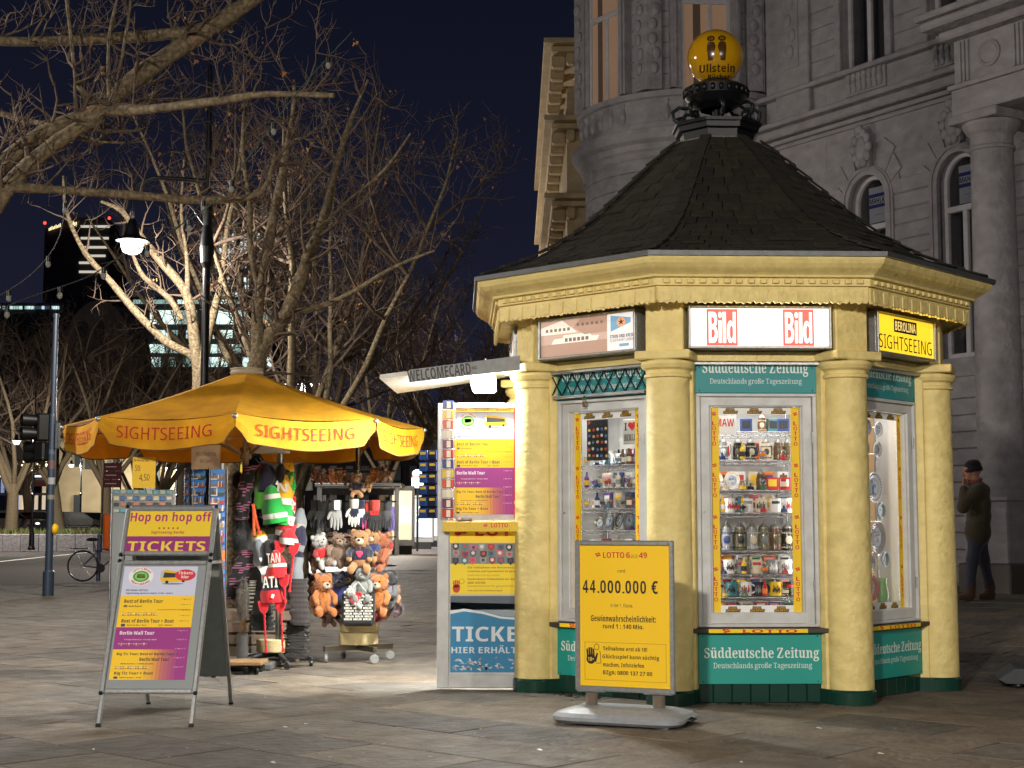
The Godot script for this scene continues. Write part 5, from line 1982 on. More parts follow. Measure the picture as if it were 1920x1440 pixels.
	for q in [[-0.25, "white", "black"], [-0.15, "teal", "black"], [-0.05, "white", "red"], [0.05, "black", "grey"], [0.16, "yellow", "black"], [0.26, "black", "red"]]:
		stock("mug", 0, q[0], 0.72, 1.25, q[1], W[6], 1.0, q[2])
	for q in 6:
		stock("box", 0, -0.25 + q * 0.1, 0.641, 1.27, ["orange", "black", "cream", "red", "purple", "green"][q], "the sill behind the front window", 0.4, ["yellow", "red", "grey", "white", "pink", "black"][q])
	# second rows that shine through
	var names := HUES.keys()
	for r in [[1.47, W[2]], [1.309, W[3]], [0.877, W[5]], [0.72, W[6]], [1.042, W[4]], [1.682, W[1]]]:
		for q in 6:
			stock("box", 0, -0.26 + q * 0.104, r[0], 1.09, ["white", "pink", "cream", "white", "orange", "grey"][(q * 2 + int(r[0] * 10)) % 6], "the row behind " + r[1], 1.5, ["red", "yellow", "blue", "green", "pink", "black"][(q + int(r[0] * 7)) % 6])
	for r in [[1.309, "the front edge of the upper mug shelf"], [0.877, "the front edge of the lower mug shelf"], [1.47, "the front edge of the small figure shelf"], [0.72, "the front edge of the lowest mug shelf"], [1.682, "the front edge of the dark stein shelf"]]:
		for q in 4:
			stock(["globe", "bottle", "tumbler", "globe"][(q + int(r[0] * 10)) % 4], 0, -0.22 + q * 0.145, r[0] + 0.002, 1.335, ["red", "blue", "yellow", "green"][(q + int(r[0] * 20)) % 4], r[1], 0.8, ["white", "black", "orange", "cream"][q])
	for r in [[1.497, "the front edge of the glassware shelf"], [1.347, "the front edge of the crystal shelf"], [1.662, "the front edge of the bottle shelf"]]:
		for q in 6:
			stock(["globe", "tumbler", "bottle"][(q + int(r[0] * 10)) % 3], -1, -0.27 + q * 0.1, r[0], 1.33, ["purple", "blue", "teal", "cream", "brown", "pink"][q], r[1], 0.85, ["yellow", "white", "red", "grey", "cream", "green"][q])
	# sheet of paper with mirrored letters
	var pp := thing("paper_sheet", "white sheet with red handwriting seen from behind in the front window", "paper", "", on_shelf(0, -0.2, 1.93, 1.375))
	var mp := MB.new()
	mp.face(Rect2(0, 0, 40, 36), 0.155, 0.14)
	mp.rect(0, 0, 40, 36, L(236, 236, 232))
	mp.lay = 0.0008
	text(mp, "MAW", "bold", [2, 8, 36, 22], L(208, 40, 36))
	part(pp, "sheet", mp, M.paper)
	# left window
	wire_shelves(-1, "chrome wire shelving behind the window beside the open counter", [1.66, 1.495, 1.345, 1.185, 1.03, 0.86, 0.7], 0.3)
	var bb := thing("badge_board", "black pin board full of badges in the kiosk window", "badge board", "", on_shelf(-1, -0.13, 1.845, 1.37))
	var bm := MB.new()
	bm.col = L(22, 22, 24)
	bm.box(Vector3.ZERO, Vector3(0.2, 0.3, 0.012), 0.003)
	part(bb, "board", bm, M.paper)
	for q in 26:
		var bd := MB.new()
		bd.col = [L(200, 170, 90), L(190, 60, 50), L(210, 210, 205), L(70, 110, 170)][q % 4]
		bd.ball(Vector3(-0.08 + (q % 5) * 0.04 + rng.randf() * 0.01, -0.12 + (q / 5) * 0.048 + rng.randf() * 0.01, 0.008), Vector3(0.012, 0.012, 0.004), 8, 4)
		part(bb, "badge", bd, M.gloss)
	var bag := thing("cloth_bag", "pale cloth bag lettered I heart Berlin in the kiosk window", "bag", "", on_shelf(-1, 0.13, 1.9, 1.3))
	var bgm := MB.new()
	bgm.face(Rect2(0, 0, 30, 36), 0.16, 0.18)
	bgm.col = L(190, 188, 180)
	bgm.box(Vector3(0, 0, -0.012), Vector3(0.16, 0.18, 0.02), 0.004)
	bgm.lay = 0.001
	text(bgm, "I", "serif_bold", [3, 5, 8, 16], L(20, 20, 20))
	bgm.disc(13.5, 8, 4, 4, L(190, 30, 40), 10)
	bgm.disc(20, 8, 4, 4, L(190, 30, 40), 10)
	bgm.poly([[9.6, 9.5], [24, 9.5], [16.8, 17]], L(190, 30, 40))
	text(bgm, "BERLIN", "serif_bold", [3, 22, 27, 31], L(20, 20, 20))
	part(bag, "cloth", bgm, M.paper)
	var ne := thing("neon_letters", "glowing white mirrored letters in the left kiosk window", "neon sign", "", on_shelf(-1, -0.1, 1.71, 1.3))
	var nm := MB.new()
	nm.face(Rect2(0, 0, 40, 10), 0.26, 0.07)
	text(nm, "M IX", "serif_bold", [40, 0, 0, 10], Color.WHITE)
	part(ne, "lettering", nm, glow(Color(0.85, 1, 1), 1.5))
	for q in 8:
		stock("bottle", -1, -0.02 + q * 0.038, 1.662, 1.26, ["black", "brown", "grey", "red", "purple", "black", "blue", "brown"][q], "the bottle shelf behind the side window", 1.0, ["cream", "white", "cream", "yellow", "grey", "red", "white", "black"][q])
	for q in 9:
		stock("tumbler", -1, -0.26 + q * 0.063, 1.497, 1.26, "white", "the glassware shelf behind the side window", 1.0 + 0.2 * (q % 2), ["purple", "cream", "yellow", "white", "grey"][q % 5])
	for q in 8:
		stock("tumbler" if q % 3 else "globe", -1, -0.25 + q * 0.07, 1.347, 1.26, "cream", "the crystal shelf behind the side window", 0.9, ["white", "olive", "red"][q % 3])
	for q in 5:
		stock("plate", -1, -0.22 + q * 0.095, 1.187, 1.24, ["olive", "grey", "olive", "grey", "teal"][q], "the plate shelf behind the side window", 1.25 if q != 0 else 0.9, ["cream", "black", "white", "olive", "black"][q])
	for q in 6:
		stock("mug" if q % 2 else "box", -1, -0.25 + q * 0.1, 1.032, 1.25, ["white", "red", "yellow", "white", "green", "black"][q], "the shelf behind the top of the lottery stand", 0.9, ["red", "white", "black", "black", "cream", "grey"][q])
	for r in [1.66, 1.495, 1.345, 1.185]:
		for q in 6:
			stock("box", -1, -0.26 + q * 0.104, r + 0.002, 1.09, ["white", "purple", "cream", "blue", "white", "grey"][(q + int(r * 10)) % 6], "the row behind %s" % {1.66: "the side window bottles", 1.495: "the side window glassware", 1.345: "the side window crystal", 1.185: "the side window plates"}[r], 1.3, ["cream", "white", "pink", "yellow", "grey", "black"][(q * 2 + int(r * 10)) % 6])
	# right window: plates on a rack
	var rk := thing("plate_rack", "chrome rack holding souvenir plates behind the kiosk window", "rack", "", kworld(1))
	for x in [-0.2, 0.0, 0.2]:
		var rm := MB.new()
		rm.tube([Vector3(x, 0.6, 1.27), Vector3(x, 2.08, 1.27)], [0.005, 0.005], 6)
		part(rk, "upright", rm, M.chrome)
	for y in [0.75, 1.0, 1.25, 1.5, 1.75, 1.95]:
		var rm := MB.new()
		rm.tube([Vector3(-0.28, y, 1.275), Vector3(0.28, y, 1.275)], [0.004, 0.004], 6)
		part(rk, "crossbar", rm, M.chrome)
	var n2 := 0
	for q in [[-0.17, 1.93, 0.06], [0.0, 1.94, 0.06], [0.15, 1.93, 0.06], [-0.2, 1.78, 0.06], [-0.04, 1.79, 0.065], [0.13, 1.78, 0.06], [-0.16, 1.6, 0.08], [0.09, 1.5, 0.115], [-0.14, 1.37, 0.1], [0.2, 1.33, 0.06], [-0.2, 1.17, 0.085], [0.1, 1.13, 0.115], [-0.16, 0.95, 0.085], [0.05, 0.95, 0.075], [0.2, 0.97, 0.055], [0.04, 0.76, 0.095], [-0.2, 0.76, 0.075]]:
		var tone: String = ["white", "grey", "white", "cream", "teal"][n2 % 5] if n2 != 15 else "red"
		var acc: String = ["teal", "blue", "black", "olive", "grey", "brown"][n2 % 6]
		var pl := thing("souvenir_plate", "%s %s rimmed plate with %s ornament on the plate rack" % ["large" if q[2] > 0.09 else ("small" if q[2] < 0.07 else "medium"), tone, acc], "plate", "plates in the kiosk windows", on_shelf(1, q[0], q[1], 1.29 + 0.012 * (n2 % 3)))
		plate_parts(pl, q[2], hue(tone), hue(acc))
		n2 += 1
	for q in [[0.04, 1.68], [0.0, 1.45], [0.05, 1.28], [0.0, 1.05], [-0.06, 0.85]]:
		var os := MB.new()
		os.col = L(226, 150, 30)
		os.box(Vector3.ZERO, Vector3(0.09, 0.1, 0.003))
		solo("price_card", "orange price card behind the souvenir plates", "card", os, M.paper, "orange price cards", on_shelf(1, q[0], q[1], 1.25))
	var gv := MB.new()
	gv.col = L(90, 150, 70)
	gv.lathe([Vector2(0.0, 0.0), Vector2(0.035, 0.001), Vector2(0.045, 0.08), Vector2(0.03, 0.17), Vector2(0.036, 0.2), Vector2(0.0, 0.2)], 16, Vector3.ZERO, true)
	solo("green_vase", "slim green vase on the sill below the plates", "vase", gv, M.gloss, "", on_shelf(1, 0.2, 0.63, 1.3))
	var wb := MB.new()
	wb.col = L(176, 140, 96)
	wb.box(Vector3(0, 1.32, 1.17), Vector3(0.66, 1.45, 0.015))
	solo("wood_panel", "pale wood panel behind the souvenir plates", "panel", wb, M.satin, "", kworld(1))
# ================= yellow parasol
const UC := Vector3(-2.33, 0.0, -13.3)
func parasol() -> void:
	var o := thing("market_parasol", "yellow octagonal market parasol with red sightseeing lettering on its valance", "parasol", "", Transform3D(Basis(), UC))
	var canvas := relief(dress(mat(L(238, 172, 12), 0.8), noise(51, 0.01, Color(0.8, 0.78, 0.72), Color(1, 1, 1), 512, 5), 0.7), bump(52, 0.01, 5.0), 0.5)
	canvas.backlight_enabled = true
	canvas.backlight = L(120, 70, 5).linear_to_srgb()
	var R := 1.55
	var a0 := 6.8
	var top := 2.55
	var eave := 2.085
	for k in 8:
		var A := deg_to_rad(a0 + k * 45.0)
		var B := deg_to_rad(a0 + (k + 1) * 45.0)
		var dA := Vector3(sin(A), 0, cos(A))
		var dB := Vector3(sin(B), 0, cos(B))
		var mb := MB.new()
		var N := 8
		var grid := []
		for i in N + 1:
			var t := i / float(N)
			var row := []
			for j in N + 1:
				var s := j / float(N)
				var p := (dA * lerpf(0.1, R, t)).lerp(dB * lerpf(0.1, R, t), s)
				var y := lerpf(top, eave, t) - 0.03 * sin(PI * t) - 0.055 * t * sin(PI * s) * (1.0 - t * 0.35)
				row.append(p + Vector3(0, y, 0))
			grid.append(row)
		for i in N:
			for j in N:
				mb.oquad(grid[i][j], grid[i][j + 1], grid[i + 1][j + 1], grid[i + 1][j], Vector3.UP)
		part(o, "canopy_panel", mb, canvas)
		# valance
		var va := MB.new()
		var VN := 24
		var cols := []
		for j in VN + 1:
			var s := j / float(VN)
			var e: Vector3 = grid[N].front().lerp(grid[N].back(), s)
			e.y = lerpf(eave, eave - 0.045 * sin(PI * s), 1.0)
			var edge := minf(s, 1.0 - s)
			var drop := 0.225 if edge > 0.1 else lerpf(0.1, 0.225, smoothstep(0.0, 0.1, edge))
			var out := (dA + dB).normalized()
			var wave := sin(s * 17.0 + k * 2.0) * 0.008 + sin(s * 33.0 + k) * 0.002
			cols.append([e, e + Vector3(0, -drop * 0.5, 0) + out * (0.012 + wave * 0.6), e + Vector3(0, -drop + 0.008 * sin(s * 9.0 + k), 0) + out * (0.004 + wave)])
		for j in VN:
			for i in 2:
				va.oquad(cols[j][i], cols[j + 1][i], cols[j + 1][i + 1], cols[j][i + 1], (dA + dB))
		var v := part(o, "valance", va, canvas)
		var hem := MB.new()
		hem.col = L(120, 84, 20)
		var hp := []
		for j in VN + 1:
			hp.append(cols[j][2])
		hem.tube(hp, taper(VN + 1, 0.005, 0.005), 4)
		part(v, "hem", hem, M.cloth)
		var tx := MB.new()
		tx.face(Rect2(0, 0, 100, 20), 1.18, 0.225)
		text(tx, "SIGHTSEEING", "sans", [14, 5.0, 84, 13.5], L(206, 52, 26))
		for q in tx.v.size():
			var s := clampf(tx.v[q].x / 1.18 + 0.5, 0.0, 1.0)
			var f := clampf(0.5 - tx.v[q].y / 0.225, 0.0, 1.0) * 2.0
			var j := mini(int(s * VN), VN - 1)
			var w := s * VN - j
			var i := mini(int(f), 1)
			var P: Vector3 = cols[j][i].lerp(cols[j + 1][i], w)
			var Q: Vector3 = cols[j][i + 1].lerp(cols[j + 1][i + 1], w)
			var nn := (dA + dB).normalized()
			tx.v[q] = P.lerp(Q, f - i) + nn * 0.009
			tx.n[q] = nn
		part(v, "lettering", tx, M.matte)
		var rib := MB.new()
		rib.bar(Vector3(0, top - 0.06, 0), dA * (R - 0.02) + Vector3(0, eave - 0.03, 0), 0.022, 0.03)
		rib.bar(dA * 0.06 + Vector3(0, 1.85, 0), dA * 0.85 + Vector3(0, 2.24, 0), 0.018, 0.022)
		part(o, "rib", rib, dress(mat(L(150, 118, 80), 0.7), M.fine, 3.0))
		var knob := MB.new()
		knob.col = L(190, 190, 192)
		knob.ball(dA * (R + 0.012) + Vector3(0, eave - 0.02, 0), Vector3(0.024, 0.022, 0.024), 10, 8)
		part(o, "rib_end_cap", knob, M.metal)
	var hub := MB.new()
	hub.lathe([Vector2(0.14, top - 0.012), Vector2(0.15, top + 0.004), Vector2(0.14, top + 0.03), Vector2(0.15, top + 0.034), Vector2(0.15, top + 0.044), Vector2(0.0, top + 0.052)], 20)
	part(o, "top_vent", hub, dress(mat(L(170, 160, 140), 0.6), M.grime, 2.0))
	var pole := MB.new()
	pole.lathe([Vector2(0.028, 0.02), Vector2(0.028, top)], 12)
	pole.lathe([Vector2(0.05, 1.8), Vector2(0.05, 1.9)], 12)
	part(o, "pole", pole, dress(mat(L(140, 110, 76), 0.6), M.fine, 3.0))
	var st := MB.new()
	st.box(Vector3(0, 0.03, 0), Vector3(0.6, 0.06, 0.6), 0.012)
	st.lathe([Vector2(0.05, 0.06), Vector2(0.045, 0.3)], 12)
	part(o, "stand", st, dress(mat(L(90, 88, 86), 0.9), M.grime, 1.0))
# ================= souvenir racks under the parasol
func hat_mesh(w: float, h: float, bands: Array, knit := 0.0) -> MB:
	# a knitted cap hanging by its tip: narrow top, wide brim; bands from the brim up
	var mb := MB.new()
	var n := 16
	var prof := []
	for k in n + 1:
		var t := k / float(n)
		var r := w * 0.5 * (1.0 - pow(t, 2.2) * 0.72) if t < 0.93 else w * 0.5 * 0.36 * sqrt(maxf(0.0, 1.0 - pow((t - 0.93) / 0.07, 2.0)))
		prof.append(Vector2(r, -h + h * t))
	for k in n:
		mb.col = bands[mini(int(k * bands.size() / float(n)), bands.size() - 1)]
		mb.lathe([prof[k], prof[k + 1]], 22, Vector3.ZERO, false, false, 0.0, 1.0, 0.62)
	if knit > 0.0:
		for q in mb.v.size():
			var p := mb.v[q]
			var a := atan2(p.x, p.z)
			var f := 1.0 + knit * sin(a * 26.0)
			mb.v[q] = Vector3(p.x * f, p.y, p.z * f)
	# crumple
	for q in mb.v.size():
		var p := mb.v[q]
		mb.v[q] += Vector3(0.006 * sin(p.y * 40.0 + p.z * 20.0), 0, 0.008 * sin(p.y * 30.0 + p.x * 35.0))
	return mb
func hat(label: String, px: float, py: float, D: float, w: float, h: float, bands: Array, lean := 0.0, knit := 0.0, word := "", wk := Color.WHITE, wv := -0.3) -> Node3D:
	var t := Transform3D(Basis(Vector3(0, 0, 1), lean) * Basis(Vector3.UP, rng.randf_range(-0.25, 0.25)), at(px, py, D))
	var o := thing("knitted_hat", label, "hat", "knitted hats on the hat rack", t)
	part(o, "cap", hat_mesh(w, h, bands, knit), M.cloth)
	if rng.randf() < 0.5:
		var tg := MB.new()
		tg.col = L(220, 218, 210)
		tg.xf = Transform3D(Basis(Vector3(0, 0, 1), rng.randf_range(-0.4, 0.4)), Vector3(w * rng.randf_range(-0.25, 0.25), -h * 0.8, w * 0.33))
		tg.box(Vector3.ZERO, Vector3(0.024, 0.034, 0.002))
		part(o, "price_tag", tg, M.paper)
	if word != "":
		var tx := MB.new()
		tx.face(Rect2(0, 0, 10, 10), w * 0.8, h * 0.34)
		text(tx, word, "bold", [1, 0, 9, 10], wk)
		for q in tx.v.size():
			var p := tx.v[q]
			tx.v[q] = Vector3(p.x, p.y + h * wv - h * 0.35, w * 0.31 * sqrt(maxf(0.05, 1.0 - pow(p.x / (w * 0.52), 2.0))) + 0.014)
		part(o, "letter", tx, M.cloth)
	return o
func flaps(o: Node3D, w: float, h: float, k: Color, braid: Color, bl: float) -> void:
	for s in [-1, 1]:
		var mb := MB.new()
		mb.col = k
		mb.xf = Transform3D(Basis(), Vector3(s * w * 0.36, -h, 0.02))
		mb.prism(PackedVector2Array([Vector2(-0.05, 0.02), Vector2(0.05, 0.02), Vector2(0.035, -0.06), Vector2(0.0, -0.1), Vector2(-0.035, -0.06)]), -0.012, 0.012)
		part(o, "ear_flap", mb, M.cloth)
		var br := MB.new()
		br.col = braid
		var pts := []
		var rr := []
		for q in 14:
			pts.append(Vector3(s * w * 0.36 + 0.004 * (q % 2), -h - 0.09 - bl * q / 13.0, 0.02))
			rr.append(0.011 if q % 2 else 0.008)
		br.tube(pts, rr, 7)
		br.lathe([Vector2(0.016, -0.05), Vector2(0.006, 0.0)], 8, pts[-1])
		part(o, "braid", br, M.cloth)
func scarf(called: String, label: String, cat: String, a: Array, D: float, w: float, thick: float, cols: Array, fluff := 0.0, mat_ := "cloth") -> Node3D:
	var o := thing(called, label, cat)
	var mb := MB.new()
	var P := []
	for q in a:
		P.append(at(q[0], q[1], D))
	var n := 40
	var prev := []
	for k in n + 1:
		var t := k / float(n) * (P.size() - 1)
		var i := mini(int(t), P.size() - 2)
		var p: Vector3 = P[i].cubic_interpolate(P[i + 1], P[maxi(i - 1, 0)], P[mini(i + 2, P.size() - 1)], t - i)
		var ring := []
		var ww := w * (1.0 + 0.1 * sin(k * 0.9))
		for s in 14:
			var an := TAU * s / 14
			var f := 1.0 + fluff * rng.randf_range(-1, 1)
			ring.append(p + Vector3(cos(an) * ww * 0.5 * f, fluff * 0.03 * rng.randf_range(-1, 1), sin(an) * thick * 0.5 * f))
		if k > 0:
			for s in 14:
				mb.col = cols[(k / 2) % cols.size()] if cols.size() < 3 else cols[int(absf(sin(k * 1.7 + sin(s * 1.3) * 2.2 + s * 0.8)) * 2.99)]
				var s2 := (s + 1) % 14
				mb.oquad(prev[s], prev[s2], ring[s2], ring[s], ring[s] + ring[s2] - p * 2.0)
		prev = ring
	part(o, "fabric", mb, M[mat_])
	return o
func tuft(called: String, label: String, cat: String, px: float, py: float, D: float, r: Vector3, cols: Array, hairs: int, hang := 0.4) -> void:
	var o := thing(called, label, cat, "", Transform3D(Basis(), at(px, py, D)))
	var core := MB.new()
	core.col = cols[0]
	core.ball(Vector3.ZERO, r * 0.78, 12, 9)
	part(o, "core", core, M.fur)
	var mb := MB.new()
	for k in hairs:
		var d := Vector3(rng.randfn(), rng.randfn(), rng.randfn()).normalized()
		var p := d * r * 0.75
		var e := d * r * rng.randf_range(1.0, 1.25) + Vector3(0, -hang * r.x * rng.randf(), 0)
		mb.col = cols[rng.randi() % cols.size()]
		var s := d.cross(Vector3(0.3, 1, 0.2)).normalized() * 0.0035
		mb.tri(p - s, e, p + s)
	part(o, "hair", mb, M.fur).set_meta("kind", "stuff")
func glove(label: String, px: float, py: float, D: float, h: float, cols: Array, turn := 0.0, word := "") -> void:
	# hangs by its cuff, fingers down
	var o := thing("glove", label, "glove", "gloves on the soft toy rack", Transform3D(Basis(Vector3.UP, turn), at(px, py, D)))
	var s := h / 0.25
	var c := MB.new()
	c.col = cols[0]
	c.xf = Transform3D(Basis().scaled(Vector3(s, s, s)), Vector3.ZERO)
	c.lathe([Vector2(0.036, -0.085), Vector2(0.04, -0.06), Vector2(0.043, 0.0), Vector2(0.0, 0.002)], 14, Vector3.ZERO, false, false, 0.0, 1.0, 0.5)
	part(o, "cuff", c, M.cloth)
	var p := MB.new()
	p.col = cols[1]
	p.xf = c.xf
	p.ball(Vector3(0, -0.115, 0), Vector3(0.046, 0.058, 0.022), 14, 10)
	part(o, "palm", p, M.cloth)
	for k in 4:
		var f := MB.new()
		f.col = cols[mini(2, cols.size() - 1)]
		f.xf = c.xf
		var x := -0.034 + k * 0.0225
		var l: float = [0.068, 0.085, 0.088, 0.07][k]
		f.tube([Vector3(x, -0.13, 0), Vector3(x * 1.12, -0.155, 0.002), Vector3(x * 1.2, -0.15 - l * 0.7, 0.008), Vector3(x * 1.22, -0.158 - l, 0.01)], [0.0125, 0.0125, 0.0115, 0.006], 8)
		part(o, "finger", f, M.cloth)
	var th := MB.new()
	th.col = cols[mini(2, cols.size() - 1)]
	th.xf = c.xf
	th.tube([Vector3(-0.03, -0.09, 0), Vector3(-0.055, -0.115, 0.006), Vector3(-0.066, -0.145, 0.01), Vector3(-0.068, -0.16, 0.01)], [0.015, 0.014, 0.012, 0.006], 8)
	part(o, "thumb", th, M.cloth)
	if word != "":
		var tx := MB.new()
		tx.col = L(200, 40, 36)
		tx.xf = c.xf * Transform3D(Basis(), Vector3(0, -0.1, 0.0235))
		tx.face(Rect2(0, 0, 10, 6), 0.07, 0.034)
		tx.rect(0, 0, 10, 6, L(206, 40, 34))
		tx.lay = 0.001
		text(tx, word, "bold", [2, 1, 8, 5], L(30, 26, 28))
		part(o, "patch", tx, M.cloth)
func bear(label: String, px: float, py: float, D: float, h: float, fur: Color, snout: Color, turn := 0.0, shirt = null, lean := 0.0, snub := false) -> Node3D:
	# py is the middle of the toy; sits with its legs out
	var p := at(px, py, D)
	var o := thing("soft_toy", label, "soft toy", "soft toys on the rack", Transform3D(Basis(Vector3.UP, turn) * Basis(Vector3(0, 0, 1), lean) * Basis().scaled(Vector3.ONE * h * 1.36), p))
	var b := MB.new()
	b.col = fur
	b.ball(Vector3(0, -0.16, 0), Vector3(0.2, 0.25, 0.17), 14, 10)
	part(o, "body", b, M.fur)
	var hd := MB.new()
	hd.col = fur
	hd.ball(Vector3(0, 0.22, 0.03), Vector3(0.2, 0.19, 0.18), 14, 10)
	for s in [-1, 1]:
		hd.ball(Vector3(s * 0.15, 0.37, 0.0), Vector3(0.07, 0.075, 0.035), 8, 6)
	var head := part(o, "head", hd, M.fur)
	var sn := MB.new()
	sn.col = snout
	sn.ball(Vector3(0, 0.17, 0.19), Vector3(0.1, 0.08, 0.08), 10, 8)
	part(head, "snout", sn, M.fur)
	var ey := MB.new()
	ey.col = L(14, 12, 12)
	for s in [-1, 1]:
		ey.ball(Vector3(s * 0.075, 0.26, 0.19), Vector3.ONE * 0.022, 7, 5)
	ey.ball(Vector3(0, 0.2, 0.265), Vector3(0.032, 0.024, 0.02), 7, 5)
	part(head, "eyes_and_nose", ey, M.gloss)
	for s in [-1, 1]:
		var ar := MB.new()
		ar.col = fur if shirt == null else shirt
		ar.tube([Vector3(s * 0.15, 0.02, 0.02), Vector3(s * 0.24, -0.08, 0.09), Vector3(s * 0.22, -0.2, 0.17)], [0.075, 0.075, 0.06], 9)
		ar.col = fur
		ar.ball(Vector3(s * 0.22, -0.21, 0.175), Vector3.ONE * 0.065, 8, 6)
		part(o, "arm", ar, M.fur)
		var lg := MB.new()
		lg.col = fur
		lg.tube([Vector3(s * 0.11, -0.32, 0.05), Vector3(s * 0.16, -0.4, 0.14), Vector3(s * 0.17, -0.44, 0.22)], [0.085, 0.085, 0.08], 9)
		lg.ball(Vector3(s * 0.17, -0.43, 0.23), Vector3(0.085, 0.1, 0.06), 9, 7)
		part(o, "leg", lg, M.fur)
	var pile := MB.new()
	for k in 700:
		var d := Vector3(rng.randfn(), rng.randfn(), rng.randfn()).normalized()
		var on_head := k % 2 == 0
		var c0 := Vector3(0, 0.22, 0.03) if on_head else Vector3(0, -0.16, 0)
		if shirt != null and not on_head:
			continue
		var rr := Vector3(0.2, 0.19, 0.18) if on_head else Vector3(0.2, 0.25, 0.17)
		var q0 := c0 + d * rr
		var s0 := d.cross(Vector3(0.2, 1, 0.3)).normalized() * 0.008
		pile.col = fur * rng.randf_range(0.8, 1.15)
		pile.tri(q0 - s0, q0 + d * 0.05 + Vector3(rng.randf_range(-0.02, 0.02), -0.02, 0), q0 + s0)
	part(o, "plush_pile", pile, M.fur).set_meta("kind", "stuff")
	if shirt != null:
		var sh := MB.new()
		sh.col = shirt
		sh.ball(Vector3(0, -0.13, 0.0), Vector3(0.212, 0.23, 0.182), 14, 10)
		part(o, "shirt", sh, M.cloth)
	return o
func caster(o: Node3D, p: Vector3, r: float, k: Color) -> void:
	var w := MB.new()
	w.col = k
	w.xf = Transform3D(Basis(Vector3.UP, rng.randf() * 3.0) * Basis(Vector3(0, 0, 1), PI / 2), p + Vector3(0, r, 0))
	w.lathe([Vector2(0.0, -0.014), Vector2(r * 0.8, -0.014), Vector2(r, -0.008), Vector2(r, 0.008), Vector2(r * 0.8, 0.014), Vector2(0.0, 0.014)], 16)
	var c := part(o, "caster", w, M.satin)
	var f := MB.new()
	f.col = L(150, 150, 150)
	f.box(p + Vector3(0, r * 2.0 + 0.008, 0), Vector3(0.03, 0.016, 0.03), 0.004)
	f.bar(p + Vector3(0.018, r, 0), p + Vector3(0.012, r * 2.1, 0), 0.012, 0.004)
	f.bar(p + Vector3(-0.018, r, 0), p + Vector3(-0.012, r * 2.1, 0), 0.012, 0.004)
	part(c, "fork", f, M.metal)
func racks() -> void:
	# ---- rack of hats
	var D := 13.0
	var b := gnd(514, 1250)
	var o := thing("hat_rack", "grey wheeled hat rack pole with a beige weight and black star base", "rack", "", Transform3D(Basis(), Vector3(b.x, 0, b.z)))
	D = -b.z
	var mb := MB.new()
	mb.col = L(150, 152, 154)
	mb.tube([Vector3(0.03, 0.1, 0), Vector3(0.03, 1.86, 0)], [0.025, 0.025], 10)
	part(o, "pole", mb, M.metal)
	mb = MB.new()
	mb.col = L(206, 188, 142)
	mb.lathe([Vector2(0.15, 0.13), Vector2(0.155, 0.14), Vector2(0.16, 0.235), Vector2(0.15, 0.24), Vector2(0.0, 0.241)], 24)
	part(o, "weight", mb, M.matte)
	for k in 5:
		var a := 0.5 + TAU * k / 5.0
		var d := Vector3(sin(a), 0, cos(a))
		mb = MB.new()
		mb.col = L(34, 36, 40)
		mb.tube([d * 0.02 + Vector3(0, 0.115, 0), d * 0.15 + Vector3(0, 0.11, 0), d * 0.32 + Vector3(0, 0.075, 0)], [0.03, 0.026, 0.018], 8)
		part(o, "base_arm", mb, M.satin)
		caster(o, d * 0.32, 0.028, L(30, 30, 34))
	for k in 3:
		mb = MB.new()
		mb.col = L(160, 160, 162)
		var y: float = [1.78, 1.3, 0.92][k]
		for j in 8:
			var a := TAU * j / 8
			mb.tube([Vector3(0.03, y - 0.05, 0), Vector3(0.03 + sin(a) * 0.2, y, cos(a) * 0.2), Vector3(0.03 + sin(a) * 0.22, y + 0.03, cos(a) * 0.22)], [0.004, 0.004, 0.004], 5)
		part(o, "hook_ring", mb, M.metal)
	mb = MB.new()
	mb.col = L(214, 210, 196)
	mb.box(Vector3(-0.05, 1.9, 0), Vector3(0.3, 0.09, 0.2), 0.008)
	part(o, "top_box", mb, M.matte)
	var k1 := L(24, 24, 26)
	var navy := L(22, 26, 52)
	var gr := L(30, 150, 60)
	var gr2 := L(96, 190, 70)
	var wh := L(214, 212, 200)
	var ye := L(232, 176, 30)
	var rd := L(196, 28, 34)
	var gy_ := L(120, 124, 130)
	var pu := L(158, 96, 122)
	var f := D - 0.16
	hat("navy ribbed beanie at the top of the hat rack", 498, 868, f, 0.16, 0.24, [navy], 0.06, 0.02)
	hat("plain black beanie beside the navy beanie", 528, 868, f - 0.02, 0.14, 0.22, [k1], -0.05, 0.02)
	hat("pale green long hat with a red tip", 487, 868, f + 0.05, 0.13, 0.4, [gr2, gr2, gr2, L(140, 190, 90), L(200, 90, 80)], 0.05)
	hat("yellow and green fan hat with a letter B", 548, 866, f + 0.05, 0.15, 0.3, [ye, gr, ye, gr, gr, ye, ye], -0.3, 0.0, "B", ye, 0.12)
	hat("green hat with a yellow rim and letter N", 548, 884, f - 0.03, 0.13, 0.22, [ye, gr, gr, gr], -0.2, 0.0, "N", ye, 0.0)
	hat("yellow hat with a white letter N", 536, 898, f - 0.06, 0.16, 0.22, [wh, ye, ye, ye], -0.08, 0.0, "N", wh, 0.0)
	hat("green hat with white stripes and wide rim", 508, 908, f - 0.08, 0.23, 0.34, [gr, wh, gr, gr, gr, wh, gr, gr], 0.14, 0.02)
	hat("second green striped hat hanging under the yellow hats", 536, 912, f - 0.05, 0.21, 0.33, [gr, wh, gr, gr, gr, wh, gr, gr], -0.12, 0.02)
	hat("red and white fan hat with a letter B", 553, 930, f - 0.02, 0.15, 0.23, [wh, rd, wh, rd, rd, rd], -0.5, 0.0, "B", wh, 0.0)
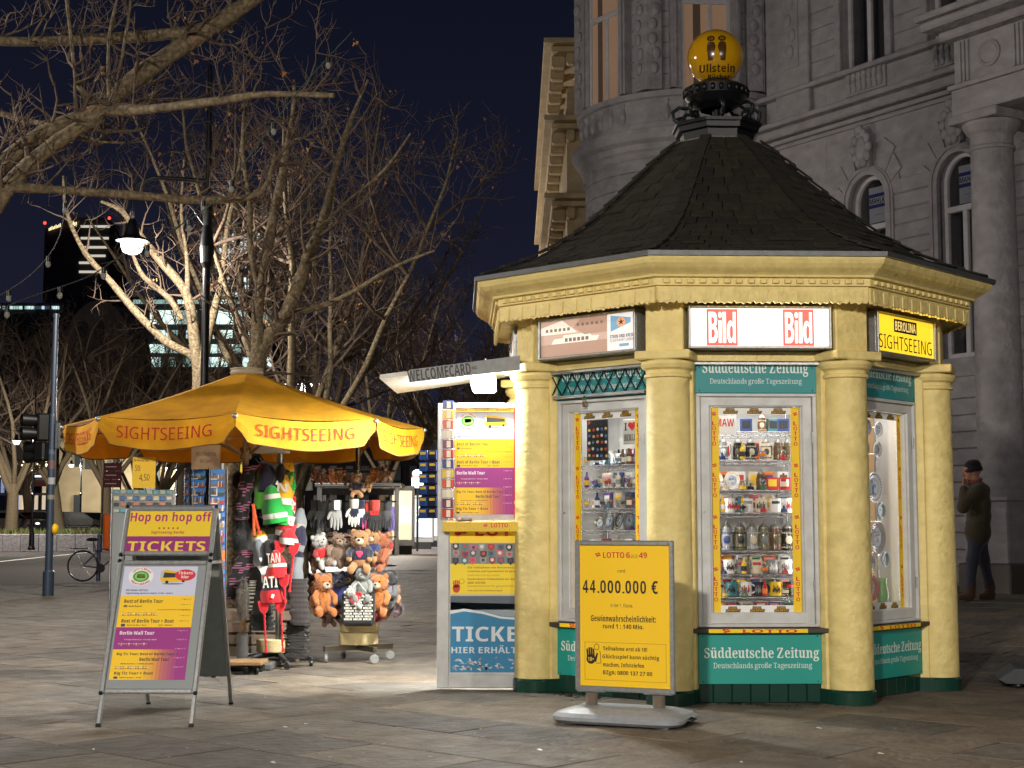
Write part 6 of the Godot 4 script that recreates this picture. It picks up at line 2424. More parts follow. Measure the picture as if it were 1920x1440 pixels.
	hat("dark beanie with a red and white letter N rim", 546, 955, f - 0.04, 0.17, 0.24, [wh, rd, rd, k1, k1, k1], -0.22, 0.0, "N", wh, -0.05)
	hat("black cap in the middle of the hat rack", 531, 968, f - 0.02, 0.17, 0.2, [k1, k1, k1], 0.02)
	var e := hat("red ear flap hat with white lining and long braids", 543, 990, f - 0.1, 0.17, 0.14, [wh, rd, rd], -0.1)
	flaps(e, 0.17, 0.14, rd, rd, 0.26)
	hat("light grey beanie on the left of the hat rack", 482, 1010, f - 0.02, 0.17, 0.23, [gy_], 0.3, 0.02)
	hat("black beanie overlapping the light grey beanie", 504, 1010, f - 0.06, 0.18, 0.23, [k1], 0.1, 0.02)
	e = hat("red ear flap hat with white lettering and dark braids", 517, 1030, f - 0.12, 0.19, 0.24, [rd, rd, wh, rd, rd, rd], 0.06, 0.0, "TAN", wh, 0.05)
	flaps(e, 0.19, 0.24, rd, rd, 0.08)
	e = hat("navy and red ear flap hat with hanging red braids", 508, 1068, f - 0.1, 0.2, 0.28, [rd, rd, navy, navy, navy, navy], 0.06, 0.0, "ATI", wh, -0.02)
	flaps(e, 0.2, 0.28, rd, rd, 0.28)
	hat("grey beanie behind the braids on the right", 560, 1020, f + 0.02, 0.15, 0.36, [gy_, gy_, navy], -0.1, 0.02)
	hat("dark green cap behind the striped green hats", 520, 925, f + 0.08, 0.2, 0.3, [L(20, 60, 36)], 0.0, 0.02)
	hat("dark blue cap with a grey rim right of the letter hats", 568, 985, f + 0.04, 0.16, 0.22, [gy_, navy, navy, navy], -0.3)
	hat("grey fur trimmed cap behind the red letter B hat", 566, 952, f + 0.08, 0.15, 0.22, [L(150, 148, 140), gy_, gy_], -0.2)
	hat("black cap hanging under the black fur hat", 470, 1050, f + 0.06, 0.18, 0.26, [k1], 0.1, 0.02)
	hat("charcoal ribbed beanie low on the hat rack", 488, 1090, f + 0.05, 0.19, 0.28, [L(50, 50, 54)], 0.05, 0.02)
	hat("dark brown beanie low on the right of the hat rack", 548, 1060, f + 0.04, 0.19, 0.3, [L(52, 44, 42)], -0.06, 0.02)
	hat("white and yellow rimmed cap left of the rack pole", 482, 985, f + 0.02, 0.15, 0.16, [wh, ye, k1], 0.15)
	scarf("leopard_scarf", "purple and black patterned hat scarf at the left of the rack", "scarf", [[470, 872], [462, 910], [455, 950], [452, 975]], f + 0.02, 0.13, 0.09, [pu, k1, k1])
	scarf("leopard_scarf", "long purple and black scarf hanging low beside the crates", "scarf", [[470, 1032], [458, 1060], [446, 1090], [438, 1125]], f + 0.02, 0.19, 0.06, [pu, k1, k1])
	scarf("white_scarf", "cream white scarf edge at the left of the hat rack", "scarf", [[466, 874], [455, 905], [449, 935]], f + 0.06, 0.06, 0.05, [wh])
	scarf("braided_scarf", "bright orange braided scarf end hanging between hats", "scarf", [[474, 945], [478, 965], [483, 985], [488, 1002]], f - 0.06, 0.03, 0.025, [L(236, 96, 50)])
	scarf("braided_scarf", "second thinner orange braided scarf end", "scarf", [[475, 950], [476, 970], [476, 990], [477, 1004]], f - 0.06, 0.025, 0.02, [L(236, 96, 50)])
	scarf("knitted_scarf", "dark grey ribbed knitted scarf on the right of the hat rack", "scarf", [[560, 1085], [560, 1110], [561, 1140], [562, 1172]], f - 0.02, 0.16, 0.06, [L(64, 58, 56), L(48, 44, 43)])
	scarf("fur_scarf", "dark brown fur scarf hanging under the knitted scarf", "scarf", [[558, 1165], [558, 1190], [557, 1235]], f + 0.05, 0.2, 0.08, [L(40, 33, 31), L(30, 25, 24), L(48, 40, 38)], 0.12, "fur")
	scarf("striped_scarf", "black and white striped scarf hanging above the crates", "scarf", [[474, 1088], [472, 1110], [466, 1145]], f, 0.06, 0.04, [k1, wh])
	scarf("black_bag_strap", "dark strap and bag hanging low on the hat rack", "bag", [[486, 1130], [490, 1155], [494, 1182]], f + 0.06, 0.2, 0.1, [L(26, 40, 30), k1])
	tuft("fur_hat", "black fur hat at the left of the rack", "hat", 452, 1000, f + 0.02, Vector3(0.08, 0.14, 0.07), [k1, L(40, 38, 38)], 2600)
	tuft("fur_hat", "small black fur muff beside the top scarf", "hat", 446, 898, f + 0.1, Vector3(0.05, 0.07, 0.05), [k1], 1400)
	tuft("fur_tail", "grey brown fur tail hanging over the crates", "fur tail", 455, 1115, f - 0.05, Vector3(0.06, 0.15, 0.05), [L(110, 98, 84), L(150, 138, 120), L(66, 58, 50)], 2600, 1.2)
	# ---- rack of soft toys and gloves
	b = gnd(672, 1240)
	D = -b.z
	o = thing("toy_rack", "wheeled metal rack with two beige weights hung with soft toys", "rack", "", Transform3D(Basis(), Vector3(b.x, 0, b.z)))
	mb = MB.new()
	mb.col = L(96, 92, 86)
	mb.tube([Vector3(-0.02, 0.1, 0), Vector3(-0.02, 2.0, 0)], [0.024, 0.024], 10)
	part(o, "pole", mb, M.metal)
	for k in 2:
		mb = MB.new()
		mb.col = L(208, 190, 144)
		mb.lathe([Vector2(0.17, 0.155 + k * 0.115), Vector2(0.178, 0.16 + k * 0.115), Vector2(0.18, 0.255 + k * 0.115), Vector2(0.172, 0.265 + k * 0.115), Vector2(0.0, 0.266 + k * 0.115)], 26)
		part(o, "weight", mb, M.matte)
	for k in 4:
		var a := 0.55 + TAU * k / 4.0
		var d := Vector3(sin(a), 0, cos(a))
		mb = MB.new()
		mb.col = L(120, 112, 98)
		mb.bar(Vector3(0, 0.125, 0), d * 0.34 + Vector3(0, 0.125, 0), 0.04, 0.045)
		part(o, "base_arm", mb, M.metal)
		caster(o, d * 0.32, 0.042, L(130, 130, 128))
	for y in [1.72, 1.44, 1.12, 0.86]:
		mb = MB.new()
		mb.col = L(60, 60, 62)
		var ring := []
		for j in 25:
			var a := TAU * j / 24
			ring.append(Vector3(sin(a) * 0.33, y, cos(a) * 0.33))
		mb.tube(ring, taper(25, 0.006, 0.006), 6)
		for j in 3:
			var a := TAU * j / 3
			mb.tube([Vector3(-0.02, y, 0), Vector3(sin(a) * 0.33, y, cos(a) * 0.33)], [0.005, 0.005], 5)
		part(o, "hanging_ring", mb, M.metal)
	f = D - 0.3
	var tan_ := L(206, 146, 84)
	var ora := L(224, 132, 48)
	var brn := L(140, 88, 50)
	var cre := L(232, 214, 184)
	var n := 0
	for q in [[592, 890], [606, 892], [622, 892], [636, 890], [646, 894], [700, 890], [712, 888], [724, 886]]:
		bear("small %s teddy key ring toy in the top row of the toy rack" % ["tan", "brown", "ginger"][n % 3], q[0], q[1], f + 0.12 - 0.08 * sin(n * 0.9), 0.11, [tan_, brn, ora][n % 3], cre, rng.randf_range(-0.6, 0.6), null, rng.randf_range(-0.4, 0.4))
		n += 1
	bear("small bear in navy shorts hanging from the top row", 668, 908, f - 0.05, 0.17, tan_, cre, 0.2, navy)
	bear("pale bear hanging beside the navy shorts bear", 690, 906, f + 0.05, 0.12, tan_, cre, -0.3, null)
	glove("black leather glove at the left of the glove row", 592, 938, f + 0.1, 0.27, [k1, k1, k1], 0.5)
	glove("second black leather glove partly behind the grey glove", 606, 940, f + 0.06, 0.27, [L(32, 30, 30), L(32, 30, 30), k1], 0.3)
	glove("grey wool glove with a white price tag", 631, 938, f - 0.02, 0.27, [gy_, L(150, 150, 148), L(150, 150, 148)], 0.1)
	var tg := MB.new()
	tg.face(Rect2(0, 0, 10, 16), 0.05, 0.08)
	tg.rect(0, 0, 10, 16, L(232, 230, 224))
	tg.lay = 0.0006
	for q in 5:
		tg.rect(2, 3 + q * 2.4, 8, 4 + q * 2.4, L(120, 120, 120))
	solo("price_tag", "white printed price tag on the grey wool glove", "tag", tg, M.paper, "", Transform3D(Basis(), at(632, 947, f - 0.08)))
	glove("navy and white patterned mitten", 664, 936, f - 0.06, 0.25, [wh, navy, wh], 0.0)
	glove("second navy patterned mitten beside the first", 676, 938, f - 0.04, 0.24, [navy, wh, navy], -0.2)
	glove("black glove with a red lettered patch and pink fingertips", 703, 938, f - 0.02, 0.28, [L(200, 60, 50), L(40, 40, 46), k1], -0.1, "HU")
	glove("second black glove with red stripe behind the patch glove", 690, 942, f + 0.04, 0.26, [L(200, 60, 50), k1, L(230, 80, 140)], 0.2)
	glove("black and silver glitter glove at the right end", 727, 940, f + 0.14, 0.26, [L(60, 60, 64), L(80, 80, 84), L(50, 50, 54)], -0.6)
	glove("purple glove behind the glitter glove", 733, 950, f + 0.2, 0.24, [L(110, 90, 160), L(100, 80, 150), L(100, 80, 150)], -0.6)
	bear("white toy dog with red shirt in the middle row", 603, 1030, f + 0.02, 0.24, L(226, 224, 218), wh, 0.4, L(188, 34, 38), 0.3)
	bear("dark teddy sitting low at the left of the middle row", 592, 1045, f + 0.14, 0.2, brn, tan_, 0.6)
	bear("fluffy brown toy in the middle row", 633, 1028, f + 0.02, 0.24, L(150, 118, 92), L(190, 160, 130), 0.2, null, -0.2)
	bear("pinkish tan toy squeezed beside the heart shirt bear", 650, 1030, f + 0.06, 0.24, L(188, 142, 110), cre, 0.1)
	var hb := bear("tan bear in a navy heart shirt facing out of the middle row", 676, 1030, f - 0.08, 0.3, tan_, cre, -0.05, navy)
	var ht := MB.new()
	ht.col = L(220, 60, 90)
	ht.ball(Vector3(-0.03, -0.08, 0.18), Vector3(0.05, 0.05, 0.015), 8, 6)
	ht.ball(Vector3(0.03, -0.08, 0.18), Vector3(0.05, 0.05, 0.015), 8, 6)
	ht.ball(Vector3(0.0, -0.13, 0.182), Vector3(0.045, 0.05, 0.012), 8, 6)
	part(hb, "heart_print", ht, M.cloth)
	bear("bear dressed in navy beside the heart shirt bear", 700, 1022, f + 0.04, 0.22, tan_, cre, -0.4, L(34, 40, 96), -0.1)
	bear("large ginger toy at the right of the middle row", 716, 1032, f + 0.1, 0.27, L(196, 100, 40), ora, -0.7, null, -0.1)
	bear("small red shirted toy at the right end of the middle row", 728, 1018, f + 0.2, 0.18, tan_, cre, -0.8, rd)
	bear("dark brown bear tucked behind the white toy dog", 618, 1022, f + 0.22, 0.22, L(86, 56, 38), tan_, 0.3)
	bear("grey toy cat tucked behind the heart shirt bear", 664, 1020, f + 0.24, 0.22, L(130, 128, 124), wh, 0.0)
	bear("cream lamb toy behind the navy dressed bear", 692, 1040, f + 0.22, 0.22, L(214, 204, 184), cre, -0.3)
	bear("dark toy monkey behind the grey elephant plush", 652, 1100, f + 0.18, 0.24, L(60, 44, 36), L(190, 150, 110), 0.1)
	bear("striped shirt toy hanging left of the lettered bag", 624, 1135, f + 0.16, 0.22, L(110, 70, 60), cre, 0.3, L(150, 60, 70))
	bear("blue dressed toy behind the right orange teddy", 722, 1125, f + 0.2, 0.24, tan_, cre, -0.5, L(60, 70, 120))
	bear("brown toy hanging low behind the left orange teddy", 614, 1145, f + 0.2, 0.2, brn, tan_, 0.4)
	bear("orange teddy with white nose at the left of the low row", 606, 1112, f + 0.0, 0.29, ora, cre, 0.5)
	bear("second orange teddy partly behind the first one", 594, 1120, f + 0.12, 0.24, ora, cre, 0.8)
	bear("dark purple dressed toy behind the orange teddies", 588, 1105, f + 0.22, 0.24, L(70, 36, 50), brn, 0.8, L(60, 30, 46))
	bear("navy dressed toy between teddy and bag", 634, 1105, f + 0.08, 0.25, L(32, 38, 78), L(60, 50, 50), 0.2, L(32, 38, 90))
	bear("grey elephant plush on top of the lettered bag", 681, 1092, f - 0.08, 0.24, L(168, 172, 166), L(190, 192, 186), -0.1)
	bear("white and red toy mouse lying on the lettered bag", 664, 1118, f - 0.12, 0.16, L(224, 222, 216), wh, 0.3, rd, 0.8)
	bear("orange teddy at the right of the low row", 711, 1112, f - 0.02, 0.29, ora, cre, -0.25)
	bear("black and white toy penguin at the right of the low row", 732, 1102, f + 0.1, 0.26, L(40, 40, 44), L(226, 200, 170), -0.6, L(120, 122, 128))
	bear("small tan toy under the penguin", 742, 1118, f + 0.16, 0.17, L(206, 160, 116), cre, -0.6)
	tuft("pompom", "purple and cream wool pompom at the end of the low row", "pompom", 744, 1143, f + 0.12, Vector3(0.06, 0.06, 0.06), [L(150, 110, 140), L(210, 180, 150), L(120, 80, 120)], 1500, 0.1)
	tuft("pompom", "red wool tassel under the orange teddy", "pompom", 708, 1150, f + 0.02, Vector3(0.07, 0.055, 0.05), [rd, L(160, 20, 30)], 1500, 0.5)
	var bg := thing("shoulder_bag", "black shoulder bag printed all over with white lettering", "bag", "", Transform3D(Basis(), at(672, 1142, f - 0.09)))
	mb = MB.new()
	mb.col = k1
	mb.box(Vector3.ZERO, Vector3(0.29, 0.3, 0.09), 0.03)
	part(bg, "bag_body", mb, M.cloth)
	mb = MB.new()
	mb.xf = Transform3D(Basis(), Vector3(0, 0, 0.0455))
	mb.face(Rect2(0, 0, 60, 60), 0.28, 0.28)
	for r in 9:
		for q in 3:
			text(mb, "BERLIN", "bold", [4 + q * 18 + (r % 2) * 3, 5 + r * 5.2, 19 + q * 18 + (r % 2) * 3, 8.6 + r * 5.2], wh)
	part(bg, "lettering", mb, M.paper)
	mb = MB.new()
	mb.col = L(220, 216, 210)
	mb.tube([Vector3(-0.09, 0.13, 0.03), Vector3(0.0, 0.24, 0.05), Vector3(0.09, 0.13, 0.03)], [0.006, 0.006, 0.006], 6)
	part(bg, "strap", mb, M.cloth)
	# ---- postcards
	D = 12.7
	var base := at(398, 990, D)
	o = thing("postcard_rack", "tall chrome postcard spinner under the parasol", "postcard rack", "", Transform3D(Basis(), Vector3(base.x, 0, -D)))
	mb = MB.new()
	mb.tube([Vector3(0, 0.05, 0), Vector3(0, 1.75, 0)], [0.016, 0.016], 8)
	part(o, "pole", mb, M.chrome)
	for k in 5:
		var a := 0.3 + TAU * k / 5.0
		mb = MB.new()
		mb.col = L(30, 30, 32)
		mb.tube([Vector3(0, 0.1, 0), Vector3(sin(a) * 0.3, 0.06, cos(a) * 0.3)], [0.022, 0.015], 7)
		part(o, "base_arm", mb, M.satin)
		caster(o, Vector3(sin(a) * 0.3, 0, cos(a) * 0.3), 0.024, L(30, 30, 34))
	for s in [[408, 0.0], [376, 0.45], [353, 1.0]]:
		mb = MB.new()
		for e2 in [-0.075, 0.075]:
			var p := at(s[0], 990, D - 0.12 + s[1] * 0.12) - o.position
			mb.tube([Vector3(p.x + e2 * cos(s[1]), 0.45, p.z), Vector3(p.x + e2 * cos(s[1]), 1.7, p.z)], [0.004, 0.004], 5)
		part(o, "wire_frame", mb, M.chrome)
	var scenes := ["city view", "river view", "old gate", "tower", "night street", "church", "palace"]
	for col in 3:
		var sx: float = [408.0, 372.0, 350.0][col]
		var turn: float = [0.0, -0.5, -1.0][col]
		var rows_: int = [17, 8, 6][col]
		for r in rows_:
			var y := 890.0 + r * 15.2
			if col == 0 and r == 10:
				continue
			var big := col == 1 and r < 3
			pcard(Transform3D(Basis(Vector3.UP, turn) * Basis(Vector3.RIGHT, -0.14), at(sx, y, D - 0.16 + col * 0.1)), 0.118 if not big else 0.15, 0.09 if col == 0 else 0.084, "blue sky %s postcard in the %s column of the spinner" % [scenes[(r * 3 + col) % 7], ["front", "left", "outer"][col]])
	var oc := MB.new()
	oc.face(Rect2(0, 0, 24, 20), 0.118, 0.09)
	oc.rect(0, 0, 24, 20, L(238, 116, 40))
	oc.lay = 0.0008
	text(oc, "I", "serif_bold", [4, 3, 7, 10], L(40, 20, 16))
	oc.disc(13, 6, 2.6, 2.6, L(206, 34, 30), 10)
	oc.disc(17, 6, 2.6, 2.6, L(206, 34, 30), 10)
	oc.poly([[10.6, 7], [19.4, 7], [15, 12]], L(206, 34, 30))
	text(oc, "Berlin", "bold", [5, 13, 19, 18], L(40, 20, 16))
	solo("postcard", "orange postcard with a red heart in the spinner", "postcard", oc, M.paper, "", Transform3D(Basis(Vector3.RIGHT, -0.14), at(408, 1042, D - 0.17)))
	# ---- board of magnets, hand written price, postcard sign
	var mg := thing("magnet_board", "grey board covered with fridge magnets behind the folding sign", "magnet board", "", Transform3D(Basis(Vector3.UP, 0.1), at(268, 960, 12.3)))
	mb = MB.new()
	mb.col = L(120, 124, 126)
	mb.box(Vector3(0, -0.42, 0), Vector3(0.48, 1.2, 0.02), 0.004)
	part(mg, "board", mb, M.satin)
	for r in 4:
		for q in 9:
			mb = MB.new()
			mb.col = [L(90, 150, 170), L(190, 120, 90), L(70, 100, 150), L(150, 170, 150), L(60, 60, 66), L(200, 190, 160)][(r * 5 + q * 3) % 6]
			mb.box(Vector3(-0.21 + q * 0.052, 0.16 - r * 0.05, 0.015), Vector3(0.042, rng.randf_range(0.025, 0.04), 0.01), 0.004)
			part(mg, "magnet", mb, M.gloss)
	for s in [-1, 1]:
		mb = MB.new()
		mb.tube([Vector3(s * 0.25, -0.95, 0), Vector3(s * 0.25, 0.2, 0)], [0.009, 0.009], 6)
		part(mg, "post", mb, M.chrome)
	var pc := thing("price_sign", "yellow price sheet clipped above the magnet board", "sign", "", Transform3D(Basis(), at(270, 886, 12.3)))
	mb = MB.new()
	mb.face(Rect2(0, 0, 43, 58), 0.187, 0.25)
	mb.rect(0, 0, 43, 58, L(240, 196, 34))
	mb.lay = 0.0008
	text(mb, "The New York Times", "serif_bold", [2, 3, 30, 8], L(40, 34, 20))
	text(mb, "Stk", "sans", [5, 14, 15, 26], L(40, 34, 20))
	text(mb, "4,50", "sans", [13, 32, 32, 46], L(40, 34, 20))
	part(pc, "sheet", mb, M.paper)
	mb = MB.new()
	mb.tube([Vector3(0, -0.3, -0.01), Vector3(0, 0.12, -0.01)], [0.005, 0.005], 6)
	part(pc, "stick", mb, M.chrome)
	pc = thing("price_sign", "white postcard price sign hanging under the parasol", "sign", "", Transform3D(Basis(), at(386, 857, 12.6)))
	mb = MB.new()
	mb.face(Rect2(0, 0, 54, 46), 0.24, 0.2)
	mb.rect(0, 0, 54, 46, L(216, 198, 166))
	mb.lay = 0.0008
	text(mb, "POSTKARTEN", "sans", [9, 14, 45, 21], L(50, 46, 44))
	text(mb, "60 Cent", "sans", [16, 27, 38, 34], L(50, 46, 44))
	part(pc, "sheet", mb, M.paper)
	mb = MB.new()
	mb.tube([Vector3(0, 0.1, -0.004), Vector3(0, 0.22, -0.004)], [0.003, 0.003], 5)
	part(pc, "cord", mb, M.iron)
	# ---- crates and an orange bin behind
	for q in [[452, 1228, 0.42, 0.34, "grey wooden crate with dark hand holes behind the hat rack"], [520, 1228, 0.44, 0.3, "second grey wooden crate behind the hat rack pole"]]:
		var c := thing("wooden_crate", q[4], "crate", "", Transform3D(Basis(Vector3.UP, 0.08), at(q[0], q[1], 14.0) * Vector3(1, 0, 1)))
		for r in 4:
			mb = MB.new()
			mb.col = L(128 + r * 4, 116, 100)
			mb.box(Vector3(0, 0.1 + r * 0.105, 0.2), Vector3(q[2], 0.085, 0.016), 0.003)
			part(c, "slat", mb, M.matte)
			mb = MB.new()
			mb.col = L(118, 108, 94)
			mb.box(Vector3(q[2] * 0.5 - 0.008, 0.1 + r * 0.105, 0), Vector3(0.016, 0.085, 0.4), 0.003)
			mb.box(Vector3(-q[2] * 0.5 + 0.008, 0.1 + r * 0.105, 0), Vector3(0.016, 0.085, 0.4), 0.003)
			mb.box(Vector3(0, 0.1 + r * 0.105, -0.2), Vector3(q[2], 0.085, 0.016), 0.003)
			part(c, "slat", mb, M.matte)
		mb = MB.new()
		mb.col = L(110, 100, 88)
		for sx in [-1, 1]:
			for sz in [-1, 1]:
				mb.box(Vector3(sx * (q[2] * 0.5 - 0.025), 0.24, sz * 0.18), Vector3(0.03, 0.48, 0.03))
		part(c, "corner_posts", mb, M.matte)
	var tr := thing("transport_dolly", "low wooden dolly on black casters under the crates", "dolly", "", Transform3D(Basis(), gnd(440, 1262)))
	mb = MB.new()
	mb.col = L(150, 116, 76)
	mb.box(Vector3(0, 0.09, 0), Vector3(0.5, 0.03, 0.35), 0.005)
	part(tr, "deck", mb, M.matte)
	for sx in [-1, 1]:
		for sz in [-1, 1]:
			caster(tr, Vector3(sx * 0.2, 0, sz * 0.13), 0.034, L(24, 24, 26))
	var ob := thing("orange_bin", "orange litter bin on a post behind the folding sign", "litter bin", "", Transform3D(Basis(), gnd(208, 1105)))
	mb = MB.new()
	mb.col = L(206, 92, 36)
	mb.lathe([Vector2(0.12, 0.75), Vector2(0.17, 0.8), Vector2(0.19, 1.45), Vector2(0.2, 1.46), Vector2(0.18, 1.47), Vector2(0.0, 1.3)], 18)
	part(ob, "bin", mb, M.satin)
	mb = MB.new()
	mb.tube([Vector3(0, 0, -0.18), Vector3(0, 1.6, -0.18)], [0.03, 0.03], 8)
	part(ob, "post", mb, M.iron)
func pcard(t: Transform3D, w: float, h: float, label: String) -> void:
	var mb := MB.new()
	mb.face(Rect2(0, 0, 12, 8), w, h)
	mb.rect(0, 0, 12, 8, L(60, 130, 205))
	mb.lay = 0.0006
	mb.rect(0, 5 + rng.randf() * 0.8, 12, 8, [L(60, 80, 60), L(120, 110, 96), L(50, 60, 90), L(160, 70, 50)][rng.randi() % 4])
	mb.lay = 0.0011
	for q in 5:
		var x := rng.randf_range(0.5, 10)
		var y := rng.randf_range(2.0, 4.6)
		mb.rect(x, y, x + rng.randf_range(0.6, 2.0), 7.0, [L(214, 204, 180), L(176, 140, 100), L(90, 100, 110), L(230, 226, 216), L(150, 60, 46)][rng.randi() % 5])
	mb.lay = 0.0016
	mb.rect(0.5, 7.0, 6.0, 7.6, L(236, 232, 220))
	solo("postcard", label, "postcard", mb, M.paper, "postcards in the spinner", t)
# ================= signs that stand about
func flags(mb: MB, u0: float, v0: float, n: int, s: float) -> void:
	var cs := [L(200, 40, 40), L(40, 60, 140), L(220, 220, 215), L(40, 120, 70), L(30, 30, 34), L(230, 190, 50)]
	for k in n:
		for j in 2:
			mb.rect(u0 + k * s * 1.5, v0 + j * s * 1.1, u0 + k * s * 1.5 + s, v0 + j * s * 1.1 + s * 0.33, cs[(k * 5 + j * 3) % 6])
			mb.rect(u0 + k * s * 1.5, v0 + j * s * 1.1 + s * 0.33, u0 + k * s * 1.5 + s, v0 + j * s * 1.1 + s * 0.7, cs[(k * 3 + j + 2) % 6])
func tour_poster(mb: MB, red_badge: bool) -> void:
	# drawn in units 0..100 by 0..165
	var ye := L(240, 196, 28)
	var pu := L(150, 44, 128)
	var ink := L(60, 54, 48)
	mb.rect(0, 0, 100, 44, L(196, 200, 222))
	mb.rect(0, 44, 100, 90, ye)
	mb.rect(0, 90, 100, 122, pu)
	for k in 20:
		var c := ye.lerp(L(200, 120, 70), clampf((k - 7) / 6.0, 0, 1)).lerp(pu, clampf((k - 11) / 6.0, 0, 1))
		mb.rect(k * 5, 122, k * 5 + 5, 165, c)
	mb.lay += 0.0007
	mb.disc(24, 15, 17, 14, L(226, 228, 226), 28)
	mb.disc(68, 26, 15, 1.2, L(120, 124, 140), 14)
	mb.poly([[50, 8], [56, 5], [86, 9], [88, 22], [54, 24], [50, 18]], L(226, 178, 30))
	mb.lay += 0.0007
	for q in [["CITY·CIRCLE", -1.0, 1.0], ["SIGHTSEEING", PI + 1.05, -1.0]]:
		var word: String = q[0]
		for k in word.length():
			var a: float = q[1] + q[2] * (k + 0.5) / word.length() * 2.1
			var u := 24 + sin(a) * 14.2
			var w := 15 - cos(a) * 11.6
			text(mb, word[k], "bold", [u - 1.2, w - (0.4 if word[k] == "·" else 1.5), u + 1.2, w + (0.4 if word[k] == "·" else 1.5)], L(196, 60, 56))
	mb.disc(24, 15, 11, 8.4, L(70, 150, 70), 24)
	mb.poly([[55, 9], [84, 11.5], [85, 16], [54, 17]], L(40, 44, 50))
	mb.disc(60, 23.5, 2.4, 2.4, L(30, 30, 34), 10)
	mb.disc(82, 21.8, 2.2, 2.2, L(30, 30, 34), 10)
	mb.lay += 0.0007
	mb.disc(24, 15, 8.4, 6.2, L(140, 190, 90), 20)
	mb.rect(18.5, 11.5, 29.5, 17.5, L(90, 84, 76))
	mb.poly([[50.5, 9], [54, 7.5], [54, 17], [50.5, 16]], L(150, 190, 215))
	text(mb, "Alle Touren · All Tours", "bold", [6, 34, 36, 37], L(70, 70, 96))
	text(mb, "Täglich/Daily ab/from 10:00 h, 17:00 · 18:00 h", "bold", [6, 39, 70, 42], L(70, 70, 96))
	text(mb, "Best of Berlin Tour", "bold", [6, 49, 58, 54.5], ink)
	text(mb, "Berlin Bustour", "bold", [13, 58, 31, 60.5], ink)
	mb.rect(6, 57.6, 11, 60.8, L(120, 110, 60))
	text(mb, "Start/Stop: alle Haltestellen am Kurfürstendamm", "sans", [52, 63.5, 97, 65.5], L(110, 90, 40))
	flags(mb, 6, 69, 14, 2.3)
	text(mb, "Best of Berlin Tour + Boat", "bold", [6, 78, 76, 83.5], ink)
	text(mb, "Berlin by Bus + Boot", "bold", [14, 86, 40, 88.4], ink)
	text(mb, "April – Oktober", "bold", [56, 86, 75, 88.4], ink)
	mb.rect(6, 85.2, 11.5, 89.2, L(50, 56, 110))
	text(mb, "Berlin Wall Tour", "bold", [6, 95.5, 52, 101], L(236, 226, 236))
	text(mb, "Trendy Districts + Former Wall", "bold", [13, 107, 56, 109.4], L(220, 190, 216))
	flags(mb, 6, 113, 12, 2.2)
	text(mb, "Big Tic Tour: Best of Berlin Tour +", "bold", [6, 126.5, 86, 131.5], ink)
	text(mb, "Berlin Wall Tour", "bold", [37, 133.5, 76, 138.5], ink)
	text(mb, "Berlin Bustour + Trendy Districts", "bold", [13, 141.5, 56, 143.8], ink)
	flags(mb, 6, 146, 14, 2.2)
	text(mb, "Big Tic Tour + Boat", "bold", [6, 153.5, 57, 159], ink)
	mb.rect(6, 160.5, 11, 163.6, L(50, 56, 110))
	text(mb, "Berlin by Bus + Boot", "bold", [14, 161, 42, 163.2], ink)
	for k in 5:
		text(mb, "1 Tag 15,- €", "sans", [82, 48 + k * 8.0, 96, 50 + k * 8.0], L(90, 70, 40))
		text(mb, "2 Tage 20,- €", "sans", [82, 94 + k * 13.0, 96, 96 + k * 13.0], L(230, 200, 220))
	if red_badge:
		mb.disc(84, 13, 14, 8.5, L(204, 44, 56), 24)
		mb.lay += 0.0007
		text(mb, "Tickets", "bold", [74, 7.5, 94, 12], L(240, 228, 226))
		text(mb, "hier", "bold", [79, 13.5, 89, 18], L(240, 228, 226))
func snap_frame(o: Node3D, called: String, w: float, h: float, t: Transform3D, m: Material) -> MeshInstance3D:
	var mb := MB.new()
	mb.xf = t
	for s in [-1, 1]:
		mb.box(Vector3(s * (w * 0.5 - 0.016), 0, 0.004), Vector3(0.032, h, 0.02), 0.007)
		mb.box(Vector3(0, s * (h * 0.5 - 0.016), 0.0035), Vector3(w - 0.062, 0.032, 0.019), 0.007)
	mb.box(Vector3(0, 0, -0.005), Vector3(w - 0.01, h - 0.01, 0.006))
	return part(o, called, mb, m)
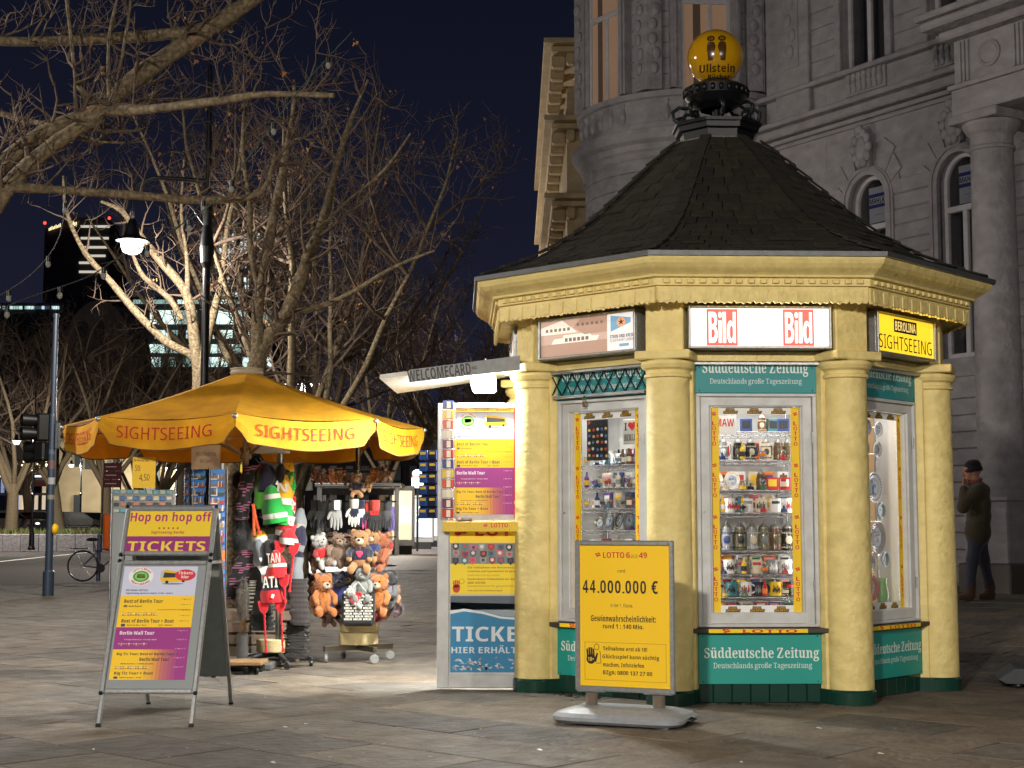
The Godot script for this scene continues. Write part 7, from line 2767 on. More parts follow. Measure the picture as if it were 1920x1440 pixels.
func signs() -> void:
	var alu: Material = M.alu
	# ---- folding A board
	var p := Vector3(-2.225, 0, -9.36)
	var lean := atan2(0.6, 1.33)
	var o := thing("folding_sign", "aluminium folding pavement sign with hop on hop off tour posters", "folding sign", "", Transform3D(Basis(Vector3.UP, deg_to_rad(-1.0)), p))
	for s in [1, -1]:
		var f := Transform3D(Basis(Vector3.RIGHT, -lean), Vector3.ZERO) if s == 1 else Transform3D(Basis(Vector3.UP, PI) * Basis(Vector3.RIGHT, -lean), Vector3(0, 0, -1.2))
		for e in [-1, 1]:
			var lg := MB.new()
			lg.xf = f
			lg.box(Vector3(e * 0.283, 0.73, 0), Vector3(0.026, 1.46, 0.026), 0.005)
			var l := part(o, "leg", lg, alu)
			var ft := MB.new()
			ft.xf = f
			ft.box(Vector3(e * 0.283, 0.006, 0), Vector3(0.03, 0.03, 0.03), 0.004)
			part(l, "rubber_foot", ft, M.iron)
		if s == 1:
			var hf := snap_frame(o, "header_frame", 0.6, 0.345, f * Transform3D(Basis(), Vector3(0, 1.287, 0.016)), alu)
			var pr := MB.new()
			pr.xf = f * Transform3D(Basis(), Vector3(0, 1.287, 0.0185))
			pr.face(Rect2(190, 130, 455, 225), 0.54, 0.285)
			pr.rect(190, 130, 645, 272, L(226, 194, 40))
			pr.rect(190, 272, 645, 355, L(140, 36, 110))
			pr.lay = 0.0007
			text(pr, "Hop on hop off", "bold", [196, 136, 640, 206], L(168, 38, 110))
			for k in 5:
				pr.disc(362 + k * 25, 227, 6, 6, L(150, 60, 40), 5)
			text(pr, "Sightseeing Berlin", "bold", [320, 242, 500, 262], L(160, 50, 60))
			text(pr, "TICKETS", "bold", [200, 300, 625, 356], L(224, 196, 70))
			part(hf, "poster", pr, M.paper)
			var lf := snap_frame(o, "poster_frame", 0.6, 0.88, f * Transform3D(Basis(), Vector3(0, 0.64, 0.016)), alu)
			var bg := MB.new()
			bg.xf = f * Transform3D(Basis(), Vector3(0, 0.64, 0.0162))
			bg.face(Rect2(0, 0, 10, 10), 0.54, 0.82)
			bg.rect(0, 0, 10, 10, L(132, 140, 142))
			part(lf, "backing", bg, M.paper)
			var tp := MB.new()
			tp.xf = f * Transform3D(Basis(), Vector3(-0.02, 0.665, 0.0175))
			tp.face(Rect2(0, 0, 100, 165), 0.47, 0.75)
			tour_poster(tp, true)
			part(lf, "poster", tp, M.paper)
			for e in [-1, 1]:
				for y in [0.205, 1.075, 1.12, 1.455]:
					var cp := MB.new()
					cp.xf = f
					cp.box(Vector3(e * 0.29, y, 0.026), Vector3(0.026, 0.026, 0.016), 0.006)
					part(lf, "corner_cap", cp, M.iron)
		else:
			var bk := MB.new()
			bk.xf = f
			bk.box(Vector3(0, 0.82, 0), Vector3(0.56, 1.2, 0.012))
			part(o, "back_panel", bk, dress(mat(L(126, 134, 134), 0.6), M.grime, 1.5))
	var hinge := MB.new()
	hinge.tube([Vector3(-0.3, 1.335, -0.6), Vector3(0.3, 1.335, -0.6)], [0.014, 0.014], 8)
	hinge.bar(Vector3(0.29, 0.98, -0.43), Vector3(0.29, 0.98, -0.77), 0.012, 0.02)
	part(o, "hinge", hinge, alu)
	# ---- lottery stand
	var c := Vector3(0.7, 0, -9.55)
	o = thing("lottery_stand", "yellow lottery jackpot poster stand on a grey plastic base", "poster stand", "", Transform3D(Basis(Vector3.UP, deg_to_rad(-24.0)), c))
	var fr := snap_frame(o, "poster_frame", 0.655, 0.935, Transform3D(Basis(), Vector3(0, 0.655, 0)), alu)
	var pr := MB.new()
	pr.xf = Transform3D(Basis(), Vector3(0, 0.655, 0.0005))
	pr.face(Rect2(1090, 1022, 155, 264), 0.594, 0.875)
	var ink := L(34, 30, 22)
	pr.rect(1090, 1022, 1245, 1286, L(238, 194, 18))
	pr.lay = 0.0008
	clover(pr, 1122, 1040, 5.5, L(196, 40, 44))
	text(pr, "LOTTO", "bold", [1131, 1035, 1168, 1046], L(196, 40, 44))
	text(pr, "6", "bold", [1171, 1035, 1177.5, 1046], L(196, 40, 44))
	text(pr, "aus", "sans", [1179, 1039, 1191, 1046], L(150, 110, 40))
	text(pr, "49", "bold", [1193, 1035, 1207, 1046], L(196, 40, 44))
	text(pr, "rund", "sans", [1156, 1067, 1169, 1073], ink)
	var x := 1095.0
	for ch in ["4", "4", ".", "0", "0", "0", ".", "0", "0", "0", "€"]:
		var w := 4.0 if ch == "." else (13.0 if ch == "€" else 11.6)
		if ch == "€":
			x += 6
		text(pr, ch, "bold", [x, 1108.5 if ch == "." else 1088, x + w - (0.4 if ch == "." else 1.8), 1112], ink)
		x += w + 1.2
	text(pr, "in der 1. Klasse.", "sans", [1144, 1131, 1182, 1138], ink)
	text(pr, "Gewinnwahrscheinlichkeit:", "bold", [1109, 1153, 1221, 1165], ink)
	text(pr, "rund 1 : 140 Mio.", "bold", [1130, 1169, 1200, 1178], ink)
	for e in [[1098, 1204, 1238, 1204.8], [1098, 1274, 1238, 1274.8], [1098, 1204, 1098.8, 1274.8], [1237.2, 1204, 1238, 1274.8]]:
		pr.rect(e[0], e[1], e[2], e[3], L(170, 130, 30))
	text(pr, "Teilnahme erst ab 18!", "bold", [1130, 1211, 1206, 1219], ink)
	text(pr, "Glücksspiel kann süchtig", "bold", [1129, 1226, 1226, 1236], ink)
	text(pr, "machen. Infotelefon", "bold", [1130, 1241, 1200, 1249], ink)
	text(pr, "BZgA: 0800 137 27 00", "bold", [1130, 1256, 1214, 1266], ink)
	pr.disc(1109, 1236, 8, 9, ink, 16)
	for k in 4:
		pr.poly([[1102 + k * 3.6, 1234], [1101 + k * 3.6, 1213 + absf(k - 1.5) * 2.4], [1104 + k * 3.6, 1213 + absf(k - 1.5) * 2.4], [1105 + k * 3.6, 1234]], ink)
	pr.poly([[1114, 1238], [1119, 1224], [1121.5, 1225], [1118, 1242]], ink)
	pr.disc(1119, 1213, 4.6, 6, ink, 16, 0.82)
	pr.poly([[1123, 1219], [1125.5, 1222], [1127, 1243], [1118, 1244], [1118, 1243], [1126, 1242], [1124.6, 1223]], ink)
	pr.lay = 0.0016
	text(pr, "18+", "bold", [1103.5, 1232, 1114.5, 1239.5], L(238, 194, 18))
	part(fr, "poster", pr, M.paper)
	for s in [-1, 1]:
		var sp := MB.new()
		var n := 15
		var prof := []
		for k in n:
			prof.append_array([Vector2(0.034, 0.095 + k * 0.006), Vector2(0.04, 0.098 + k * 0.006)])
		sp.lathe(prof, 18, Vector3(s * 0.22, 0, 0))
		var q := part(o, "spring_foot", sp, dress(mat(L(168, 158, 146), 0.5, 0.4), M.grime, 6.0))
		var br := MB.new()
		br.box(Vector3(s * 0.22, 0.188, 0), Vector3(0.18, 0.012, 0.05), 0.004)
		part(q, "bracket", br, alu)
	var base := MB.new()
	var m := 40
	for k in m:
		var rows := []
		for side in 2:
			var a := TAU * (k + side) / m
			var ca := cos(a)
			var sa := sin(a)
			var ex := signf(ca) * pow(absf(ca), 0.35)
			var ez := signf(sa) * pow(absf(sa), 0.4)
			var r := []
			for q in [[0.40, 0.24, 0.012], [0.425, 0.265, 0.03], [0.425, 0.265, 0.05], [0.4, 0.24, 0.072], [0.31, 0.16, 0.098], [0.24, 0.09, 0.105], [0.0, 0.0, 0.106]]:
				var notch := 0.03 if q[2] < 0.05 and absf(ex) > 0.9 and absf(ez) < 0.45 else 0.0
				r.append(Vector3(ex * q[0], q[2] + notch, ez * q[1]))
			rows.append(r)
		for q in 6:
			base.oquad(rows[0][q], rows[1][q], rows[1][q + 1], rows[0][q + 1], Vector3(rows[0][q].x, 0.3 if q > 2 else 0.0, rows[0][q].z))
	for sx in [-1, 1]:
		for sz in [-1, 1]:
			base.box(Vector3(sx * 0.3, 0.012, sz * 0.18), Vector3(0.09, 0.024, 0.06), 0.006)
	part(o, "base", base, relief(dress(mat(L(150, 156, 164), 0.42), M.grime, 3.0), M.rough_n, 0.05))
	# ---- the open counter door with its posters
	var D := 11.47
	var a := at(820, 990, D)
	var b := at(1030, 990, D)
	var W := b.x - a.x
	var H := 2.125
	o = thing("open_door_panel", "open grey kiosk door panel plastered with tour and ticket posters", "door", "", Transform3D(Basis(), Vector3((a.x + b.x) * 0.5, 0.015 + H * 0.5, -D)))
	var mb := MB.new()
	mb.box(Vector3(0, 0, -0.03), Vector3(W, H, 0.03), 0.004)
	for s in [-1, 1]:
		mb.box(Vector3(s * (W * 0.5 - 0.045), 0, -0.01), Vector3(0.09, H, 0.05), 0.006)
	mb.box(Vector3(0, -H * 0.5 + 0.05, -0.011), Vector3(W - 0.17, 0.1, 0.05), 0.006)
	mb.box(Vector3(0, H * 0.5 - 0.02, -0.011), Vector3(W - 0.17, 0.04, 0.05), 0.006)
	part(o, "door_leaf", mb, M.white_frame)
	var px := MB.new()
	var R := Rect2(820, 755, 210, 542)
	px.xf = Transform3D(Basis(), Vector3(0, 0, -0.012))
	px.face(R, W, H)
	# ticket poster
	px.rect(845, 1124, 1012, 1268, L(40, 128, 176))
	px.lay = 0.0007
	px.rect(845, 1124, 1012, 1150, L(80, 92, 104))
	px.poly([[845, 1152], [870, 1148], [905, 1152], [940, 1162], [1012, 1166], [1012, 1140], [845, 1136]], L(150, 164, 172))
	px.lay = 0.0014
	px.poly([[845, 1152], [870, 1148], [905, 1153], [940, 1163], [1012, 1168], [1012, 1172], [940, 1167], [905, 1158], [870, 1153], [845, 1158]], L(220, 228, 232))
	text(px, "TICKETS", "bold", [848, 1182, 1018, 1210], L(214, 224, 230))
	text(px, "HIER ERHÄLTLICH", "bold", [847, 1217, 1012, 1232], L(206, 220, 228))
	for k in 60:
		var u := rng.randf_range(846, 1000)
		var v := 1262 - pow(rng.randf(), 2.0) * 22
		px.poly([[u, v], [u + rng.randf_range(2, 9), v - rng.randf_range(1, 5)], [u + rng.randf_range(3, 12), v + rng.randf_range(1, 5)]], [L(190, 196, 200), L(150, 158, 164), L(210, 214, 214)][k % 3])
	px.lay = 0.0
	var d1 := part(o, "ticket_poster", px, M.paper)
	# yellow youth notice
	px = MB.new()
	px.xf = Transform3D(Basis(), Vector3(0, 0, -0.012))
	px.face(R, W, H)
	px.rect(845, 1063, 1012, 1121, L(236, 208, 30))
	px.lay = 0.0007
	text(px, "Die Teilnahme von Personen unter 18 Jahren", "bold", [877, 1068, 1005, 1073], L(150, 100, 20))
	text(px, "Lotterien und Sportwetten ist gesetzlich verboten", "bold", [877, 1075, 1005, 1080], L(150, 100, 20))
	text(px, "Spielen kann süchtig machen", "sans", [877, 1083, 936, 1087], L(170, 120, 30))
	text(px, "Kostenloses Infotelefon zur Glücksspielsucht", "bold", [877, 1090, 1005, 1095], L(140, 90, 20))
	text(px, "0800 1372700", "bold", [877, 1097, 910, 1101], L(140, 90, 20))
	text(px, "Bundeszentrale für gesundheitliche Aufklärung", "sans", [877, 1103, 1005, 1108], L(170, 120, 30))
	text(px, "www.spiel-mit-verantwortung.de", "bold", [877, 1112, 942, 1116], L(150, 100, 20))
	px.disc(856, 1110, 7, 8, L(196, 60, 36), 14)
	for k in 4:
		px.rect(850 + k * 3.2, 1093 + absf(k - 1.5) * 1.5, 852.4 + k * 3.2, 1108, L(196, 60, 36))
	px.disc(866, 1096, 5, 5, L(170, 110, 30), 14, 0.85)
	part(o, "youth_notice", px, M.paper)
	# stickers
	px = MB.new()
	px.xf = Transform3D(Basis(), Vector3(0, 0, -0.012))
	px.face(R, W, H)
	px.rect(845, 1024, 1012, 1063, L(120, 120, 122))
	px.lay = 0.0007
	for r in 3:
		for k in 8:
			var u := 852 + k * 17.0 + rng.randf() * 4
			var v := 1030 + r * 13.0 + rng.randf() * 3
			px.lay += 0.00004
			px.poly([[u - 6, v - 6], [u + 6, v - 6], [u + 6, v + 2], [u, v + 8], [u - 6, v + 2]], [L(40, 44, 48), L(60, 120, 130), L(200, 90, 110), L(150, 150, 150), L(160, 40, 46), L(80, 90, 110)][(r * 3 + k) % 6])
			px.lay += 0.0006
			px.disc(u, v - 1, 3.4, 3.4, [L(210, 206, 196), L(200, 60, 60), L(60, 70, 90)][(r + k) % 3], 8)
			px.lay -= 0.0006
	part(o, "sticker_sheet", px, M.paper)
	# big lottery strip
	px = MB.new()
	px.xf = Transform3D(Basis(), Vector3(0, 0, -0.012))
	px.face(R, W, H)
	px.rect(843, 985, 1012, 1023, L(240, 204, 24))
	px.lay = 0.0007
	clover(px, 862, 998, 16, L(206, 44, 34))
	text(px, "LOTTO", "bold", [891, 985, 1008, 1010], L(206, 44, 34))
	part(o, "lottery_strip", px, M.paper)
	# tour poster with its yellow head and red edge
	px = MB.new()
	px.xf = Transform3D(Basis(), Vector3(0, 0, -0.012))
	px.face(R, W, H)
	px.rect(846, 772, 970, 968, L(140, 120, 190))
	part(o, "poster_backing", px, M.paper)
	px = MB.new()
	var c0 := at(907, 868, D)
	px.xf = Transform3D(Basis(), Vector3(c0.x, c0.y, c0.z) - o.position + Vector3(0, 0, -0.0105))
	px.face(Rect2(0, 0, 100, 165), 0.462, 0.775)
	tour_poster(px, false)
	part(o, "tour_poster", px, M.paper)
	px = MB.new()
	px.xf = Transform3D(Basis(), Vector3(0, 0, 0.005))
	px.face(R, W, H)
	px.rect(846, 756, 972, 772, L(240, 206, 60))
	px.lay = 0.0007
	for r in 2:
		for k in 3:
			text(px, "LOTTO 6 aus 49", "bold", [848 + k * 41, 757.5 + r * 8, 875 + k * 41, 762 + r * 8], L(220, 90, 40))
	px.lay = 0.0016
	px.rect(964, 755, 973, 976, L(206, 44, 40))
	px.lay = 0.0024
	px.poly([[965, 804], [972, 804], [970, 818], [968.5, 821], [967, 818]], L(236, 196, 60))
	px.disc(968, 946, 4.5, 4.5, L(226, 170, 40), 12)
	part(o, "red_edge", px, M.paper)
	# tray
	var tr := thing("lottery_tray", "yellow lottery slip tray fixed on the open door panel", "tray", "", Transform3D(Basis(), at(902, 982, D - 0.06)))
	mb = MB.new()
	mb.col = L(240, 200, 20)
	mb.box(Vector3(0, -0.022, 0.05), Vector3(0.57, 0.075, 0.012), 0.003)
	mb.box(Vector3(0, -0.055, 0), Vector3(0.57, 0.01, 0.1), 0.002)
	for s in [-1, 1]:
		mb.box(Vector3(s * 0.282, -0.02, 0), Vector3(0.008, 0.07, 0.1), 0.002)
	part(tr, "tray_body", mb, M.satin)
	mb = MB.new()
	mb.xf = Transform3D(Basis(), Vector3(0, -0.022, 0.0568))
	mb.face(Rect2(829, 975, 143, 21), 0.57, 0.075)
	clover(mb, 909, 983, 4.5, L(206, 40, 34))
	text(mb, "LOTTO", "bold", [919, 978, 951, 987], L(206, 40, 34))
	part(tr, "lettering", mb, M.paper)
	mb = MB.new()
	mb.col = L(238, 180, 140)
	for k in 6:
		mb.box(Vector3(-0.22 + k * 0.09, 0.012, 0.0 + 0.01 * (k % 2)), Vector3(0.075, 0.03, 0.05), 0.003)
	part(tr, "betting_slips", mb, M.paper)
	mb = MB.new()
	mb.col = L(190, 180, 168)
	mb.lathe([Vector2(0.05, -0.012), Vector2(0.056, 0.0), Vector2(0.05, 0.014), Vector2(0.04, 0.002)], 16, Vector3(-0.12, 0.03, 0.035))
	solo("ashtray", "small round metal ashtray on the yellow lottery tray", "ashtray", mb, M.metal, "", tr.transform)
	# packets in wire pockets along the door edge
	var pk := thing("wire_pocket_rack", "narrow white wire rack of packets on the door edge", "rack", "", Transform3D(Basis(), at(840, 865, D - 0.06)))
	mb = MB.new()
	for s in [-1, 1]:
		mb.tube([Vector3(s * 0.05, -0.44, 0), Vector3(s * 0.05, 0.44, 0)], [0.003, 0.003], 5)
	for k in 12:
		mb.tube([Vector3(-0.05, -0.42 + k * 0.074, 0), Vector3(-0.05, -0.43 + k * 0.074, 0.03), Vector3(0.05, -0.43 + k * 0.074, 0.03), Vector3(0.05, -0.42 + k * 0.074, 0)], taper(4, 0.0025, 0.0025), 5)
	part(pk, "wires", mb, M.chrome)
	for k in 12:
		var q := MB.new()
		q.col = [L(196, 50, 40), L(40, 56, 130), L(226, 190, 50), L(210, 80, 40), L(220, 210, 190), L(120, 40, 90)][(k * 5) % 6]
		q.box(Vector3.ZERO, Vector3(0.082, 0.062, 0.014), 0.003)
		q.col = L(236, 226, 206)
		q.box(Vector3(0.005, 0.0, 0.008), Vector3(0.03, 0.05, 0.002))
		solo("packet", "%s packet in the wire rack on the door edge, %s from its foot" % [["red", "blue", "yellow", "orange", "cream", "purple"][(k * 5) % 6], ["first", "second", "third", "fourth", "fifth", "sixth", "seventh", "eighth", "ninth", "tenth", "eleventh", "twelfth"][k]], "packet", q, M.gloss, "packets in the door rack", pk.transform * Transform3D(Basis(), Vector3(0, -0.39 + k * 0.074, 0.013)))
	# black card rack on the far side of the door
	var kr := thing("card_rack", "slanted black rack of blue city guides beside the door panel", "rack", "", Transform3D(Basis(Vector3.UP, -0.55), at(806, 905, D + 0.12)))
	mb = MB.new()
	mb.col = L(16, 16, 18)
	mb.prism(PackedVector2Array([Vector2(-0.12, -0.27), Vector2(0.08, -0.27), Vector2(0.08, 0.33), Vector2(0.02, 0.33), Vector2(-0.05, 0.12)]), -0.04, -0.02)
	part(kr, "panel", mb, M.satin)
	for r in 6:
		for k in 2:
			mb = MB.new()
			mb.col = L(40, 70, 130) if k == 0 else L(34, 40, 70)
			mb.box(Vector3(-0.06 + k * 0.085, -0.23 + r * 0.088, 0.0), Vector3(0.075, 0.07, 0.012), 0.002)
			mb.col = L(200, 170, 60)
			mb.box(Vector3(-0.06 + k * 0.085, -0.215 + r * 0.088, 0.0065), Vector3(0.05, 0.02, 0.002))
			part(kr, "guide_book", mb, M.gloss)
	# ---- the raised flap with its lamp
	var n0 := at(712, 710, 11.15)
	var n1 := at(975, 676, 11.15)
	var f0 := n0 + Vector3(-0.02, 0.0, -1.5)
	f0 = at(745, 738, 12.62)
	var f1 := at(975, 704, 12.62)
	o = thing("counter_flap", "raised grey counter flap lettered WELCOMECARD above the open door", "flap")
	mb = MB.new()
	hexa(mb, [n0, n1, f1, f0, n0 + Vector3(0, 0.03, 0), n1 + Vector3(0, 0.03, 0), f1 + Vector3(0, 0.03, 0), f0 + Vector3(0, 0.03, 0)])
	part(o, "flap_panel", mb, dress(mat(L(214, 212, 204), 0.5), M.grime, 1.0))
	mb = MB.new()
	var e0 := n0.lerp(n1, 0.21)
	hexa(mb, [e0 + Vector3(0, -0.055, 0.012), n1 + Vector3(0, -0.07, 0.012), n1 + Vector3(0, -0.07, -0.01), e0 + Vector3(0, -0.055, -0.01), e0 + Vector3(0, 0.036, 0.012), n1 + Vector3(0, 0.036, 0.012), n1 + Vector3(0, 0.036, -0.01), e0 + Vector3(0, 0.036, -0.01)])
	part(o, "edge_board", mb, dress(mat(L(138, 142, 144), 0.55), M.grime, 2.0))
	mb = MB.new()
	var dir := (n1 - n0).normalized()
	mb.xf = Transform3D(Basis(dir, Vector3(0, 0, 1).cross(dir), Vector3(0, 0, 1)), e0.lerp(n1, 0.265) + Vector3(0, -0.012, 0.0135))
	mb.face(Rect2(0, 0, 110, 26), 0.46, 0.09)
	text(mb, "WELCOMECARD", "bold", [0, 1, 112, 25], L(22, 24, 28))
	part(o, "lettering", mb, M.paper)
	mb = MB.new()
	mb.xf = Transform3D(Basis(dir, Vector3(0, 0, 1).cross(dir), Vector3(0, 0, 1)), e0.lerp(n1, 0.265) + Vector3(0, -0.012, 0.0135))
	mb.face(Rect2(0, 0, 110, 26), 0.46, 0.09)
	text(mb, "=", "bold", [114, 10, 123, 16], L(70, 74, 78))
	part(o, "printed_mark", mb, M.paper)
	var lp := thing("flap_lamp", "bright white strip lamp under the raised counter flap", "lamp", "", Transform3D(Basis(), at(907, 718, 11.75)))
	mb = MB.new()
	mb.box(Vector3(0, 0, 0), Vector3(0.19, 0.1, 0.7), 0.015)
	part(lp, "lamp_cover", mb, glow(Color(1.0, 1.0, 0.98), 5.0))
	area_light(lp, Transform3D(Basis(Vector3.RIGHT, -PI / 2), Vector3(0, -0.056, 0)), Vector2(0.19, 0.7), 34.0, Color(0.98, 1.0, 0.97))
	area_light(lp, Transform3D(Basis(Vector3.UP, PI), Vector3(0, 0, 0.358)), Vector2(0.18, 0.09), 0.55, Color(0.98, 1.0, 0.97))
	area_light(lp, Transform3D(Basis(Vector3.UP, -PI / 2), Vector3(0.1, 0, 0)), Vector2(0.68, 0.09), 1.6, Color(0.98, 1.0, 0.97))
	area_light(lp, Transform3D(Basis(Vector3.UP, PI / 2), Vector3(-0.1, 0, 0)), Vector2(0.68, 0.09), 4.5, Color(0.98, 1.0, 0.97))
	var br := MB.new()
	for s in [-1, 1]:
		br.bar(Vector3(0, 0.04, s * 0.25), Vector3(0.02, 0.16, s * 0.25), 0.03, 0.01)
	part(lp, "bracket", br, M.alu)
# ================= the street
func wheel(o: Node3D, p: Vector3, r: float, w: float, b: Basis, dark := true) -> void:
	var t := MB.new()
	t.xf = Transform3D(b * Basis(Vector3.RIGHT, PI / 2), p)
	t.col = L(18, 18, 19)
	t.lathe([Vector2(r * 0.62, -w), Vector2(r * 0.95, -w), Vector2(r, -w * 0.6), Vector2(r, w * 0.6), Vector2(r * 0.95, w), Vector2(r * 0.62, w)], 20)
	var q := part(o, "wheel", t, M.matte)
	var m := MB.new()
	m.xf = t.xf
	m.col = L(150, 152, 154)
	m.lathe([Vector2(0.0, -w * 0.7), Vector2(r * 0.62, -w * 0.8), Vector2(r * 0.62, w * 0.8), Vector2(0.0, w * 0.7)], 14)
	part(q, "rim", m, M.metal)
func car(label: String, px: float, D: float, turn: float, paint: Color, y0: float, lights: String) -> void:
	var b := at(px, 990, D)
	var o := thing("parked_car", label, "car", "cars parked beyond the median", Transform3D(Basis(Vector3.UP, turn), Vector3(b.x, y0, -D)))
	var side := PackedVector2Array([Vector2(-2.1, 0.35), Vector2(2.1, 0.32), Vector2(2.15, 0.62), Vector2(2.0, 0.85), Vector2(1.2, 0.98), Vector2(0.55, 1.42), Vector2(-1.0, 1.46), Vector2(-1.75, 1.02), Vector2(-2.1, 0.95)])
	var mb := MB.new()
	mb.col = paint
	mb.prism(side, -0.82, 0.82)
	mb.box(Vector3(0, 0.5, 0), Vector3(4.1, 0.3, 1.72), 0.1)
	part(o, "body", mb, M.carpaint)
	for s in [-1, 1]:
		mb = MB.new()
		mb.col = L(20, 22, 26)
		mb.xf = Transform3D(Basis(), Vector3(0, 0, s * 0.825))
		mb.prism(PackedVector2Array([Vector2(1.0, 1.0), Vector2(0.5, 1.36), Vector2(-0.95, 1.39), Vector2(-1.5, 1.04)]), -0.004, 0.004)
		part(o, "side_window", mb, M.gloss)
		for x in [-1.3, 1.3]:
			wheel(o, Vector3(x, 0.32, s * 0.76), 0.32, 0.1, Basis())
		mb = MB.new()
		mb.ball(Vector3(2.1, 0.66, s * 0.6), Vector3(0.06, 0.09, 0.16), 8, 6)
		part(o, "headlight", mb, glow(Color(0.85, 0.95, 1.0), 2.0) if lights == "front" else M.chrome)
		mb = MB.new()
		mb.ball(Vector3(-2.08, 0.78, s * 0.62), Vector3(0.05, 0.1, 0.14), 8, 6)
		part(o, "tail_light", mb, glow(Color(1.0, 0.06, 0.03), 1.0) if lights == "rear" else mat(L(90, 12, 12), 0.3))
	for e in [[Vector3(1.22, 0.985, 0), Vector3(0.56, 1.405, 0)], [Vector3(-1.05, 1.445, 0), Vector3(-1.74, 1.03, 0)]]:
		mb = MB.new()
		mb.col = L(20, 22, 26)
		var d: Vector3 = (e[1] - e[0])
		var nn := Vector3(-d.y, d.x, 0).normalized() * 0.008 * (-1.0 if d.x < 0 and e[0].x > 0 else -1.0)
		mb.oquad(e[0] - nn + Vector3(0, 0, -0.7), e[0] - nn + Vector3(0, 0, 0.7), e[1] - nn + Vector3(0, 0, 0.62), e[1] - nn + Vector3(0, 0, -0.62), -nn)
		part(o, "windscreen", mb, M.gloss)
func street() -> void:
	M.carpaint = tint(0.2, 0.3)
	# ---- signal post
	var p := gnd(90, 1117)
	var o := thing("traffic_signal", "blue grey signal post with dark signal heads and a yellow push button", "traffic light", "", Transform3D(Basis(), p))
	var mb := MB.new()
	mb.col = L(52, 66, 84)
	mb.lathe([Vector2(0.1, 0.0), Vector2(0.1, 0.42), Vector2(0.068, 0.46), Vector2(0.062, 3.2), Vector2(0.05, 3.25), Vector2(0.048, 5.0), Vector2(0.06, 5.0), Vector2(0.06, 5.06), Vector2(0.0, 5.08)], 14)
	part(o, "post", mb, M.satin)
	for q in [[-0.36, 3.0, 0.55, 0.5], [-0.28, 2.56, -0.35, 0.34]]:
		mb = MB.new()
		mb.col = L(16, 17, 18)
		mb.xf = Transform3D(Basis(Vector3.UP, -PI / 2 + q[2]), Vector3(q[0] * 0.55, q[1], 0))
		mb.box(Vector3(0, 0, 0), Vector3(0.3, q[3], 0.22), 0.03)
		for k in 2:
			mb.xf = Transform3D(Basis(Vector3.UP, -PI / 2 + q[2]), Vector3(q[0] * 0.55, q[1] + (k - 0.5) * q[3] * 0.48, 0)) * Transform3D(Basis(Vector3.RIGHT, PI / 2), Vector3(0, 0, 0.1))
			mb.lathe([Vector2(0.1, 0.0), Vector2(0.12, 0.26), Vector2(0.105, 0.26), Vector2(0.09, 0.0)], 14)
		part(o, "signal_head", mb, M.satin)
	mb = MB.new()
	mb.col = L(60, 64, 70)
	mb.box(Vector3(0.1, 2.85, 0.03), Vector3(0.06, 0.48, 0.14), 0.01)
	part(o, "bracket", mb, M.satin)
	mb = MB.new()
	mb.col = L(232, 184, 26)
	mb.ball(Vector3(0.1, 1.18, 0.03), Vector3(0.06, 0.1, 0.08), 12, 8)
	part(o, "push_button", mb, M.gloss)
	for k in 7:
		mb = MB.new()
		mb.col = [L(150, 152, 152), L(96, 70, 74), L(70, 84, 104), L(120, 118, 104)][k % 4]
		mb.lathe([Vector2(0.0655, 0.9 + k * 0.27), Vector2(0.0655, 0.98 + k * 0.27 + 0.04 * (k % 3))], 14)
		part(o, "sticker", mb, M.paper)
	# ---- bicycle
	var b := at(157, 990, 34.5)
	o = thing("bicycle", "dark city bicycle parked at a blue post by the road", "bicycle", "", Transform3D(Basis(), Vector3(b.x, 0, -34.5)))
	for x in [0.0, 1.06]:
		mb = MB.new()
		mb.xf = Transform3D(Basis(Vector3.RIGHT, PI / 2), Vector3(x, 0.35, 0))
		var rim := []
		for k in 33:
			rim.append(Vector3(sin(TAU * k / 32) * 0.335, 0, cos(TAU * k / 32) * 0.335))
		mb.tube(rim, taper(33, 0.02, 0.02), 7)
		mb.col = L(20, 20, 22)
		var w := part(o, "wheel", mb, M.iron)
		mb = MB.new()
		mb.xf = Transform3D(Basis(Vector3.RIGHT, PI / 2), Vector3(x, 0.35, 0))
		for k in 18:
			var a := TAU * k / 18
			mb.tube([Vector3(0, 0.02, 0), Vector3(sin(a) * 0.32, 0, cos(a) * 0.32)], [0.003, 0.003], 3, false)
		part(w, "spokes", mb, M.chrome)
	mb = MB.new()
	for q in [[0.0, 0.35, 0.28, 0.62], [0.0, 0.35, 0.42, 0.3], [0.42, 0.3, 0.26, 0.78], [0.42, 0.3, 0.88, 0.72], [0.27, 0.68, 0.87, 0.82], [0.88, 0.7, 1.06, 0.35], [0.84, 0.98, 0.89, 0.68]]:
		mb.tube([Vector3(q[0], q[1], 0), Vector3(q[2], q[3], 0)], [0.017, 0.017], 7)
	part(o, "frame", mb, mat(L(70, 66, 100), 0.3, 0.3))
	mb = MB.new()
	mb.tube([Vector3(0.26, 0.76, 0), Vector3(0.23, 0.9, 0)], [0.013, 0.013], 6)
	mb.ball(Vector3(0.2, 0.94, 0), Vector3(0.14, 0.04, 0.08), 10, 6)
	part(o, "saddle", mb, M.iron)
	mb = MB.new()
	mb.tube([Vector3(0.7, 1.02, 0.27), Vector3(0.82, 1.05, 0.12), Vector3(0.84, 1.0, 0), Vector3(0.82, 1.05, -0.12), Vector3(0.7, 1.02, -0.27)], taper(5, 0.013, 0.013), 6)
	part(o, "handlebar", mb, M.iron)
	mb = MB.new()
	mb.box(Vector3(-0.08, 0.74, 0), Vector3(0.42, 0.02, 0.13), 0.005)
	mb.bar(Vector3(-0.2, 0.73, 0.05), Vector3(0.0, 0.36, 0.05), 0.01, 0.01)
	part(o, "luggage_rack", mb, M.iron)
	mb = MB.new()
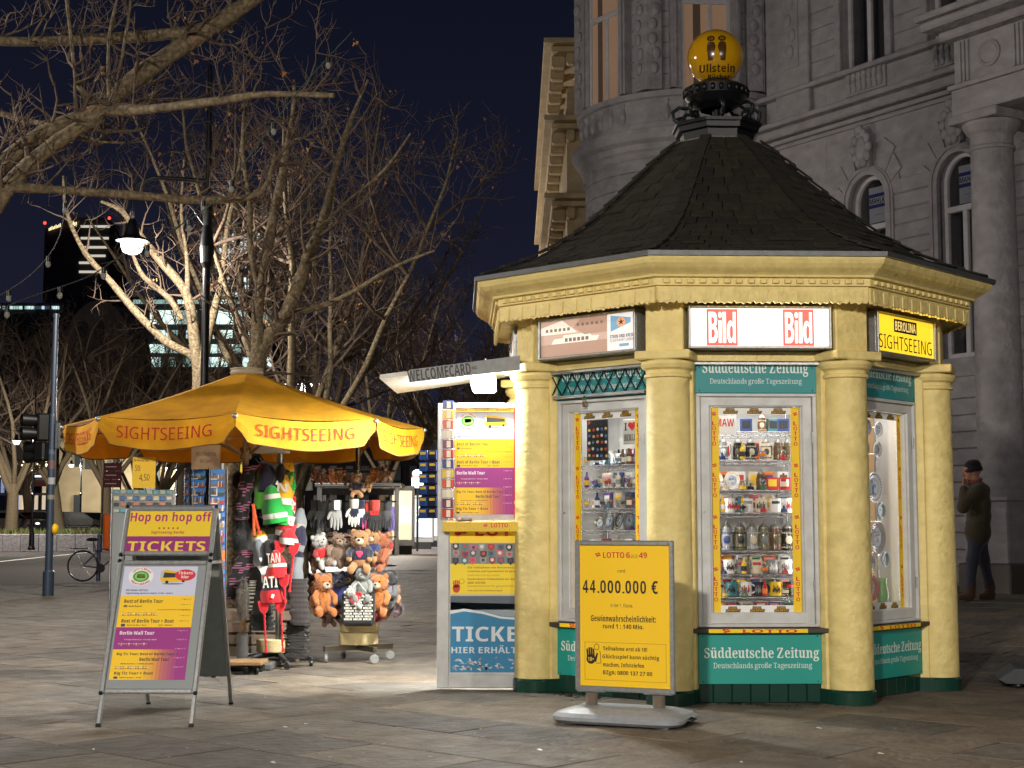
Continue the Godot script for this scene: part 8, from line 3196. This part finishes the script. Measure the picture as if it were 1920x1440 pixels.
	mb.xf = Transform3D(Basis(Vector3.RIGHT, PI / 2), Vector3(0.42, 0.3, 0.05))
	mb.lathe([Vector2(0.0, 0.0), Vector2(0.1, 0.0), Vector2(0.1, 0.01), Vector2(0.0, 0.01)], 18)
	part(o, "chainring", mb, M.iron)
	mb = MB.new()
	mb.col = L(56, 62, 92)
	mb.lathe([Vector2(0.05, 0), Vector2(0.045, 1.05), Vector2(0.0, 1.08)], 12)
	solo("bollard", "dark blue bollard behind the bicycle", "bollard", mb, M.satin, "", Transform3D(Basis(), gnd(184, 1090)))
	# ---- bus shelter, poster cases, stop signs
	var D := 52.0
	var a0 := at(598, 990, D)
	var a1 := at(744, 990, D)
	o = thing("bus_shelter", "grey bus shelter with a lit poster case behind the toy rack", "bus shelter", "", Transform3D(Basis(), Vector3(a0.x, 0, -D)))
	var w2 := a1.x - a0.x
	mb = MB.new()
	for x in [0.0, w2]:
		mb.box(Vector3(x, 1.35, 0), Vector3(0.16, 2.5, 0.2), 0.02)
		mb.box(Vector3(x, 1.35, -1.3), Vector3(0.12, 2.5, 0.12), 0.02)
	part(o, "posts", mb, M.alu)
	mb = MB.new()
	mb.box(Vector3(w2 * 0.5, 2.66, -0.65), Vector3(w2 + 0.3, 0.14, 1.7), 0.03)
	part(o, "roof", mb, M.alu)
	mb = MB.new()
	mb.box(Vector3(w2 * 0.5, 2.42, 0.06), Vector3(w2 - 0.2, 0.2, 0.04))
	part(o, "name_band", mb, mat(L(30, 30, 34), 0.5))
	mb = MB.new()
	mb.box(Vector3(w2 * 0.45, 1.3, -1.32), Vector3(w2 * 0.86, 1.9, 0.012))
	part(o, "rear_glass", mb, M.glass)
	mb = MB.new()
	mb.box(Vector3(w2 * 0.5, 0.5, -1.1), Vector3(w2 * 0.7, 0.05, 0.35), 0.01)
	part(o, "bench", mb, M.iron)
	poster_case("lit poster case with a pale golden beach picture beside the shelter", 754, 52.6, 0.85, 2.62, [Color(1.0, 0.93, 0.62), Color(0.8, 0.86, 0.86), Color(0.9, 0.8, 0.5)], [])
	poster_case("lit blue sale poster case farther down the pavement", 790, 66.0, 1.1, 2.6, [Color(0.16, 0.36, 0.5), Color(0.2, 0.42, 0.56), Color(0.3, 0.5, 0.6)], ["LE", "TO", "%"])
	poster_case("pale lit poster case half hidden by the kiosk door", 815, 74.0, 1.1, 2.6, [Color(0.75, 0.88, 1.0), Color(0.6, 0.75, 0.9), Color(0.8, 0.88, 0.95)], [])
	for q in [[440, 30.0, "bus stop sign with a yellow H disc beside the postcard rack"], [565, 34.0, "bus stop sign with a yellow H disc behind the hats"]]:
		var c := at(q[0], 886 if q[0] < 500 else 894, q[1])
		o = thing("bus_stop_sign", q[2], "bus stop sign", "", Transform3D(Basis(), Vector3(c.x, 0, -q[1])))
		mb = MB.new()
		mb.tube([Vector3(-0.3, 0, 0), Vector3(-0.3, c.y + 0.5, 0)], [0.03, 0.03], 8)
		part(o, "post", mb, M.alu)
		mb = MB.new()
		mb.xf = Transform3D(Basis(), Vector3(0, c.y, 0))
		mb.col = L(222, 222, 218)
		mb.box(Vector3.ZERO, Vector3(0.52, 0.62, 0.04), 0.01)
		part(o, "panel", mb, M.paper)
		mb = MB.new()
		mb.xf = Transform3D(Basis(), Vector3(0, c.y + 0.06, 0.022))
		mb.face(Rect2(-1, -1, 2, 2), 0.4, 0.4)
		mb.disc(0, 0, 1, 1, L(40, 120, 60), 22)
		mb.lay = 0.003
		mb.disc(0, 0, 0.85, 0.85, L(236, 206, 40), 22)
		mb.lay = 0.006
		text(mb, "H", "bold", [-0.4, -0.45, 0.4, 0.45], L(30, 110, 54))
		part(o, "disc", mb, M.paper)
	var ls := thing("lit_sign", "white glowing sign with a red top edge beyond the poster cases", "illuminated sign", "", Transform3D(Basis(), at(783, 905, 60)))
	mb = MB.new()
	mb.box(Vector3.ZERO, Vector3(0.46, 0.42, 0.1), 0.02)
	part(ls, "lit_panel", mb, glow(Color(1, 1, 0.98), 1.4))
	mb = MB.new()
	mb.box(Vector3(0, 0.23, 0), Vector3(0.48, 0.04, 0.12))
	part(ls, "red_edge", mb, mat(L(170, 40, 44), 0.5))
	mb = MB.new()
	mb.box(Vector3(0, -1.5, -0.06), Vector3(0.08, 3.2, 0.08))
	part(ls, "post", mb, M.iron)
	mb = MB.new()
	mb.ball(at(782, 888, 62), Vector3(0.2, 0.17, 0.2), 16, 10)
	solo("globe_light", "white globe light above the poster cases", "lamp", mb, glow(Color(1, 0.98, 0.95), 1.6))
	# ---- far lamp on the left and a board of red panels
	globe_lamp("street_lamp", "far single street lamp over the shop on the left", Vector3(at(60, 990, 84).x, 0, -84), 8.9, [-1.0], 110.0, "")
	o = thing("information_board", "dark red information board of three panels across the road", "board", "", Transform3D(Basis(), Vector3(at(213, 990, 84).x, 0.0, -83.4)))
	for k in 3:
		mb = MB.new()
		mb.col = L(92, 34, 40)
		mb.box(Vector3(0, 3.62 + k * 0.46, 0), Vector3(1.0, 0.42, 0.08), 0.01)
		mb.col = L(190, 180, 176)
		mb.box(Vector3(-0.05, 3.62 + k * 0.46, 0.042), Vector3(0.6, 0.05, 0.004))
		part(o, "panel", mb, M.paper)
	for s in [-1, 1]:
		mb = MB.new()
		mb.tube([Vector3(s * 0.48, -0.2, 0), Vector3(s * 0.48, 4.9, 0)], [0.04, 0.04], 8)
		part(o, "post", mb, M.iron)
	# ---- cars beyond the median
	car("silver car with lit tail lights parked by the far shop", 8, 100, 0.9, L(150, 140, 138), 0.8, "rear")
	car("orange brown car under the far plane tree", 48, 104, 1.9, L(150, 84, 46), 0.8, "")
	car("dark car with bright headlights behind the signal post", 84, 98, -1.2, L(34, 34, 40), 0.8, "front")
	car("black car parked left of the information board", 138, 100, 0.3, L(22, 24, 28), 0.8, "")
	car("dark blue car parked before the cream house", 186, 103, -0.2, L(30, 36, 66), 0.8, "front")
	# ---- another poster stand cut by the right edge
	var g := gnd(1962, 1288, 0.0)
	o = thing("poster_stand", "dark wheeled poster stand at the pavement right of the kiosk", "poster stand", "", Transform3D(Basis(Vector3.UP, deg_to_rad(-14.0)), Vector3(g.x, gy(g.x, g.z), g.z)))
	mb = MB.new()
	mb.prism(PackedVector2Array([Vector2(-0.36, 0.06), Vector2(-0.3, 0.03), Vector2(0.3, 0.03), Vector2(0.36, 0.06), Vector2(0.24, 0.14), Vector2(-0.24, 0.14)]), -0.26, 0.26)
	part(o, "base", mb, dress(mat(L(48, 54, 62), 0.45), M.grime, 2.0))
	for s in [-1, 1]:
		wheel(o, Vector3(-0.22, 0.035, s * 0.2), 0.035, 0.02, Basis())
	snap_frame(o, "poster_frame", 0.655, 1.2, Transform3D(Basis(), Vector3(0.24, 0.86, 0)), M.alu)
	mb = MB.new()
	for s in [-1, 1]:
		mb.tube([Vector3(0.24 + s * 0.2, 0.1, 0), Vector3(0.24 + s * 0.2, 0.28, 0)], [0.03, 0.03], 10)
	part(o, "feet", mb, M.alu)
	mb = MB.new()
	mb.xf = Transform3D(Basis(), Vector3(0.24, 0.86, 0.0005))
	mb.face(Rect2(0, 0, 1, 1), 0.59, 1.13)
	mb.rect(0, 0, 1, 1, L(200, 196, 186))
	part(o, "poster", mb, M.paper)
	# litter on the slabs
	var gum := MB.new()
	for k in 260:
		var q := gnd(rng.randf_range(20, 1900), rng.randf_range(1180, 1438))
		if q.distance_to(KC) < 1.9:
			continue
		var s := rng.randf_range(0.006, 0.018)
		gum.col = [L(84, 80, 76), L(150, 146, 140), L(66, 62, 58)][k % 3]
		gum.xf = Transform3D(Basis(Vector3.UP, rng.randf() * TAU), q + Vector3(0, 0.0045, 0))
		for e in 7:
			var a := TAU * e / 7.0
			var b2 := TAU * (e + 1) / 7.0
			gum.otri(Vector3(0, 0.001, 0), Vector3(cos(a) * s, 0, sin(a) * s * 0.8), Vector3(cos(b2) * s, 0, sin(b2) * s * 0.8), Vector3.UP)
	solo("gum_spots", "flattened chewing gum spots trodden into the pavement slabs", "gum", gum, M.matte).set_meta("kind", "stuff")
	for k in 44:
		var q := gnd(rng.randf_range(100, 1880), rng.randf_range(1290, 1435))
		var l := MB.new()
		l.col = [L(150, 110, 60), L(196, 190, 180), L(120, 84, 50)][k % 3]
		var s := rng.randf_range(0.008, 0.02)
		var a := rng.randf() * TAU
		l.quad(Vector3(-s, 0.006, -s * 0.4), Vector3(s, 0.008, -s * 0.5), Vector3(s * 0.9, 0.012, s * 0.5), Vector3(-s, 0.007, s * 0.5))
		solo("litter_scrap", "%s scrap lying on the pavement slabs" % ["brown leaf", "pale paper", "small bark"][k % 3], "litter", l, M.paper, "scraps on the pavement", Transform3D(Basis(Vector3.UP, a), q))
func poster_case(label: String, px: float, D: float, w: float, h: float, cols: Array, words: Array) -> void:
	var b := at(px, 990, D)
	var o := thing("poster_case", label, "poster case", "", Transform3D(Basis(), Vector3(b.x, 0, -D)))
	var mb := MB.new()
	for s in [-1, 1]:
		mb.box(Vector3(s * (w * 0.5 - 0.05), h * 0.5 + 0.3, 0), Vector3(0.1, h - 0.55, 0.22), 0.02)
	mb.box(Vector3(0, h - 0.05, 0), Vector3(w, 0.14, 0.23), 0.02)
	mb.box(Vector3(0, 0.68, 0), Vector3(w, 0.2, 0.23), 0.02)
	part(o, "case", mb, M.alu)
	mb = MB.new()
	mb.box(Vector3(0, 0.29, 0), Vector3(w * 0.8, 0.6, 0.16), 0.01)
	part(o, "foot", mb, mat(L(24, 24, 26), 0.6))
	var y0 := 0.8
	var y1 := h - 0.14
	for k in 3:
		mb = MB.new()
		mb.box(Vector3(0, y0 + (y1 - y0) * (k + 0.5) / 3.0, 0.09), Vector3(w - 0.16, (y1 - y0) / 3.0 + 0.001, 0.02))
		part(o, "lit_panel", mb, glow(cols[2 - k], 1.05 if words.is_empty() else 0.85))
	if words.size():
		mb = MB.new()
		mb.xf = Transform3D(Basis(), Vector3(-0.12, 1.75, 0.104))
		mb.face(Rect2(0, 0, 10, 12), 0.5, 0.75)
		text(mb, words[0], "bold", [0, 0, 7.5, 3.4], Color.WHITE)
		text(mb, words[1], "bold", [0, 4.6, 5.5, 7.2], Color.WHITE)
		text(mb, words[2], "bold", [2.5, 8.4, 8, 12], Color.WHITE)
		part(o, "sign_lettering", mb, glow(Color(1, 1, 1), 1.0))
	area_light(o, Transform3D(Basis(Vector3.UP, PI), Vector3(0, 1.6, 0.14)), Vector2(w - 0.2, 1.5), 2.0, cols[0].lerp(Color.WHITE, 0.4))
# ================= the person
func blob(mb: MB, bones: Array, cell: float, k := 55.0) -> void:
	# bones: [a, b, ra, rb, colour]; a smooth union of tapered capsules meshed as surface nets
	var lo := Vector3.ONE * 1e9
	var hi := Vector3.ONE * -1e9
	for q in bones:
		for e in 2:
			var r: float = q[2 + e] + 0.03
			lo = lo.min(q[e] - Vector3.ONE * r)
			hi = hi.max(q[e] + Vector3.ONE * r)
	var n := Vector3i(((hi - lo) / cell).ceil()) + Vector3i(2, 2, 2)
	var sum := PackedFloat32Array()
	sum.resize(n.x * n.y * n.z)
	for q in bones:
		var a: Vector3 = q[0]
		var b: Vector3 = q[1]
		var ra: float = q[2]
		var rb: float = q[3]
		var m := maxf(ra, rb) + 0.035
		var p0 := Vector3i(((a.min(b) - Vector3.ONE * m - lo) / cell).floor()).clamp(Vector3i.ZERO, n - Vector3i.ONE)
		var p1 := Vector3i(((a.max(b) + Vector3.ONE * m - lo) / cell).ceil()).clamp(Vector3i.ZERO, n - Vector3i.ONE)
		var ab := b - a
		var l2 := maxf(ab.length_squared(), 1e-8)
		for z in range(p0.z, p1.z + 1):
			for y in range(p0.y, p1.y + 1):
				var row := (z * n.y + y) * n.x
				for x in range(p0.x, p1.x + 1):
					var p := lo + Vector3(x, y, z) * cell
					var t := clampf((p - a).dot(ab) / l2, 0.0, 1.0)
					var d := p.distance_to(a + ab * t) - lerpf(ra, rb, t)
					if d < 0.08:
						sum[row + x] += exp(-k * d)
	var vid := {}
	var pos := []
	var off := [Vector3i(0, 0, 0), Vector3i(1, 0, 0), Vector3i(0, 1, 0), Vector3i(1, 1, 0), Vector3i(0, 0, 1), Vector3i(1, 0, 1), Vector3i(0, 1, 1), Vector3i(1, 1, 1)]
	var edges := [[0, 1], [2, 3], [4, 5], [6, 7], [0, 2], [1, 3], [4, 6], [5, 7], [0, 4], [1, 5], [2, 6], [3, 7]]
	var faces := []
	for z in n.z - 1:
		for y in n.y - 1:
			for x in n.x - 1:
				var s := []
				var inside := 0
				for o in off:
					var w := sum[((z + o.z) * n.y + y + o.y) * n.x + x + o.x]
					s.append(w)
					if w > 1.0:
						inside += 1
				if inside == 0 or inside == 8:
					continue
				var c := Vector3.ZERO
				var m := 0
				for e in edges:
					var u: float = s[e[0]]
					var w: float = s[e[1]]
					if (u > 1.0) != (w > 1.0):
						var fu := -log(maxf(u, 1e-5))
						var fw := -log(maxf(w, 1e-5))
						var t := clampf(fu / (fu - fw), 0.0, 1.0)
						c += Vector3(off[e[0]]).lerp(Vector3(off[e[1]]), t)
						m += 1
				vid[(z * n.y + y) * n.x + x] = pos.size()
				pos.append(lo + (Vector3(x, y, z) + c / m) * cell)
				# quads round the three edges that start at this cell's corner
				var in0: bool = s[0] > 1.0
				if in0 != (s[1] > 1.0) and y > 0 and z > 0:
					faces.append([x, y, z, 0, in0])
				if in0 != (s[2] > 1.0) and x > 0 and z > 0:
					faces.append([x, y, z, 1, in0])
				if in0 != (s[4] > 1.0) and x > 0 and y > 0:
					faces.append([x, y, z, 2, in0])
	var nn := []
	nn.resize(pos.size())
	nn.fill(Vector3.ZERO)
	var tris := []
	for f in faces:
		var c := Vector3i(f[0], f[1], f[2])
		var d: Array = [[Vector3i(0, 0, 0), Vector3i(0, -1, 0), Vector3i(0, -1, -1), Vector3i(0, 0, -1)], [Vector3i(0, 0, 0), Vector3i(0, 0, -1), Vector3i(-1, 0, -1), Vector3i(-1, 0, 0)], [Vector3i(0, 0, 0), Vector3i(-1, 0, 0), Vector3i(-1, -1, 0), Vector3i(0, -1, 0)]][f[3]]
		var ids := []
		for e in d:
			var q: Vector3i = c + e
			ids.append(vid.get((q.z * n.y + q.y) * n.x + q.x, -1))
		if ids.has(-1):
			continue
		var nrm: Vector3 = (pos[ids[2]] - pos[ids[0]]).cross(pos[ids[1]] - pos[ids[3]])
		var want := Vector3.ZERO
		want[f[3]] = 1.0 if f[4] else -1.0
		if nrm.dot(want) < 0.0:
			nrm = -nrm
		for i in ids:
			nn[i] += nrm
		var g: Vector3 = (pos[ids[2]] - pos[ids[0]]).cross(pos[ids[1]] - pos[ids[0]])
		if g.dot(want) < 0.0:
			ids.reverse()
		tris.append_array([ids[0], ids[1], ids[2], ids[0], ids[2], ids[3]])
	var first := mb.v.size()
	for i in pos.size():
		var p: Vector3 = pos[i]
		var best := 1e9
		for q in bones:
			var ab: Vector3 = q[1] - q[0]
			var t := clampf((p - q[0]).dot(ab) / maxf(ab.length_squared(), 1e-8), 0.0, 1.0)
			var dd: float = p.distance_to(q[0] + ab * t) - lerpf(q[2], q[3], t)
			if dd < best:
				best = dd
				mb.col = q[4]
		mb.vert(p, nn[i])
	for t in tris:
		mb.ix.append(first + t)
func person() -> void:
	var b := at(1832, 990, 19.3)
	var o := thing("person", "person in a dark olive jacket and black beanie raising a hand to the mouth", "person", "", Transform3D(Basis(Vector3.UP, deg_to_rad(-8.0)), Vector3(b.x, gy(b.x, -19.3), -19.3)))
	var V := func(x: float, y: float, z: float) -> Vector3: return Vector3(x, y, z)
	var ol := L(72, 66, 48)
	var ol2 := L(62, 56, 42)
	var je := L(54, 58, 74)
	var bo := L(84, 60, 46)
	var sk := L(196, 140, 116)
	var mb := MB.new()
	var body := [
		[V.call(0.02, 1.34, 0.09), V.call(0.03, 1.34, -0.09), 0.125, 0.125, ol], [V.call(0.02, 1.2, 0.07), V.call(0.03, 1.2, -0.07), 0.15, 0.15, ol],
		[V.call(0.02, 1.05, 0.06), V.call(0.03, 1.05, -0.06), 0.15, 0.15, ol], [V.call(0.0, 0.88, 0.07), V.call(0.02, 0.88, -0.07), 0.152, 0.152, ol2],
		[V.call(0.0, 0.83, 0.07), V.call(0.02, 0.83, -0.07), 0.148, 0.148, ol2], [V.call(0.0, 1.42, 0.03), V.call(0.03, 1.42, -0.03), 0.085, 0.085, ol],
		[V.call(0.1, 1.38, 0.04), V.call(0.11, 1.36, -0.04), 0.065, 0.065, ol2],
		[V.call(-0.02, 1.36, 0.17), V.call(-0.2, 1.16, 0.24), 0.082, 0.068, ol], [V.call(-0.2, 1.16, 0.24), V.call(-0.17, 1.39, 0.13), 0.066, 0.05, ol],
		[V.call(0.04, 1.36, -0.17), V.call(0.12, 1.08, -0.22), 0.082, 0.068, ol], [V.call(0.12, 1.08, -0.22), V.call(-0.06, 0.96, -0.18), 0.066, 0.055, ol],
		[V.call(-0.02, 0.8, 0.085), V.call(-0.08, 0.5, 0.09), 0.1, 0.073, je], [V.call(-0.08, 0.5, 0.09), V.call(-0.12, 0.16, 0.09), 0.07, 0.056, je],
		[V.call(0.03, 0.8, -0.085), V.call(0.08, 0.5, -0.08), 0.1, 0.073, je], [V.call(0.08, 0.5, -0.08), V.call(0.15, 0.16, -0.09), 0.07, 0.056, je],
		[V.call(-0.115, 0.18, 0.09), V.call(-0.12, 0.07, 0.09), 0.058, 0.055, bo], [V.call(-0.12, 0.045, 0.09), V.call(-0.25, 0.038, 0.12), 0.046, 0.038, bo],
		[V.call(0.145, 0.18, -0.09), V.call(0.15, 0.07, -0.09), 0.058, 0.055, bo], [V.call(0.16, 0.045, -0.09), V.call(0.03, 0.038, -0.07), 0.046, 0.038, bo]]
	blob(mb, body, 0.014)
	# head looks to -x
	var hc: Vector3 = V.call(-0.035, 1.615, 0.0)
	var head := [
		[hc + Vector3(0.03, 0.03, 0), hc + Vector3(-0.02, 0.035, 0), 0.083, 0.08, sk], [hc + Vector3(-0.045, -0.03, 0), hc + Vector3(-0.05, -0.07, 0), 0.058, 0.045, sk],
		[hc + Vector3(-0.085, -0.095, 0), hc + Vector3(-0.03, -0.08, 0), 0.022, 0.04, sk], [hc + Vector3(-0.098, 0.01, 0), hc + Vector3(-0.122, -0.025, 0), 0.012, 0.016, sk],
		[hc + Vector3(-0.1, -0.058, -0.012), hc + Vector3(-0.1, -0.058, 0.012), 0.013, 0.013, L(168, 96, 86)],
		[hc + Vector3(-0.088, 0.03, -0.035), hc + Vector3(-0.088, 0.03, 0.035), 0.016, 0.016, sk],
		[hc + Vector3(0.015, 0.0, 0.082), hc + Vector3(0.01, -0.03, 0.08), 0.018, 0.013, sk], [hc + Vector3(0.015, 0.0, -0.082), hc + Vector3(0.01, -0.03, -0.08), 0.018, 0.013, sk],
		[hc + Vector3(-0.088, 0.008, 0.034), hc + Vector3(-0.086, 0.008, 0.036), 0.009, 0.009, L(30, 24, 22)], [hc + Vector3(-0.088, 0.008, -0.034), hc + Vector3(-0.086, 0.008, -0.036), 0.009, 0.009, L(30, 24, 22)],
		[hc + Vector3(0.02, -0.05, 0), hc + Vector3(0.03, -0.17, 0), 0.058, 0.06, sk]]
	blob(mb, head, 0.006, 140.0)
	# raised hand: palm, four bent fingers, thumb
	var w: Vector3 = V.call(-0.168, 1.4, 0.125)
	var hand := [[w, w + Vector3(0.004, 0.045, -0.01), 0.026, 0.028, sk], [w + Vector3(-0.012, 0.05, 0.0), w + Vector3(0.016, 0.055, -0.02), 0.02, 0.02, sk]]
	for q in 4:
		var f: float = q - 1.5
		var k0: Vector3 = w + Vector3(0.002 + f * 0.006, 0.072, -0.012 + f * -0.012)
		var k1: Vector3 = k0 + Vector3(0.008, 0.034 - absf(f) * 0.003, -0.022)
		var k2: Vector3 = k1 + Vector3(0.018, 0.012, -0.026)
		hand.append([k0, k1, 0.0095, 0.0088, sk])
		hand.append([k1, k2, 0.0088, 0.0075, sk])
	hand.append([w + Vector3(0.018, 0.03, 0.0), w + Vector3(0.034, 0.06, -0.02), 0.0115, 0.0098, sk])
	hand.append([w + Vector3(0.034, 0.06, -0.02), w + Vector3(0.036, 0.085, -0.035), 0.0098, 0.008, sk])
	blob(mb, hand, 0.004, 260.0)
	part(o, "body", mb, M.cloth)
	mb = MB.new()
	mb.col = L(18, 20, 26)
	mb.xf = Transform3D(Basis(Vector3(0, 0, 1), 0.16), hc + Vector3(0.012, 0.03, 0))
	mb.lathe([Vector2(0.104, -0.035), Vector2(0.108, -0.02), Vector2(0.106, 0.015), Vector2(0.1, 0.018), Vector2(0.1, 0.05), Vector2(0.088, 0.085), Vector2(0.06, 0.112), Vector2(0.025, 0.124), Vector2(0.0, 0.126)], 26, Vector3.ZERO, true, false, 0.0, 1.06, 0.95)
	part(o, "beanie", mb, M.cloth)
	mb = MB.new()
	mb.col = L(150, 84, 74)
	var ring := []
	for k in 21:
		var a := TAU * k / 20
		ring.append(hc + Vector3(0.015 + cos(a) * 0.078, -0.125 + 0.02 * cos(a) + 0.006 * sin(a * 3.0), sin(a) * 0.078))
	mb.tube(ring, taper(21, 0.03, 0.03), 9)
	part(o, "scarf", mb, M.cloth)
	mb = MB.new()
	mb.col = L(225, 222, 215)
	mb.tube([hc + Vector3(-0.115, -0.055, 0.01), hc + Vector3(-0.175, -0.05, 0.03)], [0.004, 0.004], 6)
	solo("cigarette", "lit cigarette held at the mouth of the person in olive", "cigarette", mb, M.paper, "", o.transform)
